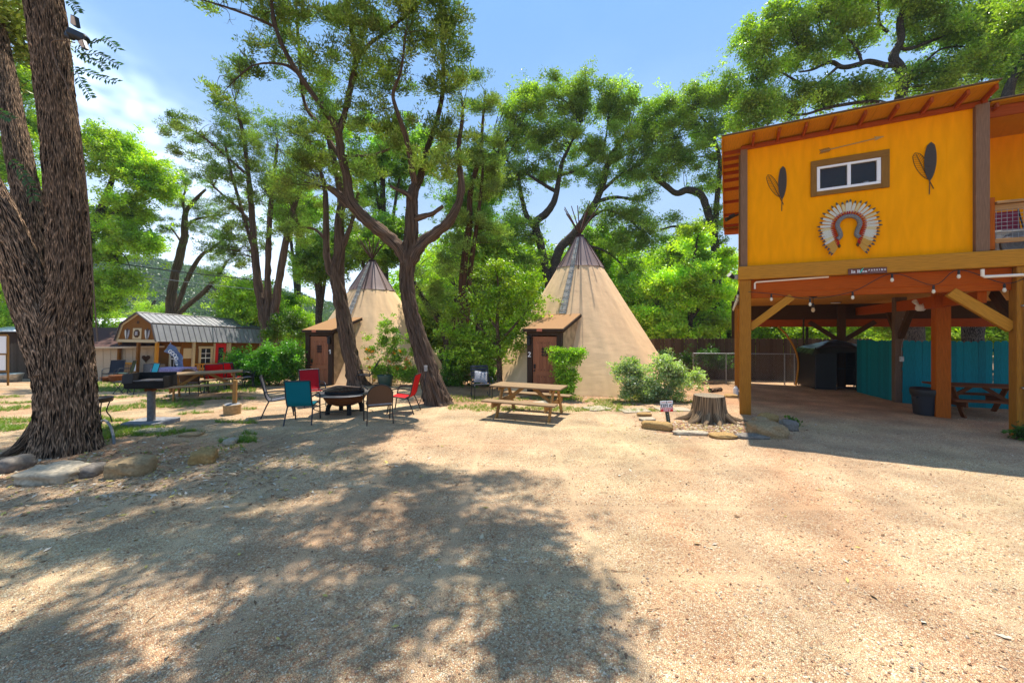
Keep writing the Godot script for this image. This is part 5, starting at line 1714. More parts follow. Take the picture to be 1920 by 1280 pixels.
	board(wn, "trim", HP(w0, y1 - 0.075, -0.03), HP(w1, y1 - 0.075, -0.03), 0.15, 0.05, M.trimwood)
	board(wn, "trim", HP(w0 + 0.11, y0 + 0.045, -0.03), HP(w1 - 0.14, y0 + 0.045, -0.03), 0.1, 0.05, M.trimwood)
	board(wn, "trim", HP(w0 + 0.055, y0 - 0.01, -0.032), HP(w0 + 0.055, y1 - 0.152, -0.032), 0.11, 0.05, M.trimwood, Vector3.RIGHT)
	board(wn, "trim", HP(w1 - 0.07, y0 - 0.01, -0.032), HP(w1 - 0.07, y1 - 0.152, -0.032), 0.14, 0.05, M.trimwood, Vector3.RIGHT)
	var f0: float = w0 + 0.113; var f1: float = w1 - 0.143; var g0: float = y0 + 0.097; var g1: float = y1 - 0.153
	board(wn, "frame", HP(f0, g0 + 0.03, -0.02), HP(f1, g0 + 0.03, -0.02), 0.06, 0.06, M.vinyl)
	board(wn, "frame", HP(f0, g1 - 0.025, -0.02), HP(f1, g1 - 0.025, -0.02), 0.05, 0.06, M.vinyl)
	for q in [[f0 + 0.03, 0.06], [(f0 + f1) / 2.0 + 0.02, 0.065], [f1 - 0.035, 0.07]]:
		board(wn, "frame", HP(q[0], g0 + 0.062, -0.021), HP(q[0], g1 - 0.052, -0.021), q[1], 0.06, M.vinyl, Vector3.RIGHT)
	for q in [[f0, (f0 + f1) / 2.0], [(f0 + f1) / 2.0 + 0.04, f1]]:
		box(wn, "pane", HP((q[0] + q[1]) / 2, (g0 + g1) / 2, 0.02), Vector3(q[1] - q[0], g1 - g0, 0.004), M.glass, Vector3.ZERO, 0.0005)
	# things on the inner sill
	var jar := hthing("jar", "small white jar on the sill inside the yellow house's window", "jar", 2.38, 5.165, 0.09)
	lathe(jar, "body", [Vector2(0, 0), Vector2(0.06, 0), Vector2(0.065, 0.02), Vector2(0.065, 0.1), Vector2(0.05, 0.125), Vector2(0, 0.13)], M.white, 16)
	lathe(jar, "lid", [Vector2(0, 0.128), Vector2(0.054, 0.128), Vector2(0.054, 0.15), Vector2(0, 0.155)], M.cushion, 16)
	var bk := hthing("envelope", "white paper packet lying on the sill inside the window", "packet", 1.98, 5.165, 0.09)
	box(bk, "packet", Vector3(0, 0.035, 0), Vector3(0.3, 0.07, 0.05), M.white)
	# ---- roof: underside boards, rafters, purlins, metal sheet
	var s0 := -0.62
	var s1 := 6.9
	var t0 := -0.5
	var t1 := W + 0.1
	var slope := atan(0.085)
	for k in 8:
		var tt := lerpf(t0, t1, k / 8.0)
		var wd := (t1 - t0) / 8.0
		var a := HP(tt + wd / 2, roof_y.call(s0), s0)
		var b := HP(tt + wd / 2, roof_y.call(s1), s1)
		board(h, "roof_deck", a, b, 0.022, wd - 0.004, M.soffit, Vector3.UP, 0.002)
	board(h, "roof_sheet", HP((t0 + t1) / 2, roof_y.call(s0 - 0.03) + 0.03, s0 - 0.03), HP((t0 + t1) / 2, roof_y.call(s1 + 0.03) + 0.03, s1 + 0.03), 0.02, t1 - t0 + 0.06, M.greywood, Vector3.UP, 0.003)
	for k in 12:
		var tt := lerpf(t0 + 0.1, t1 - 0.1, k / 11.0)
		board(h, "roof_rib", HP(tt, roof_y.call(s0 - 0.03) + 0.05, s0 - 0.03), HP(tt, roof_y.call(s1) + 0.05, s1), 0.02, 0.03, M.metalroof)
	for k in 9:
		var tt := 0.16 + k * 0.515
		if k == 8: tt = W + 0.09
		board(h, "rafter_tail", HP(tt, roof_y.call(s0 + 0.05) - 0.065, s0 + 0.05), HP(tt, roof_y.call(0.08) - 0.065, 0.08), 0.105, 0.05, M.rafter)
	board(h, "ledger", HP(-0.09, 6.545, -0.05), HP(W + 0.17, 6.545, -0.05), 0.1, 0.06, M.rafter)
	board(h, "barge_board", HP(t0 - 0.015, roof_y.call(s0) - 0.03, s0), HP(t0 - 0.015, roof_y.call(s1) - 0.03, s1), 0.1, 0.03, M.soffit)
	for k in 9:
		var ss: float = [0.15, 0.5, 0.95, 1.4, 1.9, 2.6, 3.7, 5.0, 6.3][k]
		board(h, "lookout", HP(t0 + 0.01, roof_y.call(ss) - 0.06, ss), HP(-0.0, roof_y.call(ss) - 0.06, ss), 0.09, 0.05, M.rafter)
	cyl(h, "log_end", HP(t0 + 0.02, roof_y.call(6.6) - 0.2, 6.6), HP(0.1, roof_y.call(6.6) - 0.24, 6.5), 0.13, M.redpost, 0.13, 16)
	# ---- the balcony at the right
	board(h, "balcony_roof", HP(6.4, 6.66, 0.24), HP(6.4, 6.1, 6.9), 0.03, 4.0, M.soffit, Vector3.UP)
	board(h, "balcony_roof_sheet", HP(6.4, 6.69, 0.2), HP(6.4, 6.13, 6.95), 0.02, 4.06, M.greywood, Vector3.UP)
	board(h, "ledger", HP(W + 0.19, 6.5, 0.42), HP(8.4, 6.5, 0.42), 0.22, 0.06, M.rafter)
	for k in 7:
		board(h, "rafter_tail", HP(4.5 + k * 0.6, 6.585, 0.26), HP(4.5 + k * 0.6, 6.55, 0.44), 0.1, 0.05, M.rafter)
	box(h, "balcony_wall", HP(6.3, 5.0, 2.1), Vector3(4.2, 3.0, 0.12), M.yellow)
	box(h, "balcony_door", HP(5.86, 4.7, 2.02), Vector3(0.1, 2.2, 0.1), M.trimwood)
	box(h, "balcony_floor", HP(6.3, 3.43, 1.1), Vector3(4.2, 0.1, 2.0), M.darkwood)
	board(h, "balcony_post", HP(W + 0.235, 3.56, 0.02), HP(W + 0.235, 4.62, 0.02), 0.1, 0.1, M.redpost, Vector3.RIGHT)
	board(h, "hand_rail", HP(W + 0.29, 4.5, 0.0), HP(8.4, 4.5, 0.0), 0.05, 0.16, M.rail)
	board(h, "rail", HP(W + 0.29, 4.41, 0.02), HP(8.4, 4.41, 0.02), 0.11, 0.045, M.rail)
	board(h, "rail", HP(W + 0.29, 3.74, 0.02), HP(8.4, 3.74, 0.02), 0.09, 0.045, M.rail)
	g = Geo.new()
	for k in 26:
		var x := W + 0.31 + k * 0.075
		add_tube(g, [HP(x, 3.77, 0.0), HP(x, 4.37, 0.0)], [0.004, 0.004], 4, null, false)
	for k in 8:
		var y := 3.8 + k * 0.077
		add_tube(g, [HP(W + 0.29, y, -0.004), HP(6.5, y, -0.004)], [0.004, 0.004], 4, null, false)
	part(h, "wire_mesh", g.mesh(), M.galv).set_meta("kind", "stuff")
	# what stands on the balcony
	var ck := hthing("storage_chest", "cream plastic deck chest behind the balcony's wire railing", "chest", 5.2, 3.485, 0.5)
	box(ck, "body", Vector3(0, 0.22, 0), Vector3(1.5, 0.44, 0.5), M.cooler, Vector3.ZERO, 0.03)
	box(ck, "lid", Vector3(0, 0.47, 0), Vector3(1.56, 0.05, 0.56), M.cooler, Vector3.ZERO, 0.02)
	box(ck, "sticker", Vector3(0.0, 0.36, 0.253), Vector3(0.24, 0.09, 0.006), M.tealink, Vector3.ZERO, 0.002)
	cyl(ck, "wheel", Vector3(-0.45, 0.2, 0.25), Vector3(-0.45, 0.2, 0.3), 0.24, M.steel_post, 0.23, 24)
	var bc := hthing("balcony_chair", "dark red folding chair on the balcony behind the deck chest", "chair", 5.0, 3.48, 1.2)
	box(bc, "backrest", Vector3(0, 0.85, -0.1), Vector3(0.5, 0.5, 0.03), mat(Color(0.2, 0.03, 0.05), 0.8), Vector3(-0.2, 0, 0), 0.01)
	box(bc, "seat", Vector3(0, 0.5, 0.1), Vector3(0.5, 0.03, 0.45), mat(Color(0.2, 0.03, 0.05), 0.8), Vector3.ZERO, 0.01)
	for s in [-1.0, 1.0]:
		cyl(bc, "leg", Vector3(s * 0.26, 0, -0.2), Vector3(s * 0.26, 0.6, 0.3), 0.014, M.frame)
		cyl(bc, "leg", Vector3(s * 0.26, 0, 0.3), Vector3(s * 0.26, 1.12, -0.16), 0.014, M.frame)
	board(bc, "armrest", Vector3(-0.28, 0.72, 0.3), Vector3(-0.28, 0.72, -0.2), 0.03, 0.05, M.frame)
	house_art()
	house_lights()
	carport_things()

func feather_outline(l: float, w: float) -> Array:
	return [Vector2(-w * 0.12, 0), Vector2(-w * 0.42, l * 0.3), Vector2(-w * 0.5, l * 0.6), Vector2(-w * 0.36, l * 0.86), Vector2(0, l), Vector2(w * 0.36, l * 0.86), Vector2(w * 0.5, l * 0.6), Vector2(w * 0.42, l * 0.3), Vector2(w * 0.12, 0)]

func house_art() -> void:
	# ---- feathered bonnet on the wall
	var c := wl(1590, 428)
	var o := hthing("feather_bonnet", "white feathered war bonnet ornament hung below the yellow house's window", "wall ornament", c.x, c.y, -0.04)
	# the inner arch (a horseshoe), as a path of local points
	var arch := []
	for k in 13:
		var a := lerpf(PI + 0.55, -0.55, k / 12.0)
		arch.append(Vector3(cos(a) * 0.2, 0.07 + sin(a) * 0.2, 0))
	var path := [Vector3(-0.2, -0.24, 0), Vector3(-0.14, -0.17, 0)]
	path.append_array(arch)
	path.append_array([Vector3(0.14, -0.17, 0), Vector3(0.2, -0.24, 0)])
	# feather roots down one side: x, y and the way the feather points
	var roots := [Vector3(-0.17, -0.33, PI + 1.08), Vector3(-0.19, -0.25, PI + 0.8), Vector3(-0.21, -0.16, PI + 0.52), Vector3(-0.23, -0.07, PI + 0.27), Vector3(-0.25, 0.03, PI + 0.06), Vector3(-0.235, 0.14, PI - 0.32), Vector3(-0.175, 0.24, PI - 0.76), Vector3(-0.09, 0.295, PI - 1.2), Vector3(0.0, 0.31, PI / 2)]
	var n := 38
	for k in n:
		var f := k / float(n - 1)
		var side := -1.0 if f < 0.5 else 1.0
		var q: Vector3 = crom(roots, (0.5 - absf(f - 0.5)) * 2.0 * (roots.size() - 1))
		var a := q.z if side < 0.0 else PI - q.z
		var p := Vector3(q.x * -side if side > 0.0 else q.x, q.y, 0.012 + 0.004 * (k % 3))
		var l := 0.315 + 0.02 * sin(k * 2.1)
		var low := f < 0.09 or f > 0.91
		var xf := Transform3D(Basis(Vector3.BACK, a - PI / 2.0) * Basis(Vector3.RIGHT, 0.12), p)
		var fe := prism(o, "feather", feather_outline(l, 0.062), 0.008, M.feather_c if low else M.feather_b if k % 4 == 1 else M.feather_a, xf)
		prism(fe, "tip", [Vector2(-0.024, l * 0.83), Vector2(-0.012, l * 0.97), Vector2(0, l * 1.03), Vector2(0.012, l * 0.97), Vector2(0.024, l * 0.83)], 0.012, M.feather_dark)
		cyl(fe, "quill_wrap", Vector3(0, -0.01, 0.006), Vector3(0, 0.075, 0.006), 0.016, M.bead, 0.01, 6)
	tube(o, "band", path, 0.045, M.band, 10, 3).position = Vector3(0, 0, 0.03)
	for s in [-1.0, 1.0]:
		lathe(o, "pendant", [Vector2(0, -0.05), Vector2(0.025, -0.02), Vector2(0.03, 0.01), Vector2(0.012, 0.04), Vector2(0, 0.045)], M.bronze, 10, Vector3(s * 0.165 - 0.0, -0.4, 0.02))
		cyl(o, "cord", Vector3(s * 0.19, -0.26, 0.02), Vector3(s * 0.165, -0.36, 0.02), 0.005, M.strap, -1, 5)
	# ---- metal feather pairs
	for q in [["dark metal feather with an open bronze one, hung at the wall's left", [1468, 312], [1466, 396], [1440, 328], [1463, 380], 0.1], ["dark metal feather with an open bronze one, hung at the wall's right", [1745, 267], [1742, 365], [1716, 287], [1742, 350], 0.12]]:
		var a := wl(q[1][0], q[1][1])
		var b := wl(q[2][0], q[2][1])
		var e := wl(q[3][0], q[3][1])
		var f := wl(q[4][0], q[4][1])
		var t := hthing("metal_feathers", q[0], "wall ornament", b.x, b.y, -0.03, "metal feathers on the yellow wall")
		metal_feather(t, "solid_feather", Vector2.ZERO, a - b, 0.17 if q[5] < 0.11 else 0.19, true)
		metal_feather(t, "open_feather", f - b + Vector2(0.07, -0.06), e - b, 0.17 if q[5] < 0.11 else 0.19, false)
	# ---- the arrow
	var a0 := wl(1539, 285)
	var a1 := wl(1652, 258)
	var ar := hthing("metal_arrow", "long thin metal arrow hung over the yellow house's window", "wall ornament", a0.x, a0.y, -0.03)
	var dv := Vector3(a1.x - a0.x, a1.y - a0.y, 0)
	cyl(ar, "shaft", Vector3.ZERO, dv, 0.012, M.arrow, -1, 8)
	var dn := dv.normalized()
	var up := Vector3(-dn.y, dn.x, 0)
	var xf := Transform3D(Basis(dn, up, Vector3.BACK), dv)
	prism(ar, "head", [Vector2(0.05, 0), Vector2(-0.12, 0.045), Vector2(-0.08, 0), Vector2(-0.12, -0.045)], 0.015, M.arrow, xf)
	for k in 7:
		for s in [-1.0, 1.0]:
			var x := 0.02 + k * 0.028
			cyl(ar, "fletching", dn * x, dn * (x - 0.05) + up * s * 0.055, 0.007, M.gunmetal, 0.004, 5)

func metal_feather(t: Node3D, called: String, from: Vector2, to: Vector2, w: float, solid: bool) -> void:
	var d := to - from
	var l := d.length()
	var xf := Transform3D(Basis(Vector3.BACK, d.angle() - PI / 2.0), Vector3(from.x, from.y, 0.0 if solid else -0.012))
	var st := 0.27
	var root := Node3D.new()
	root.name = called
	t.add_child(root, true)
	root.transform = xf
	cyl(root, "quill", Vector3.ZERO, Vector3(0, l * 0.97, 0), 0.009, M.gunmetal if solid else M.bronze, 0.005, 6)
	var out := []
	for k in 25:
		var f := lerpf(-1.0, 1.0, k / 24.0)
		var y := lerpf(st, 1.0, 1.0 - absf(f))
		var x := w * 0.5 * pow(sin(PI * clampf((y - st) / (1.0 - st), 0.0, 1.0) * 0.92 + 0.04), 0.6) * signf(f)
		out.append(Vector2(x if absf(f) > 0.01 else 0.0, y * l))
	if solid:
		var g := Geo.new()
		add_prism(g, PackedVector2Array(out), 0.012)
		part(root, "vane", g.mesh(), M.gunmetal)
		for k in 12:
			var y := l * lerpf(st + 0.04, 0.93, k / 11.0)
			for s in [-1.0, 1.0]:
				var ww := w * 0.44 * sin(PI * (y / l - st) / (1.0 - st) * 0.9 + 0.12)
				board(root, "barb", Vector3(0, y - 0.02, 0.01), Vector3(s * ww, y + 0.02, 0.008), 0.012, 0.012, M.gunmetal, Vector3.UP, 0.002)
	else:
		var p3 := []
		for q in out: p3.append(Vector3(q.x, q.y, 0))
		tube(root, "outline", p3, 0.006, M.bronze, 5)
		for k in 13:
			var y := l * lerpf(st + 0.03, 0.92, k / 12.0)
			for s in [-1.0, 1.0]:
				var ww := w * 0.48 * pow(sin(PI * clampf((y / l + 0.04 - st) / (1.0 - st), 0.0, 1.0) * 0.92 + 0.04), 0.6)
				cyl(root, "barb", Vector3(0, y - 0.02, 0), Vector3(s * ww, y + 0.03, 0), 0.0035, M.bronze, -1, 4)

func house_lights() -> void:
	var rot := HB.basis
	# ---- the name board on the beam
	var c := wl(1621, 510)
	var sg := hthing("name_board", "small dark red board reading PARKING on the front beam", "sign", c.x, c.y + 0.0, -0.215)
	box(sg, "board", Vector3.ZERO, Vector3(0.66, 0.13, 0.02), M.sign_brown)
	text(sg, "lettering", "la R", 0.062, M.white, Transform3D(Basis(), Vector3(-0.2, -0.004, 0.012)), true, true)
	prism(sg, "leaf_emblem", [Vector2(-0.03, -0.05), Vector2(-0.005, -0.03), Vector2(0.045, 0.075), Vector2(0.0, 0.03)], 0.006, M.tealink, Transform3D(Basis(), Vector3(-0.105, 0, 0.013)))
	text(sg, "lettering", "an", 0.05, M.white, Transform3D(Basis(), Vector3(-0.045, -0.006, 0.012)), true, true)
	text(sg, "lettering", "P A R K I N G", 0.036, M.white, Transform3D(Basis(), Vector3(0.165, 0.012, 0.012)), true)
	box(sg, "underline", Vector3(0.165, -0.03, 0.012), Vector3(0.24, 0.008, 0.006), M.cushion, Vector3.ZERO, 0.001)
	# ---- string of bulbs across the opening
	var st := thing("string_lights", "string of unlit bulbs drooping across the carport opening", "string lights", HB.origin, HB.basis.get_euler().y)
	var anchors := []
	for q in [[1403, 548, -0.16], [1446, 551, -0.1], [1518, 560, -0.1], [1597, 547, -0.1], [1667, 515, -0.2], [1747, 535, -0.1], [1789, 508, -0.2], [1877, 532, -0.12], [1916, 520, -0.2]]:
		var p := wl(q[0], q[1])
		anchors.append(Vector3(p.x, p.y, -q[2]))
	tube(st, "cable", anchors, 0.008, M.wire, 6, 6)
	for k in range(1, 8):
		bulb(st, anchors[k] + Vector3(0, -0.01, 0))
	var st2 := thing("string_lights", "string of unlit bulbs running back along the house's left side beam", "string lights", HB.origin, HB.basis.get_euler().y)
	var p2 := []
	for k in 15:
		var s := 0.05 + k * 0.6
		p2.append(HP(-0.16, 2.93 - 0.05 * absf(sin(k * 1.57)), s))
	tube(st2, "cable", p2, 0.008, M.wire, 6, 3)
	for k in 15: bulb(st2, p2[k] + Vector3(0, -0.01, 0))
	# ---- pendant in the carport
	var pe := hthing("pendant_lamp", "single bare bulb on a short cord under the carport ceiling", "lamp", 1.75, 2.88, 2.3)
	lathe(pe, "rose", [Vector2(0.0, -0.05), Vector2(0.1, -0.03), Vector2(0.1, 0.0), Vector2(0, 0.0)], M.black, 16)
	cyl(pe, "cord", Vector3(0, -0.03, 0), Vector3(0, -0.2, 0), 0.008, M.black)
	bulb(pe, Vector3(0, -0.2, 0), 1.5)
	for q in [["flat round lamp on the ceiling by the carport's left post", 0.35, 2.885, 1.0], ["flat round lamp far back under the carport ceiling", 3.0, 2.885, 6.2]]:
		var l := hthing("ceiling_lamp", q[0], "lamp", q[1], q[2], q[3])
		lathe(l, "shade", [Vector2(0.0, -0.05), Vector2(0.13, -0.04), Vector2(0.15, 0.0), Vector2(0, 0.0)], M.white, 20)
		lathe(l, "base", [Vector2(0.0, -0.012), Vector2(0.17, -0.012), Vector2(0.17, 0.003), Vector2(0, 0.003)], M.black, 20)
	# ---- twin floodlight on the inner beam
	var fl := hthing("floodlight", "white twin-head floodlight on the carport's inner beam", "floodlight", 3.98, 2.5, 2.3)
	lathe(fl, "base", [Vector2(0, -0.09), Vector2(0.06, -0.085), Vector2(0.1, -0.04), Vector2(0.1, 0.03), Vector2(0.06, 0.08), Vector2(0, 0.09)], M.white, 16)
	for s in [-1.0, 1.0]:
		cyl(fl, "lamp_head", Vector3(s * 0.05, 0.07, 0), Vector3(s * 0.14, 0.17, 0.08), 0.03, M.white, 0.055)
	var f2 := hthing("floodlight", "small floodlight at the top of the carport's left corner post", "floodlight", -0.25, 3.28, -0.05)
	box(f2, "box", Vector3(0.06, 0, 0), Vector3(0.12, 0.12, 0.1), M.cushion, Vector3.ZERO, 0.02)
	cyl(f2, "lamp_head", Vector3(0, -0.02, 0), Vector3(-0.1, 0.06, 0.08), 0.04, M.frame, 0.07)
	cyl(f2, "lens", Vector3(-0.1, 0.06, 0.08), Vector3(-0.104, 0.063, 0.084), 0.066, M.bulb, 0.064)
	var f3 := hthing("floodlight", "black floodlight under the left eave of the yellow house", "floodlight", -0.24, 5.62, 3.1)
	box(f3, "housing", Vector3(-0.02, 0, 0), Vector3(0.2, 0.12, 0.12), M.black, Vector3(0, 0, 0.4), 0.03)
	cyl(f3, "lamp_head", Vector3(-0.08, -0.05, 0), Vector3(-0.2, -0.1, 0.05), 0.05, M.black, 0.07)
	cyl(f3, "mount", Vector3(0.06, 0.0, 0), Vector3(0.24, 0.06, 0), 0.03, M.black)
	# ---- conduit
	var a := wl(1418, 530)
	var b := wl(1553, 519.5)
	var cd := hthing("conduit_pipe", "short cream pipe fixed under the front beam by the left post", "pipe", a.x, a.y, -0.07)
	tube(cd, "pipe", [Vector3(-0.03, -0.16, 0), Vector3(-0.03, -0.02, 0), Vector3(0.0, 0.01, 0), Vector3(b.x - a.x, b.y - a.y, 0)], 0.022, M.pvc, 10)
	a = wl(1833, 507)
	b = wl(1914, 517)
	var e := wl(1911, 780)
	var cd2 := hthing("conduit_pipe", "long cream pipe running down the right carport post", "pipe", a.x, a.y, -0.19)
	tube(cd2, "pipe", [Vector3.ZERO, Vector3(0, -0.13, 0), Vector3(0.03, -0.15, 0), Vector3(b.x - a.x - 0.05, b.y - a.y, 0), Vector3(b.x - a.x, b.y - a.y - 0.04, 0), Vector3(b.x - a.x, e.y - a.y, 0)], 0.03, M.pvc, 12)
	for y in [-0.6, -2.2]:
		box(cd2, "strap", Vector3(b.x - a.x, b.y - a.y + y, 0.0), Vector3(0.13, 0.03, 0.07), M.galv)
	var bx := hthing("outlet_box", "small grey outlet box with a cable on the middle post", "outlet", 4.12, 1.06, 4.05)
	box(bx, "box", Vector3.ZERO, Vector3(0.1, 0.15, 0.06), M.galv)
	tube(bx, "cable", [Vector3(0, 0.07, 0), Vector3(0.01, 0.4, 0), Vector3(0.06, 0.7, 0), Vector3(0.03, 1.2, 0)], 0.006, M.cushion, 5, 4)

func bulb(t: Node3D, p: Vector3, k := 1.0) -> void:
	var s := lathe(t, "socket", [Vector2(0.0, -0.085 * k), Vector2(0.02 * k, -0.085 * k), Vector2(0.022 * k, -0.02 * k), Vector2(0.012 * k, 0.0), Vector2(0, 0.0)], M.black, 8, p)
	lathe(s, "bulb", [Vector2(0, -0.175 * k), Vector2(0.024 * k, -0.16 * k), Vector2(0.033 * k, -0.13 * k), Vector2(0.02 * k, -0.085 * k), Vector2(0, -0.085 * k)], M.bulb, 10)

func carport_things() -> void:
	# ---- trash bin
	var p := gp(1737, 777)
	var t := thing("trash_bin", "black round trash bin with a bag folded over its rim, beside the red post", "trash bin", p)
	lathe(t, "barrel", [Vector2(0, 0), Vector2(0.22, 0), Vector2(0.235, 0.02), Vector2(0.275, 0.6), Vector2(0.29, 0.6), Vector2(0.29, 0.63), Vector2(0.26, 0.63), Vector2(0.24, 0.3), Vector2(0, 0.1)], M.trash, 28)
	lathe(t, "bag", [Vector2(0.284, 0.48), Vector2(0.3, 0.55), Vector2(0.305, 0.63), Vector2(0.29, 0.665), Vector2(0.265, 0.63), Vector2(0.2, 0.5), Vector2(0, 0.42)], M.black, 18)
	for s in [-1.0, 1.0]:
		box(t, "handle", Vector3(s * 0.29, 0.45, 0), Vector3(0.04, 0.05, 0.12), M.trash, Vector3.ZERO, 0.015)
	# ---- kennel with a tarp over it
	var k := thing("covered_kennel", "black wire kennel under a drooping dark tarp, before the blue fence", "kennel", GP((1567.0 - CX) / F * 15.0, 15.0, 0.0), -0.25)
	for x in [-0.95, -0.32, 0.32, 0.95]:
		for z in [-0.7, 0.7]:
			cyl(k, "frame_post", Vector3(x, -0.05, z), Vector3(x, 1.55, z), 0.022, M.black)
	for z in [-0.7, 0.7]:
		for y in [0.1, 0.8, 1.5]:
			cyl(k, "frame_rail", Vector3(-0.95, y, z), Vector3(0.95, y, z), 0.018, M.galv if y > 1.4 and z > 0.0 else M.black)
	var g := Geo.new()
	for z in [-0.7, 0.7]:
		for q in 27:
			add_tube(g, [Vector3(-0.95 + q * 0.073, 0.05, z), Vector3(-0.95 + q * 0.073, 1.5, z)], [0.003, 0.003], 3, null, false)
		for q in 19:
			add_tube(g, [Vector3(-0.95, 0.07 + q * 0.078, z + 0.005), Vector3(0.95, 0.07 + q * 0.078, z + 0.005)], [0.003, 0.003], 3, null, false)
	part(k, "wire_mesh", g.mesh(), M.iron).set_meta("kind", "stuff")
	g = Geo.new()
	nz.seed = 91
	nz.frequency = 1.0
	var nu := 30
	var nv := 22
	for i in nv + 1:
		for j in nu + 1:
			var u := 2.0 * j / nu - 1.0
			var v := 2.0 * i / nv - 1.0
			var y := 1.83 - 0.28 * maxf(absf(u), absf(v)) - 0.1 * u * u + 0.03 * nz.get_noise_2d(u * 3.0, v * 3.0)
			if absf(u) > 0.9 or absf(v) > 0.9: y -= 0.16 * (maxf(absf(u), absf(v)) - 0.9) / 0.1 + 0.06 * nz.get_noise_2d(u * 9.0, v * 9.0)
			g.vert(Vector3(u * 1.08, y, -v * 0.84), Vector2(u, v))
	for i in nv:
		for j in nu:
			var a := i * (nu + 1) + j
			var c := a + nu + 1
			g.tri(a, c, a + 1); g.tri(a + 1, c, c + 1)
	part(k, "tarp", g.mesh(), M.tarp)
	for q in [[0.0, -0.72, 1.9, 0.0], [-0.97, 0.0, 1.4, 1.57], [0.97, 0.0, 1.4, 1.57], [-0.64, 0.715, 0.62, 0.0], [0.68, 0.715, 0.52, 0.0]]:
		box(k, "shade_panel", Vector3(q[0], 0.76, q[1]), Vector3(q[2], 1.46, 0.012), M.black, Vector3(0, q[3], 0), 0.003)
	# blue side panel beside the kennel
	box(k, "side_panel", Vector3(1.06, 0.75, 0.0), Vector3(0.03, 1.5, 1.4), M.blue)
	# ---- picnic table in the carport
	var pt := picnic_table("dark brown picnic table in the carport's shade, before the blue fence", M.picnic_dark, M.picnic_dark)
	var w := HB * HP(5.15, 0, 2.7)
	pt.position = GP(w.x, -w.z)
	pt.rotation.y = HB.basis.get_euler().y + 0.2
	# ---- a cut sapling that leans over the plank fence
	var sp := gp(1492, 722)
	var sl := thing("sapling", "thin pale leaning sapling before the fence under the carport", "sapling", sp)
	tube(sl, "trunk", [Vector3(0, -0.1, 0), Vector3(0.12, 0.8, 0), Vector3(0.0, 1.4, 0), Vector3(-0.35, 2.0, 0), Vector3(-0.7, 2.35, 0)], 0.035, M.beam, 8, 5)
	var sp2 := gp(1500, 720)
	var s2 := thing("sapling", "dark forked sapling right of the pale leaning one", "sapling", sp2)
	tube(s2, "trunk", [Vector3(-0.05, -0.1, 0), Vector3(0.1, 0.6, 0), Vector3(0.28, 1.4, 0), Vector3(0.3, 2.6, 0)], 0.05, M.bark_dark, 8, 5)
	tube(s2, "limb", [Vector3(0.25, 1.2, 0), Vector3(0.15, 1.8, 0), Vector3(0.16, 2.7, 0)], 0.03, M.bark_dark, 8, 4)
	# ---- small things at the foot of the left posts
	var jg := gp(1380, 740)
	var j := thing("jug", "white plastic jug standing behind the stump by the carport post", "jug", jg)
	lathe(j, "body", [Vector2(0, 0), Vector2(0.075, 0), Vector2(0.08, 0.02), Vector2(0.08, 0.2), Vector2(0.055, 0.25), Vector2(0.03, 0.27), Vector2(0, 0.27)], M.white, 16)
	lathe(j, "cap", [Vector2(0, 0.27), Vector2(0.032, 0.27), Vector2(0.032, 0.3), Vector2(0, 0.3)], M.cushion, 12)

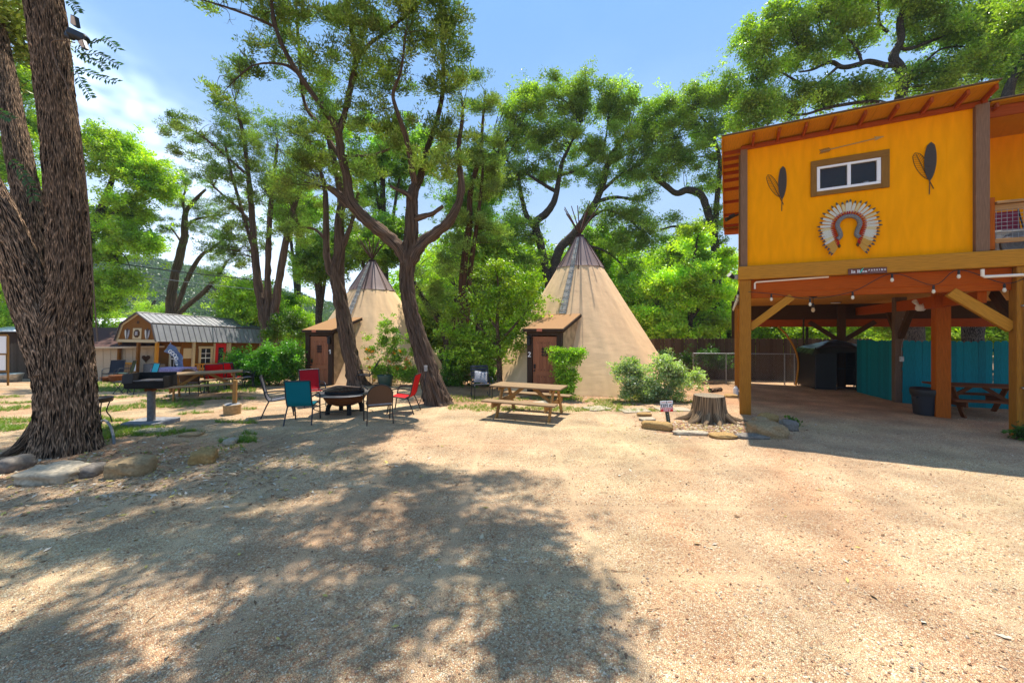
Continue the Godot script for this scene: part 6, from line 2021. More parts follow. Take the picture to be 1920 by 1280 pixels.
# ---------------------------------------------------------------- the cabin at the left
func make_cabin() -> void:
	var C := Vector3(-17.97, 1.3, -20.0)    # the eave's right front corner
	var yaw := deg_to_rad(-17.4)
	var t := thing("gambrel_cabin", "brown gambrel-roofed cabin with cream trim and a grey ribbed metal roof", "cabin", C, yaw)
	t.transform = Transform3D(Basis(Vector3.UP, yaw) * Basis(Vector3.RIGHT, deg_to_rad(-3.0)), C)
	var w := 3.05
	var L := 9.1
	var fl := -2.05          # porch floor
	# outline: x from -w to 0, y from the eave
	var kn := 0.81
	var kx := 0.36
	var pk := 1.36
	var face := [Vector2(-w, 0), Vector2(0, 0), Vector2(-kx, kn), Vector2(-w / 2, pk), Vector2(-w + kx, kn)]
	prism(t, "gable", face, 0.05, M.cabin, Transform3D(Basis(), Vector3(0, 0, 0.0)))
	board(t, "trim", Vector3(-w - 0.05, -0.02, 0.035), Vector3(0.05, -0.02, 0.035), 0.15, 0.04, M.cream)
	var o := [Vector2(-w - 0.06, -0.05), Vector2(-w + kx - 0.03, kn + 0.03), Vector2(-w / 2, pk + 0.05), Vector2(-kx + 0.03, kn + 0.03), Vector2(0.06, -0.05)]
	for k in 4:
		var a := Vector3(o[k].x, o[k].y, 0.04)
		var b := Vector3(o[k + 1].x, o[k + 1].y, 0.04)
		board(t, "trim", a * 0.985 + Vector3(-w * 0.0075, 0.0, 0.002 * k), b * 0.985 + Vector3(-w * 0.0075, 0.0, 0.002 * k), 0.09, 0.04, M.cream, Vector3.UP)
		# roof panels
		var nrm := (b - a).cross(Vector3(0, 0, 1)).normalized()
		if nrm.dot((a + b) / 2 - Vector3(-w / 2, -0.6, 0)) < 0.0: nrm = -nrm
		var off := nrm * 0.03
		var pa := a + off + Vector3(0, 0, 0.08)
		var pb := b + off + Vector3(0, 0, 0.08)
		var mid := (pa + pb) / 2.0
		board(t, "roof_panel", mid, mid + Vector3(0, 0, -L - 0.16), pa.distance_to(pb), 0.03, M.metalroof, (pb - pa).normalized(), 0.004)
		board(t, "roof_edge", pa + Vector3(0, 0, 0.02), pb + Vector3(0, 0, 0.02), 0.06, 0.05, M.darktrim, nrm)
		if k >= 2:
			for q in 32:
				var z := -0.1 - q * (L - 0.1) / 31.0
				board(t, "roof_seam", a + off * 1.7 + Vector3(0, 0, z), b + off * 1.7 + Vector3(0, 0, z), 0.035, 0.03, M.seam, nrm, 0.004)
	for k in [1, 3]:
		cyl(t, "knee_flashing", Vector3(o[k].x, o[k].y + 0.05, 0.1), Vector3(o[k].x, o[k].y + 0.05, -L - 0.08), 0.055, M.darktrim, -1, 8)
	cyl(t, "ridge_cap", Vector3(o[2].x, o[2].y + 0.05, 0.1), Vector3(o[2].x, o[2].y + 0.05, -L - 0.08), 0.05, M.seam, -1, 8)
	prism(t, "gable", face, 0.05, M.cabin, Transform3D(Basis(), Vector3(0, 0, -L)))
	# gable ornaments: cream square with a dark octagon, two feather panels
	box(t, "plaque", Vector3(-w / 2 + 0.0, 0.36, 0.035), Vector3(0.66, 0.56, 0.03), M.cream)
	var oc := []
	for k in 8: oc.append(Vector2(cos(TAU * (k + 0.5) / 8) * 0.24, sin(TAU * (k + 0.5) / 8) * 0.22))
	prism(t, "octagon", oc, 0.04, M.darkwood, Transform3D(Basis(), Vector3(-w / 2, 0.36, 0.05)))
	box(t, "plaque", Vector3(-w / 2, 0.37, 0.075), Vector3(0.2, 0.2, 0.02), M.cushion)
	for x in [-w / 2 - 0.78, -w / 2 + 0.78]:
		for k in 3:
			prism(t, "feather", feather_outline(0.5 + 0.06 * (k % 2), 0.12), 0.02, [M.feather_a, M.feather_dark, M.cushion][k], Transform3D(Basis(Vector3.BACK, (k - 1) * -0.2), Vector3(x + (k - 1) * 0.07, 0.08, 0.035 + 0.006 * k)))
	box(t, "vent", Vector3(-w / 2, 0.95, 0.03), Vector3(0.18, 0.14, 0.02), M.darkwood)
	# porch
	for x in [-w + 0.1, -w / 2 + 0.05, -0.08]:
		board(t, "porch_post", Vector3(x, fl - 0.2, -0.03), Vector3(x, -0.1, -0.03), 0.14, 0.12, M.cabin if x < -0.5 else M.beam, Vector3.RIGHT)
	box(t, "porch_floor", Vector3(-w / 2, fl - 0.12, -L / 2), Vector3(w - 0.1, 0.24, L - 0.1), M.darkwood)
	var wz := -1.25
	box(t, "front_wall", Vector3(-w / 2, fl / 2 - 0.02, wz), Vector3(w - 0.2, -fl - 0.06, 0.08), M.cabin)
	box(t, "side_wall", Vector3(-0.16, fl / 2 - 0.02, (wz - L) / 2), Vector3(0.08, -fl - 0.06, L + wz - 0.1), M.cabin)
	box(t, "side_wall", Vector3(-w + 0.16, fl / 2 - 0.02, (wz - L) / 2), Vector3(0.08, -fl - 0.06, L + wz - 0.1), M.cabin)
	# porch balustrade, front left bay
	for y in [fl + 0.15, fl + 0.86]:
		board(t, "balustrade_rail", Vector3(-w + 0.17, y, -0.03), Vector3(-w / 2 - 0.03, y, -0.03), 0.08, 0.06, M.beam)
	for k in 10:
		var x := -w + 0.24 + k * 0.128
		board(t, "baluster", Vector3(x, fl + 0.19, -0.03), Vector3(x, fl + 0.82, -0.03), 0.05, 0.04, M.rail, Vector3.RIGHT)
	for q in 12:
		board(t, "baluster", Vector3(0.03, fl + 0.15, -1.95 - q * 0.14), Vector3(0.03, fl + 0.76, -1.95 - q * 0.14), 0.04, 0.05, M.beam, Vector3.RIGHT)
	board(t, "balustrade_rail", Vector3(0.03, fl + 0.8, -1.8), Vector3(0.03, fl + 0.8, -3.6), 0.07, 0.07, M.beam)
	# posts along the long side
	for z in [-1.75, -3.75, -5.8, -8.9]:
		board(t, "porch_post", Vector3(-0.03, fl - 0.2, z), Vector3(-0.03, -0.03, z), 0.12, 0.12, M.cream, Vector3.RIGHT)
	# windows and the red door
	cabin_window(t, Vector3(-w + 0.62, -0.95, wz + 0.045), 0.0)
	cabin_window(t, Vector3(-0.62, -0.95, wz + 0.045), 0.0)
	cabin_window(t, Vector3(-0.115, -0.92, -2.45), PI / 2)
	var dr := box(t, "door", Vector3(-0.1, fl / 2, -3.28), Vector3(0.05, 1.9, 0.62), M.reddoor)
	box(dr, "pane", Vector3(0.028, 0.2, 0), Vector3(0.02, 1.0, 0.3), M.dark)
	for s in [-1.0, 1.0]:
		board(t, "trim", Vector3(-0.1, fl, -3.28 + s * 0.37), Vector3(-0.1, -0.08, -3.28 + s * 0.37), 0.1, 0.08, M.cream, Vector3.RIGHT)
	box(t, "wall_sign", Vector3(-0.11, -0.65, -1.5), Vector3(0.02, 0.55, 0.42), M.cream)
	# the white notice on the middle post
	box(t, "notice", Vector3(-w / 2 - 0.08, fl + 0.68, 0.03), Vector3(0.26, 0.4, 0.02), M.white)
	box(t, "counter", Vector3(-w / 2 + 0.62, fl + 0.42, -0.45), Vector3(1.0, 0.84, 0.4), M.steel_post)
	# ---- beige shed left of the cabin
	var sp := GP(-19.6, 18.9)
	var s := thing("shed", "beige board shed with a brown shingle roof left of the gambrel cabin", "shed", sp, 0.5)
	s.position = Vector3(-21.6, -0.95, -21.3)
	box(s, "wall", Vector3(0, 0.95, 0.6), Vector3(4.6, 1.9, 0.1), M.beige)
	for k in 16:
		board(s, "batten", Vector3(-2.2 + k * 0.29, 0.0, 0.66), Vector3(-2.2 + k * 0.29, 1.88, 0.66), 0.04, 0.025, M.beige, Vector3.RIGHT)
	box(s, "wall", Vector3(2.25, 0.95, -0.85), Vector3(0.1, 1.9, 2.8), M.beige)
	board(s, "roof", Vector3(0, 1.9, 0.95), Vector3(0, 2.9, -1.2), 0.06, 5.0, M.shingle, Vector3.UP)
	board(s, "fascia", Vector3(-2.5, 1.88, 0.98), Vector3(2.5, 1.88, 0.98), 0.1, 0.03, M.beige)
	prism(s, "heart", [Vector2(0, -0.22), Vector2(0.17, 0.02), Vector2(0.15, 0.14), Vector2(0.07, 0.16), Vector2(0, 0.09), Vector2(-0.07, 0.16), Vector2(-0.15, 0.14), Vector2(-0.17, 0.02)], 0.03, M.darkwood, Transform3D(Basis(), Vector3(1.55, 1.25, 0.69)))
	var s2 := thing("metal_roof_building", "low building with a white metal roof behind the beige shed", "building", Vector3(-27.0, -1.0, -26.0), 0.3)
	box(s2, "wall", Vector3(0, 1.35, 0), Vector3(8.0, 2.7, 3.0), M.darkwood)
	board(s2, "roof", Vector3(0, 2.75, 1.8), Vector3(0, 3.6, -1.8), 0.06, 8.6, mat(Color(0.7, 0.7, 0.72), 0.4), Vector3.UP)

func cabin_window(t: Node3D, p: Vector3, rot: float) -> void:
	var n := Node3D.new()
	n.name = "window"
	t.add_child(n, true)
	n.position = p
	n.rotation.y = rot
	var w := 0.52
	var h := 1.05
	box(n, "pane", Vector3(0, 0, 0.0), Vector3(w, h, 0.02), M.pane_dark)
	for s in [-1.0, 1.0]:
		box(n, "trim", Vector3(s * (w / 2 + 0.06), 0, 0.02), Vector3(0.12, h + 0.1, 0.05), M.cream)
		box(n, "trim", Vector3(0, s * (h / 2 + 0.07), 0.024), Vector3(w + 0.3, 0.13, 0.05), M.cream)
	box(n, "sash", Vector3(0, 0, 0.02), Vector3(w, 0.05, 0.035), M.white)
	box(n, "muntin", Vector3(0, 0.26, 0.018), Vector3(0.025, 0.5, 0.02), M.white)
	box(n, "muntin", Vector3(0, 0.26, 0.021), Vector3(w, 0.025, 0.02), M.white)
	box(n, "muntin", Vector3(0, -0.26, 0.018), Vector3(0.025, 0.5, 0.02), M.white)

# ---------------------------------------------------------------- furniture
func picnic_table(label: String, m: Material, mt: Material) -> Node3D:
	var t := thing("picnic_table", label, "picnic table")
	var L := 1.82
	for k in 5:
		box(t, "tabletop_plank", Vector3(rr(-0.01, 0.01), 0.735 + rr(-0.002, 0.002), (k - 2) * 0.146), Vector3(L, 0.038, 0.14), mt)
	for s in [-1.0, 1.0]:
		for k in 2:
			box(t, "bench_plank", Vector3(rr(-0.012, 0.012), 0.43, s * (0.6 + k * 0.145)), Vector3(L, 0.038, 0.14), mt)
	for x in [-0.66, 0.66]:
		box(t, "tabletop_cleat", Vector3(x, 0.672, 0), Vector3(0.038, 0.085, 0.7), m)
		box(t, "bench_support", Vector3(x, 0.34, 0), Vector3(0.038, 0.14, 1.5), m)
		for s in [-1.0, 1.0]:
			board(t, "leg", Vector3(x + 0.04, -0.03, s * 0.6), Vector3(x + 0.04, 0.7, s * 0.2), 0.13, 0.038, m, Vector3(0, 0, 1))
		var sx := signf(x)
		board(t, "brace", Vector3(x - sx * 0.04, 0.33, 0), Vector3(sx * 0.12, 0.7, 0), 0.085, 0.038, m)
	return t

# sling chair; it faces its own -z
func sling_chair(label: String, cloth: Material, fr: Material, group: String) -> Node3D:
	var t := thing("patio_chair", label, "chair", Vector3.ZERO, 0.0, group)
	var prof := [Vector2(-0.25, 0.44), Vector2(-0.1, 0.425), Vector2(0.1, 0.4), Vector2(0.2, 0.41), Vector2(0.255, 0.5), Vector2(0.3, 0.68), Vector2(0.35, 0.88), Vector2(0.38, 0.99)]
	sheet(t, "seat", curve(prof.slice(0, 4), 4), 0.5, 0.008, cloth)
	sheet(t, "backrest", curve(prof.slice(3), 4), 0.5, 0.008, cloth)
	for s in [-1.0, 1.0]:
		var x: float = s * 0.262
		var side := []
		for q in prof: side.append(Vector3(x, q.y, q.x))
		tube(t, "side_rail", side, 0.015, fr, 8, 3)
		tube(t, "armrest", [Vector3(x * 1.05, 0.0, -0.34), Vector3(x * 1.06, 0.32, -0.29), Vector3(x * 1.1, 0.56, -0.25), Vector3(x * 1.12, 0.635, -0.15), Vector3(x * 1.12, 0.645, 0.05), Vector3(x * 1.08, 0.63, 0.27)], 0.016, fr, 8, 5)
		tube(t, "leg", [Vector3(x, 0.42, 0.18), Vector3(x * 1.06, 0.2, 0.28), Vector3(x * 1.1, 0.0, 0.36)], 0.015, fr, 8, 4)
	cyl(t, "crossbar", Vector3(-0.262, 0.42, 0.15), Vector3(0.262, 0.42, 0.15), 0.012, fr)
	cyl(t, "crossbar", Vector3(-0.28, 0.4, -0.24), Vector3(0.28, 0.4, -0.24), 0.012, fr)
	cyl(t, "top_rail", Vector3(-0.262, 0.99, 0.38), Vector3(0.262, 0.99, 0.38), 0.015, fr)
	return t

# a bent sheet: profile of (z, y), width w
func sheet(t: Node3D, called: String, prof: Array, w: float, th: float, m: Material) -> MeshInstance3D:
	var pts := []
	for q in prof: pts.append(Vector2(q.x, q.y))
	var n := pts.size()
	var lo := []
	for i in n:
		var d: Vector2 = (pts[mini(i + 1, n - 1)] - pts[maxi(i - 1, 0)]).normalized()
		lo.append(pts[i] + Vector2(d.y, -d.x) * th)
	lo.reverse()
	pts.append_array(lo)
	return prism(t, called, pts, w, m, Transform3D(Basis(Vector3(0, 0, 1), Vector3.UP, Vector3(-1, 0, 0)), Vector3.ZERO))

func wicker_chair(label: String) -> Node3D:
	var t := thing("wicker_chair", label, "chair")
	var arch := []
	for k in 17:
		var a := PI * k / 16.0
		arch.append(Vector2(-cos(a) * 0.27, 0.66 + sin(a) * 0.25))
	var poly := [Vector2(-0.27, 0.47)]
	poly.append_array(arch)
	poly.append(Vector2(0.27, 0.47))
	prism(t, "backrest", poly, 0.025, M.wicker, Transform3D(Basis(Vector3.RIGHT, 0.16), Vector3(0, 0, 0.12)))
	var fr := []
	for q in poly: fr.append(Transform3D(Basis(Vector3.RIGHT, 0.16), Vector3(0, 0, 0.12)) * Vector3(q.x, q.y, 0))
	tube(t, "back_frame", fr, 0.018, M.frame_brown, 8)
	box(t, "seat", Vector3(0, 0.42, -0.02), Vector3(0.52, 0.035, 0.48), M.wicker, Vector3.ZERO, 0.012)
	box(t, "cushion", Vector3(0, 0.455, -0.02), Vector3(0.5, 0.04, 0.46), M.cushion, Vector3.ZERO, 0.018)
	for s in [-1.0, 1.0]:
		var x: float = s * 0.27
		tube(t, "leg", [Vector3(x, 0.5, 0.2), Vector3(x, 0.25, 0.22), Vector3(x * 1.06, 0, 0.26)], 0.014, M.frame_brown, 8, 3)
		tube(t, "armrest", [Vector3(x * 1.08, 0, -0.32), Vector3(x * 1.1, 0.4, -0.28), Vector3(x * 1.15, 0.6, -0.24), Vector3(x * 1.16, 0.66, -0.1), Vector3(x * 1.1, 0.68, 0.1), Vector3(x, 0.72, 0.22)], 0.016, M.frame_brown, 8, 4)
	return t

func slat_chair(label: String) -> Node3D:
	var t := thing("slat_chair", label, "chair")
	for k in 6:
		var f := k / 5.0
		box(t, "back_slat", Vector3(0, 0.5 + f * 0.46, 0.22 + f * 0.22), Vector3(0.52, 0.075, 0.018), M.slat, Vector3(0.44, 0, 0))
	for k in 5:
		box(t, "seat_slat", Vector3(0, 0.41 + 0.012 * k, 0.12 - k * 0.095), Vector3(0.52, 0.018, 0.078), M.slat)
	for s in [-1.0, 1.0]:
		var x: float = s * 0.28
		tube(t, "side_frame", [Vector3(x, 0.98, 0.46), Vector3(x, 0.48, 0.2), Vector3(x, 0.39, 0.1), Vector3(x, 0.44, -0.3), Vector3(x, 0.3, -0.36), Vector3(x, 0.02, -0.3)], 0.014, M.frame, 8, 4)
		tube(t, "rocker", [Vector3(x, 0.06, -0.38), Vector3(x, 0.015, -0.2), Vector3(x, 0.012, 0.1), Vector3(x, 0.05, 0.38), Vector3(x, 0.1, 0.46)], 0.014, M.frame, 8, 4)
		tube(t, "armrest", [Vector3(x * 1.08, 0.02, 0.16), Vector3(x * 1.08, 0.4, 0.16), Vector3(x * 1.08, 0.62, 0.1), Vector3(x * 1.08, 0.62, -0.26), Vector3(x * 1.08, 0.4, -0.34)], 0.013, M.frame, 8, 4)
	return t

func place(o: Node3D, px: float, py: float, yaw: float) -> Node3D:
	o.position = gp(px, py)
	o.rotation.y = yaw
	return o

func make_furniture() -> void:
	var pit := GP(-4.3, 10.15)
	# ---- fire pit
	var f := thing("fire_pit", "rusty round fire pit with a wide grey rim, ringed by patio chairs", "fire pit", pit)
	lathe(f, "bowl", [Vector2(0, 0.2), Vector2(0.25, 0.22), Vector2(0.42, 0.29), Vector2(0.5, 0.4), Vector2(0.52, 0.52), Vector2(0.49, 0.52), Vector2(0.46, 0.4), Vector2(0.35, 0.3), Vector2(0, 0.25)], M.rust, 40)
	lathe(f, "rim", [Vector2(0.48, 0.5), Vector2(0.69, 0.5), Vector2(0.7, 0.51), Vector2(0.7, 0.525), Vector2(0.48, 0.53)], M.rim, 48)
	lathe(f, "grate_ring", [Vector2(0.46, 0.532), Vector2(0.475, 0.532), Vector2(0.475, 0.585), Vector2(0.46, 0.6), Vector2(0.445, 0.585), Vector2(0.445, 0.54)], M.soot, 40)
	for k in 11:
		var x := (k - 5) * 0.08
		var l := sqrt(0.45 * 0.45 - x * x)
		cyl(f, "grate_bar", Vector3(x, 0.575, -l), Vector3(x, 0.575, l), 0.008, M.soot, -1, 6)
	for k in 4:
		var a := PI / 4 + k * PI / 2 + 0.15
		var d := Vector3(cos(a), 0, sin(a))
		tube(f, "leg", [d * 0.34 + Vector3(0, 0.3, 0), d * 0.4 + Vector3(0, 0.18, 0), d * 0.42 + Vector3(0, -0.03, 0)], 0.055, M.soot, 8, 3)
	lathe(f, "foot_ring", [Vector2(0.72, 0.17), Vector2(0.735, 0.18), Vector2(0.72, 0.19), Vector2(0.705, 0.18), Vector2(0.72, 0.17)], M.iron, 40)
	tag(part(self, "log", log_mesh(), M.greywood, pit), "long crooked grey branch lying across the fire pit's rim", "branch")
	var grp := "chairs round the fire pit"
	var tl := sling_chair("teal sling chair with its back to the yard, left of the fire pit", M.teal, M.frame, grp)
	place(tl, 568, 791, deg_to_rad(10))
	place(sling_chair("grey sling chair seen side-on at the fire pit's far left", M.greysling, M.frame, grp), 522, 778, deg_to_rad(-62))
	place(sling_chair("dark red sling chair behind the teal one, by the door of tipi 1", M.redsling, M.frame, grp), 585, 760, deg_to_rad(-140))
	place(sling_chair("red sling chair seen side-on right of the fire pit, facing it", M.redsling_b, M.frame_brown, grp), 757, 772, deg_to_rad(86))
	var wk := wicker_chair("brown round-backed wicker chair with its back to the yard at the fire pit")
	wk.set_meta("group", grp)
	place(wk, 710, 792, deg_to_rad(26))
	# ---- picnic tables
	var p2 := picnic_table("weathered wooden picnic table before the door of tipi 2", M.picnic, M.picnic_top)
	p2.position = GP(0.41, 9.85)
	p2.rotation.y = deg_to_rad(-22)
	var p1 := picnic_table("weathered wooden picnic table beyond the park grill and the bucket post", M.picnic, M.picnic_top)
	p1.position = GP(-9.95, 12.75)
	p1.rotation.y = deg_to_rad(33)
	p1.scale = Vector3(1.12, 1.08, 1.08)
	# ---- slat chairs and the pillow
	var s2 := slat_chair("dark grey slatted rocking chair left of tipi 2, holding a patterned pillow")
	place(s2, 903, 745, deg_to_rad(195))
	var pl := part(self, "pillow", pillow_mesh(), M.pillow)
	pl.transform = s2.transform * Transform3D(Basis(Vector3.BACK, 0.15) * Basis(Vector3.RIGHT, 0.55), Vector3(0.0, 0.64, 0.13))
	tag(pl, "black and white patterned pillow on the slatted chair by tipi 2", "pillow")
	place(slat_chair("black slatted rocking chair half hidden behind the leaning cedar by tipi 1"), 688, 722, deg_to_rad(100))
	var pot := thing("planter", "dark green planter tub under the flowering shrub by tipi 1", "planter", gp(722, 724))
	lathe(pot, "tub", [Vector2(0, 0), Vector2(0.24, 0), Vector2(0.3, 0.42), Vector2(0.31, 0.42), Vector2(0.31, 0.45), Vector2(0.28, 0.45), Vector2(0, 0.36)], mat(Color(0.03, 0.07, 0.06), 0.5), 24)
	lathe(pot, "soil", [Vector2(0.28, 0.41), Vector2(0, 0.42)], M.darkwood, 16)
	# ---- park grill
	var gb := gp(283, 795)
	var g := thing("park_grill", "black park barbecue grill on a steel post set in a concrete slab", "grill", gb, deg_to_rad(8))
	g.scale = Vector3(0.7, 1.0, 0.85)
	cyl(g, "post", Vector3(0, -0.05, 0), Vector3(0, 0.76, 0), 0.1, M.steel_post, -1, 20)
	box(g, "swivel", Vector3(-0.02, 0.78, 0), Vector3(0.26, 0.08, 0.16), M.rust, Vector3.ZERO, 0.02)
	box(g, "fire_box_floor", Vector3(0, 0.84, 0), Vector3(1.06, 0.03, 0.5), M.soot)
	box(g, "front_panel", Vector3(0, 0.92, 0.26), Vector3(1.08, 0.14, 0.02), M.soot)
	box(g, "back_panel", Vector3(0, 1.0, -0.26), Vector3(1.08, 0.3, 0.02), M.soot)
	box(g, "side_panel", Vector3(-0.55, 1.0, 0), Vector3(0.02, 0.3, 0.52), M.soot)
	box(g, "side_panel", Vector3(0.55, 0.97, 0), Vector3(0.02, 0.24, 0.52), M.soot)
	box(g, "side_shelf", Vector3(-0.44, 1.05, 0.27), Vector3(0.3, 0.2, 0.02), M.iron, Vector3(-0.2, 0, 0.02))
	for k in 22:
		cyl(g, "grate_bar", Vector3(-0.25 + k * 0.036, 1.0, -0.24), Vector3(-0.25 + k * 0.036, 1.0, 0.27), 0.007, M.rim, -1, 6)
	cyl(g, "grate_rail", Vector3(-0.28, 1.0, 0.27), Vector3(0.55, 1.0, 0.27), 0.011, M.rim, -1, 8)
	cyl(g, "handle", Vector3(0.3, 1.0, 0.27), Vector3(0.3, 1.02, 0.42), 0.012, M.rim, -1, 8)
	tag(part(self, "concrete_slab", slab_mesh(0.86, 0.7, 0.09), M.concrete, gb + Vector3(0, -0.005, 0)), "grey concrete slab under the park grill's post", "slab")
	# ---- post in a concrete bucket
	var bk := thing("bucket_post", "wooden post standing in a tan bucket of concrete", "post", gp(435, 776))
	lathe(bk, "bucket", [Vector2(0, -0.02), Vector2(0.17, -0.02), Vector2(0.185, 0.0), Vector2(0.195, 0.22), Vector2(0.2, 0.24), Vector2(0.19, 0.25), Vector2(0, 0.24)], M.bucket, 28)
	lathe(bk, "concrete_fill", [Vector2(0.185, 0.245), Vector2(0.15, 0.27), Vector2(0, 0.285)], M.concrete, 20)
	board(bk, "stake", Vector3(0.06, 0.2, 0), Vector3(0.075, 0.86, 0), 0.085, 0.07, M.picnic, Vector3.RIGHT)
	# ---- little plant stand behind the pecan
	var ps := thing("iron_stand", "small black iron stand half hidden behind the pecan trunk", "stand", gp(183, 795))
	lathe(ps, "tray", [Vector2(0, 0.5), Vector2(0.24, 0.5), Vector2(0.26, 0.6), Vector2(0.245, 0.6), Vector2(0.22, 0.52), Vector2(0, 0.52)], M.iron, 24)
	for k in 4:
		var a := k * PI / 2 + 0.5
		var d := Vector3(cos(a), 0, sin(a))
		tube(ps, "leg", [d * 0.2 + Vector3(0, 0.5, 0), d * 0.14 + Vector3(0, 0.28, 0), d * 0.2 + Vector3(0, 0.14, 0), d * 0.23 + Vector3(0, 0, 0)], 0.012, M.iron, 8, 5)
	# ---- things before the cabin
	var gc := "chairs on the lawn before the cabin"
	place(sling_chair("bright red sling chair beyond the left picnic table, showing its back", M.redsling_b, M.frame, gc), 404, 733, deg_to_rad(30))
	place(sling_chair("bright red sling chair turned half away, right of the other beyond the table", M.redsling_b, M.frame, gc), 434, 728, deg_to_rad(4))
	place(sling_chair("bright turquoise sling chair behind the park grill", M.teal_bright, M.frame, gc), 268, 736, deg_to_rad(150))
	place(sling_chair("dark blue sling chair by the beige shed's wall", M.darksling, M.frame, gc), 212, 716, deg_to_rad(200))
	place(sling_chair("dark green sling chair before the porch railing", mat(Color(0.03, 0.06, 0.05), 0.6), M.frame, gc), 232, 716, deg_to_rad(120))
	place(sling_chair("black sling chair at the right of the red ones", M.darksling, M.frame, gc), 456, 728, deg_to_rad(-60))
	place(sling_chair("white-backed sling chair against the big green bush", M.cushion, M.frame, gc), 478, 724, deg_to_rad(160))
	var rt := thing("round_table", "dark round patio table left of the red chairs", "table", gp(362, 737))
	lathe(rt, "tabletop", [Vector2(0, 0.69), Vector2(0.5, 0.69), Vector2(0.51, 0.7), Vector2(0.5, 0.72), Vector2(0, 0.725)], M.frame, 32)
	for k in 4:
		var a := k * PI / 2 + 0.4
		tube(rt, "leg", [Vector3(cos(a) * 0.32, 0.69, sin(a) * 0.32), Vector3(cos(a) * 0.36, 0.3, sin(a) * 0.36), Vector3(cos(a) * 0.44, 0, sin(a) * 0.44)], 0.016, M.frame, 8, 3)
	var wc := wicker_chair("dark round-backed chair between the cloth-covered table and the red chairs")
	place(wc, 362, 741, deg_to_rad(10))
	# cloth-covered table and the flag
	var ct := thing("cloth_table", "long table before the cabin", "table", gp(326, 724) + Vector3(0, 0, 0), deg_to_rad(-8))
	box(ct, "tabletop", Vector3(0, 0.72, 0), Vector3(1.25, 0.04, 0.7), M.rail)
	for q in [[-0.55, -0.28], [0.55, -0.28], [-0.55, 0.28], [0.55, 0.28]]:
		cyl(ct, "leg", Vector3(q[0], 0, q[1]), Vector3(q[0], 0.7, q[1]), 0.02, M.galv)
	tag(part(self, "tablecloth", cloth_mesh(), M.cloth, ct.position, ct.rotation), "lavender cloth draped over the long table before the cabin", "tablecloth")
	var fp := at(319, 643, 17.2)
	var fl := thing("flag", "blue and white banner flag reading GOOD VIBES drooping before the cabin", "flag", Vector3(fp.x, GP(fp.x, 17.2).y, -17.2))
	var up := fp.y - fl.position.y
	cyl(fl, "pole", Vector3(-0.02, 0, -0.03), Vector3(-0.02, up + 0.05, -0.03), 0.018, M.galv)
	cyl(fl, "spar", Vector3(0.0, up + 0.02, -0.02), Vector3(-0.25, up - 0.38, 0.02), 0.012, M.galv)
	lathe(fl, "finial", [Vector2(0, -0.03), Vector2(0.03, 0), Vector2(0, 0.04)], M.pink_sign, 10, Vector3(0, up + 0.07, -0.02))
	var gg := Geo.new()
	var A := curve([Vector3(0.0, up, 0), Vector3(0.22, up - 0.16, 0.03), Vector3(0.42, up - 0.42, 0.0), Vector3(0.53, up - 0.75, -0.03), Vector3(0.57, up - 1.15, 0.02)], 8)
	var B := curve([Vector3(-0.25, up - 0.36, 0.02), Vector3(-0.02, up - 0.48, 0.06), Vector3(0.15, up - 0.62, 0.02), Vector3(0.26, up - 0.85, 0.05), Vector3(0.34, up - 1.25, 0.03)], 8)
	for i in A.size():
		for j in 9:
			var q: Vector3 = A[i].lerp(B[i], j / 8.0)
			q.z += 0.035 * sin(i * 0.55 + j * 0.9)
			gg.vert(q, Vector2(i / 12.0, j / 8.0))
	for i in A.size() - 1:
		for j in 8:
			var a := i * 9 + j
			gg.tri(a, a + 9, a + 1); gg.tri(a + 1, a + 9, a + 10)
	part(fl, "cloth", gg.mesh(), M.flag)
	var word := "GOOD"
	for k in 4:
		var i := 8 + k * 4
		var q: Vector3 = A[i].lerp(B[i], 0.62)
		var dx: Vector3 = (A[i + 1] - A[i - 1]).normalized()
		text(fl, "lettering", word[k], 0.17, M.white, Transform3D(Basis(Vector3(dx.x, dx.y, 0).normalized(), Vector3(-dx.y, dx.x, 0).normalized(), Vector3.BACK), q + Vector3(0, 0, 0.06)), true)
	for k in 5:
		var i := 22 + k * 2
		var q: Vector3 = A[i].lerp(B[i], 0.75)
		var dx: Vector3 = (A[mini(i + 1, 32)] - A[i - 1]).normalized()
		text(fl, "lettering", "VIBES"[k], 0.1, M.white, Transform3D(Basis(Vector3(dx.x, dx.y, 0).normalized(), Vector3(-dx.y, dx.x, 0).normalized(), Vector3.BACK), q + Vector3(0, 0, 0.06)), true)
	# pots by the shed
	var pp := thing("flower_pot", "wide dark terracotta bowl on the ground by the beige shed", "flower pot", gp(205, 716))
	lathe(pp, "bowl", [Vector2(0, 0), Vector2(0.2, 0), Vector2(0.32, 0.2), Vector2(0.34, 0.2), Vector2(0.34, 0.24), Vector2(0.3, 0.24), Vector2(0, 0.16)], M.rust, 24)
	var pq := thing("flower_pot", "upright terracotta pot beside the wide bowl near the porch", "flower pot", gp(219, 718))
	lathe(pq, "pot", [Vector2(0, 0), Vector2(0.2, 0), Vector2(0.27, 0.3), Vector2(0.29, 0.3), Vector2(0.29, 0.36), Vector2(0.25, 0.36), Vector2(0, 0.3)], M.rust, 24)
	var tb := thing("metal_tub", "grey galvanised tub before the far-left plank fence", "tub", gp(18, 716))
	lathe(tb, "tub", [Vector2(0, 0), Vector2(0.34, 0), Vector2(0.42, 0.36), Vector2(0.43, 0.36), Vector2(0.43, 0.4), Vector2(0.4, 0.4), Vector2(0, 0.3)], M.galv, 28)
	var sgn := thing("notice_board", "white framed notice board on a post at the far left", "notice board", gp(2, 722))
	box(sgn, "panel", Vector3(-0.05, 1.68, 0), Vector3(0.5, 0.72, 0.03), M.white)
	box(sgn, "panel", Vector3(-0.05, 0.95, 0), Vector3(0.42, 0.66, 0.03), M.white)
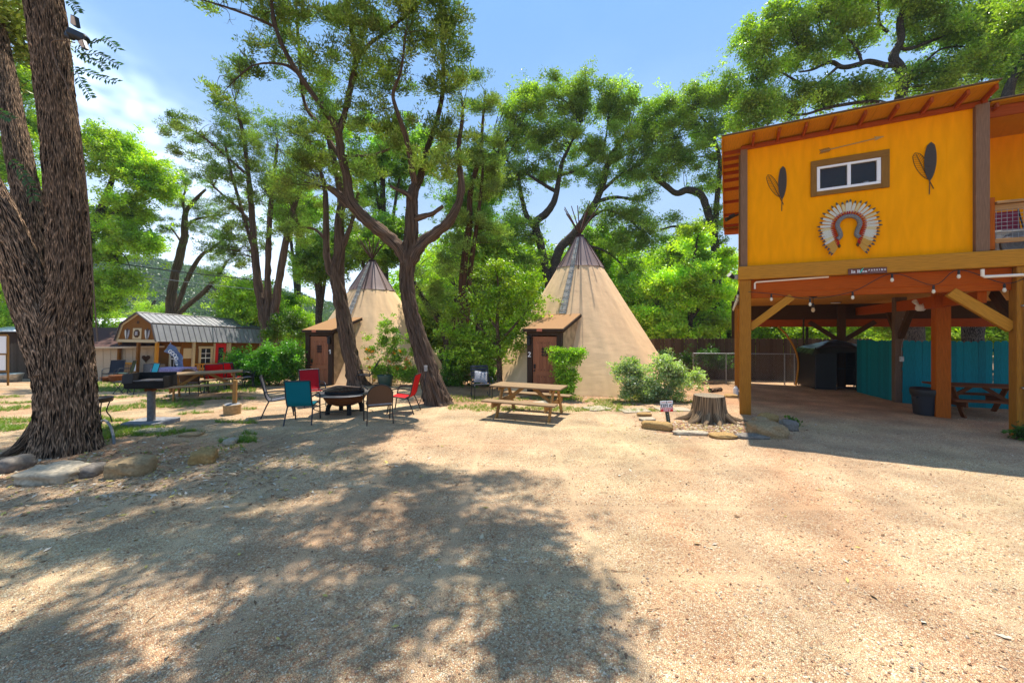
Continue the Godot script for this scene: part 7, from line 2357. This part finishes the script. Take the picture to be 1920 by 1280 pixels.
	for y in [2.08, 1.29, 0.58]:
		box(sgn, "frame", Vector3(-0.05, y, 0.01), Vector3(0.62, 0.06, 0.05), M.trimwood)
	for s in [-1.0, 1.0]:
		box(sgn, "post", Vector3(-0.05 + s * 0.29, 1.0, -0.02), Vector3(0.06, 2.1, 0.05), M.trimwood)
	var st := thing("camp_stool", "small black folding stool on the lawn left of the park grill", "stool", gp(228, 737))
	box(st, "seat", Vector3(0, 0.4, 0), Vector3(0.36, 0.03, 0.3), M.black)
	for s in [-1.0, 1.0]:
		cyl(st, "leg", Vector3(-0.18, 0, s * 0.13), Vector3(0.16, 0.39, s * 0.13), 0.012, M.black)
		cyl(st, "leg", Vector3(0.18, 0, s * 0.13), Vector3(-0.16, 0.39, s * 0.13), 0.012, M.black)

func log_mesh() -> ArrayMesh:
	var g := Geo.new()
	var p := curve([Vector3(-0.62, 0.56, -0.1), Vector3(-0.35, 0.64, -0.3), Vector3(0.0, 0.62, -0.33), Vector3(0.3, 0.62, -0.22), Vector3(0.42, 0.68, -0.1), Vector3(0.62, 0.62, 0.08)], 5)
	var r := []
	for i in p.size(): r.append(0.032 * (1.0 - 0.5 * i / p.size()))
	add_tube(g, p, r, 9, bark_disp(0.3, 4.0, 1.0))
	return g.mesh()

func pillow_mesh() -> ArrayMesh:
	var g := Geo.new()
	for side in [1.0, -1.0]:
		var f := g.v.size()
		for i in 11:
			for j in 11:
				var u := i / 5.0 - 1.0
				var v := j / 5.0 - 1.0
				var h := 0.075 * pow(maxf(0.0, (1.0 - u * u) * (1.0 - v * v)), 0.4)
				var pin := 1.0 - 0.06 * (1.0 - u * u) * absf(v) - 0.06 * (1.0 - v * v) * absf(u)
				g.vert(Vector3(u * 0.22 * pin, v * 0.21 * pin, side * h), Vector2(u, v))
		for i in 10:
			for j in 10:
				var a := f + i * 11 + j
				if side > 0: g.tri(a, a + 1, a + 11); g.tri(a + 1, a + 12, a + 11)
				else: g.tri(a, a + 11, a + 1); g.tri(a + 1, a + 11, a + 12)
	return g.mesh()

func slab_mesh(w: float, l: float, h: float) -> ArrayMesh:
	var g := Geo.new()
	var pts := PackedVector2Array()
	for k in 28:
		var a := TAU * k / 28.0
		var q := Vector2(cos(a), sin(a))
		var m := maxf(absf(q.x), absf(q.y))
		q = q / m * Vector2(w, l) / 2.0 * rr(0.95, 1.03)
		pts.append(q)
	add_prism(g, pts, h * 2.0, Transform3D(Basis(Vector3.RIGHT, -PI / 2), Vector3.ZERO))
	return g.mesh()

func cloth_mesh() -> ArrayMesh:
	var g := Geo.new()
	nz.seed = 44
	nz.frequency = 1.0
	var nu := 40
	var nv := 26
	for i in nv + 1:
		for j in nu + 1:
			var u := (2.0 * j / nu - 1.0) * 1.0
			var v := (2.0 * i / nv - 1.0) * 0.85
			var ox := maxf(0.0, absf(u) - 0.645)
			var oz := maxf(0.0, absf(v) - 0.37)
			var drop := maxf(ox, oz)
			var x := clampf(u, -0.645, 0.645) + signf(u) * ox * 0.1
			var z := clampf(v, -0.37, 0.37) + signf(v) * oz * 0.1
			var wv := 0.03 * drop / 0.3 * sin((u * 14.0 if oz > ox else v * 16.0) + 3.0 * nz.get_noise_2d(u * 2.0, v * 2.0))
			if oz > ox: z += wv * signf(v)
			else: x += wv * signf(u)
			g.vert(Vector3(x, 0.748 - drop + 0.004 * nz.get_noise_2d(u * 9.0, v * 9.0), -z), Vector2(u, v))
	for i in nv:
		for j in nu:
			var a := i * (nu + 1) + j
			var c := a + nu + 1
			g.tri(a, c, a + 1); g.tri(a + 1, c, c + 1)
	return g.mesh()

func rock(label: String, cx: float, by: float, wpx: float, hpx: float, depth: float, m: Material, seed_: int, yaw := 0.0, block := 0.6, group := "") -> void:
	var p := gp(cx, by)
	var d := -p.z
	wpx *= 0.92
	var s := Vector3(wpx / F * d * lerpf(1.0, F / sqrt(F * F + (cx - CX) * (cx - CX)), 0.6), maxf(hpx * 0.8 / F * d, 0.05), depth)
	var o := part(self, "stone", stone_mesh(s, seed_, block), m, p + Vector3(0, s.y * 0.32, -depth * 0.35), Vector3(0, yaw, 0))
	tag(o, label, "stone", group)

func make_stones() -> void:
	rock("long flat-topped slab with a tan front edge before the pecan", 75, 906, 125, 34, 0.5, M.stone_b, 3, 0.05, 0.95)
	rock("low grey-brown stone between the long slab and the big block", 152, 895, 50, 28, 0.35, M.stone_d, 5, 0.3, 0.6)
	rock("big brown block stone before the pecan's right side", 228, 894, 86, 42, 0.42, M.stone, 7, 0.25, 0.95)
	rock("squat brown stone standing alone right of the big block", 370, 871, 50, 32, 0.36, M.stone_c, 9, 0.4, 0.9)
	rock("small pale grey stone beyond the squat brown one", 425, 834, 26, 14, 0.26, M.stone_b, 11, 0.2, 0.7)
	rock("rounded grey stone at the picture's left edge", 8, 885, 44, 38, 0.4, M.stone_d, 13, 0.0, 0.4)
	rock("thin flat stone lying just before the grill's slab", 280, 812, 80, 8, 0.3, M.stone_b, 15, 0.05, 0.8)
	rock("thin flat stone lying right of the grill's slab", 352, 818, 48, 7, 0.25, M.stone, 17, 0.1, 0.8)
	# ring round the stump
	rock("long thin stone at the stump bed's far left", 1210, 780, 30, 8, 0.2, M.stone_c, 21, 0.0, 0.62)
	rock("flat pale stone at the stump bed's left", 1216, 789, 32, 6, 0.26, M.stone_b, 22, 0.1, 0.8)
	rock("craggy golden edging stone curving below the sign", 1236, 806, 64, 21, 0.26, M.stone_c, 23, -0.45, 0.62)
	rock("thin sunlit edging stone right of the craggy golden one", 1298, 816, 72, 10, 0.2, M.stone_b, 24, -0.12, 0.62)
	rock("flat golden flagstone at the front of the stump bed", 1360, 822, 56, 11, 0.3, M.stone_c, 25, 0.0, 0.62)
	rock("flat grey flagstone running from sun into the house's shade", 1417, 823, 72, 10, 0.28, M.stone_d, 26, -0.05, 0.62)
	rock("big tilted flat slab at the stump bed's right end", 1450, 821, 64, 36, 0.55, M.stone, 27, 0.2, 0.95)
	rock("rounded tan stone behind the big tilted slab", 1433, 801, 34, 27, 0.32, M.stone, 28, 0.0, 0.3)
	rock("oval yellowish stone at the back of the stump bed's right end", 1446, 793, 42, 26, 0.32, M.stone_c, 29, 0.2, 0.35)
	rock("dark small stone at the far right of the stump bed", 1487, 808, 34, 28, 0.32, M.stone_d, 30, 0.0, 0.5)
	rock("golden stone tucked behind the stump by the carport post", 1375, 746, 26, 9, 0.3, M.stone_c, 31, 0.0, 0.6)
	var k := 0
	for q in [["pale stepping stone nearest the sign on the path to tipi 2", 1262, 768, 60], ["pale stepping stone in the middle of the path to tipi 2", 1190, 770, 54], ["pale stepping stone by the picnic table on the path to tipi 2", 1120, 766, 46], ["pale stepping stone before the door of tipi 2", 1010, 757, 60]]:
		var p := gp(q[1], q[2])
		var w: float = q[3] / F * -p.z
		tag(part(self, "stepping_stone", slab_mesh(w, 0.5, 0.022), M.stone_b, p, Vector3(0, 0.2 * k, 0)), q[0], "stepping stone", "stepping stones to tipi 2")
		k += 1
	# ---- the stump
	var sb := gp(1342, 794)
	var st := thing("tree_stump", "wide sawn cedar stump with spreading roots in the stone-edged bed", "tree stump", sb + Vector3(0, 0, -0.3))
	var n := FastNoiseLite.new()
	n.seed = 12
	n.frequency = 1.0
	var g := Geo.new()
	var prof := []
	var rad := []
	for i in 26:
		var f := i / 25.0
		prof.append(Vector3(0, -0.05 + 0.64 * f, 0))
		rad.append(0.315 + 0.04 * (1.0 - f))
	var roots := [0.25, 1.25, 2.2, 3.05, 3.75, 4.6, 5.5]
	var dsp := func(a: float, l: float, r: float, p: Vector3) -> float:
		var h := clampf(l / 0.64, 0.0, 1.0)
		var e := r * (1.0 + 0.1 * (0.5 - absf(n.get_noise_3d(cos(a) * 3.5, sin(a) * 3.5, h * 0.5)) * 2.0) + 0.05 * n.get_noise_3d(cos(a) * 9.0, sin(a) * 9.0, h * 1.2))
		for q in roots:
			var da := absf(wrapf(a - q, -PI, PI))
			e += 0.26 * exp(-h / 0.18) * exp(-pow(da / 0.24, 2.0)) + 0.04 * exp(-h / 0.6) * exp(-pow(da / 0.3, 2.0))
		return e
	add_tube(g, prof, rad, 96, dsp, false)
	part(st, "trunk", g.mesh(), M.stump)
	g = Geo.new()
	var ci := g.vert(Vector3(0, 0.592, 0), Vector2(0.5, 0.5))
	for j in 97:
		var a := TAU * (j % 96) / 96.0
		var q: Vector3 = Geo.new().v[0] if false else Vector3(cos(a), 0, sin(a))
		g.vert(Vector3(q.x * 0.322, 0.59, q.z * 0.322), Vector2(0.5 + q.x * 0.48, 0.5 + q.z * 0.48))
	for j in 96: g.tri(ci, 1 + j, 2 + j)
	part(st, "cut_face", g.mesh(), M.stump_top)
	for q in [[0.1, 0.95, 0.075], [-0.35, 0.8, 0.06], [0.75, 0.7, 0.06], [2.6, 0.75, 0.07], [3.3, 0.8, 0.06], [1.6, 0.75, 0.055], [2.1, 0.7, 0.06]]:
		var gg := Geo.new()
		var d := Vector3(cos(q[0]), 0, sin(q[0]))
		var sd := Vector3(-d.z, 0, d.x)
		add_limb(gg, {"p": [d * 0.3 + Vector3(0, 0.2, 0), d * 0.48 + Vector3(0, 0.06, 0), d * (0.3 + q[1] * 0.45) + sd * 0.05, d * q[1] + Vector3(0, -0.03, 0)], "r": [q[2] * 1.3, q[2], q[2] * 0.7, q[2] * 0.3]}, 5, 10, bark_disp(0.25, 3.0, 0.5))
		part(st, "root", gg.mesh(), M.stump)
	# ---- the parking sign
	var sp := gp(1254, 796)
	var sg := thing("parking_sign", "small white and red sign reading TIPI #2 PARKING ONLY by the stump", "sign", sp, deg_to_rad(4))
	board(sg, "post", Vector3(0.02, -0.1, 0), Vector3(-0.045, 0.33, 0), 0.085, 0.03, M.sign_green, Vector3.RIGHT)
	for k2 in 7:
		cyl(sg, "post_hole", Vector3(0.006 - k2 * 0.006, 0.02 + k2 * 0.037, 0.014), Vector3(0.006 - k2 * 0.006, 0.02 + k2 * 0.037, 0.018), 0.006, M.white, -1, 8)
	var pn := Node3D.new()
	pn.name = "panel"
	sg.add_child(pn, true)
	pn.position = Vector3(-0.06, 0.41, 0.022)
	pn.rotation.z = 0.02
	box(pn, "white_face", Vector3(0, 0.055, 0), Vector3(0.29, 0.145, 0.012), M.white, Vector3.ZERO, 0.003)
	box(pn, "red_face", Vector3(0.006, -0.065, 0), Vector3(0.29, 0.095, 0.012), M.sign_red, Vector3.ZERO, 0.003)
	text(pn, "lettering", "TIPI #2", 0.062, M.ink, Transform3D(Basis(), Vector3(0.0, 0.022, 0.008)), true, true)
	text(pn, "lettering", "PARKING", 0.042, M.white, Transform3D(Basis(), Vector3(0.006, -0.042, 0.008)), true, true)
	text(pn, "lettering", "ONLY", 0.04, M.white, Transform3D(Basis(), Vector3(0.006, -0.088, 0.008)), true, true)
	box(pn, "emblem_line", Vector3(-0.07, 0.097, 0.006), Vector3(0.09, 0.014, 0.004), M.pink_sign, Vector3.ZERO, 0.001)
	box(pn, "emblem_line", Vector3(0.075, 0.097, 0.006), Vector3(0.09, 0.014, 0.004), M.pink_sign, Vector3.ZERO, 0.001)
	prism(pn, "emblem", [Vector2(-0.014, -0.02), Vector2(0.014, -0.02), Vector2(0.0, 0.03)], 0.004, M.ink, Transform3D(Basis(), Vector3(0, 0.1, 0.008)))
	# ---- meter box and conduit on the forked cedar
	var mb := at(799, 690, 11.05)
	var bx := thing("outlet_box", "grey weatherproof outlet box with a hanging cable on the forked cedar", "outlet", mb)
	box(bx, "box", Vector3(0, 0, 0.05), Vector3(0.09, 0.16, 0.08), M.galv)
	tube(bx, "cable", [Vector3(0.01, -0.08, 0.06), Vector3(0.0, -0.3, 0.12), Vector3(-0.06, -0.6, 0.18), Vector3(-0.1, -0.85, 0.2), Vector3(-0.16, -0.98, 0.25)], 0.009, M.frame, 6, 4)
	# ---- fallen wood behind the stump
	tag(cyl(self, "log", gp(1332, 735) + Vector3(0, 0.05, 0), gp(1352, 733) + Vector3(0, 0.06, 0), 0.085, M.bark, 0.075, 14), "short dark log lying behind the stump before the plank fence", "log")
	# ---- overhead wires
	for q in [["thick dark overhead cable crossing before the hill", [100, 475], [500, 527], 0.03], ["thin grey overhead wire below the thick cable", [100, 492], [500, 545], 0.014], ["faint upper overhead wire crossing to the cedars", [100, 255], [420, 345], 0.009], ["faint second overhead wire below the uppermost one", [100, 280], [420, 365], 0.009]]:
		var a := at(q[1][0], q[1][1], 24.0)
		var b := at(q[2][0], q[2][1], 24.0)
		tag(tube(self, "overhead_wire", [a, a.lerp(b, 0.5) + Vector3(0, -0.12, 0), b], q[3], M.wire if q[3] > 0.02 else M.galv, 6, 8), q[0], "wire")

func _ready() -> void:
	rng.seed = 20240611
	HB = Transform3D(Basis(Vector3.UP, deg_to_rad(-28.55)), Vector3(5.95, 0, -10.06))
	make_world()
	make_materials()
	M.pane_dark = mat(Color(0.02, 0.022, 0.025), 0.08)
	make_ground()
	make_house()
	tipi("tan canvas tipi with door number 2, brown cap and long poles", GP(2.87, 16.67), 3.9, 6.3, deg_to_rad(-26.7), "2", -1.0, -1.0, 0.775)
	tipi("tan canvas tipi with door number 1, half hidden behind two cedars", GP(-6.95, 19.6), 3.7, 5.8, deg_to_rad(-12.7), "1", 1.0, 1.0, 0.735)
	make_cabin()
	make_fences()
	make_furniture()
	make_stones()
	make_trees()
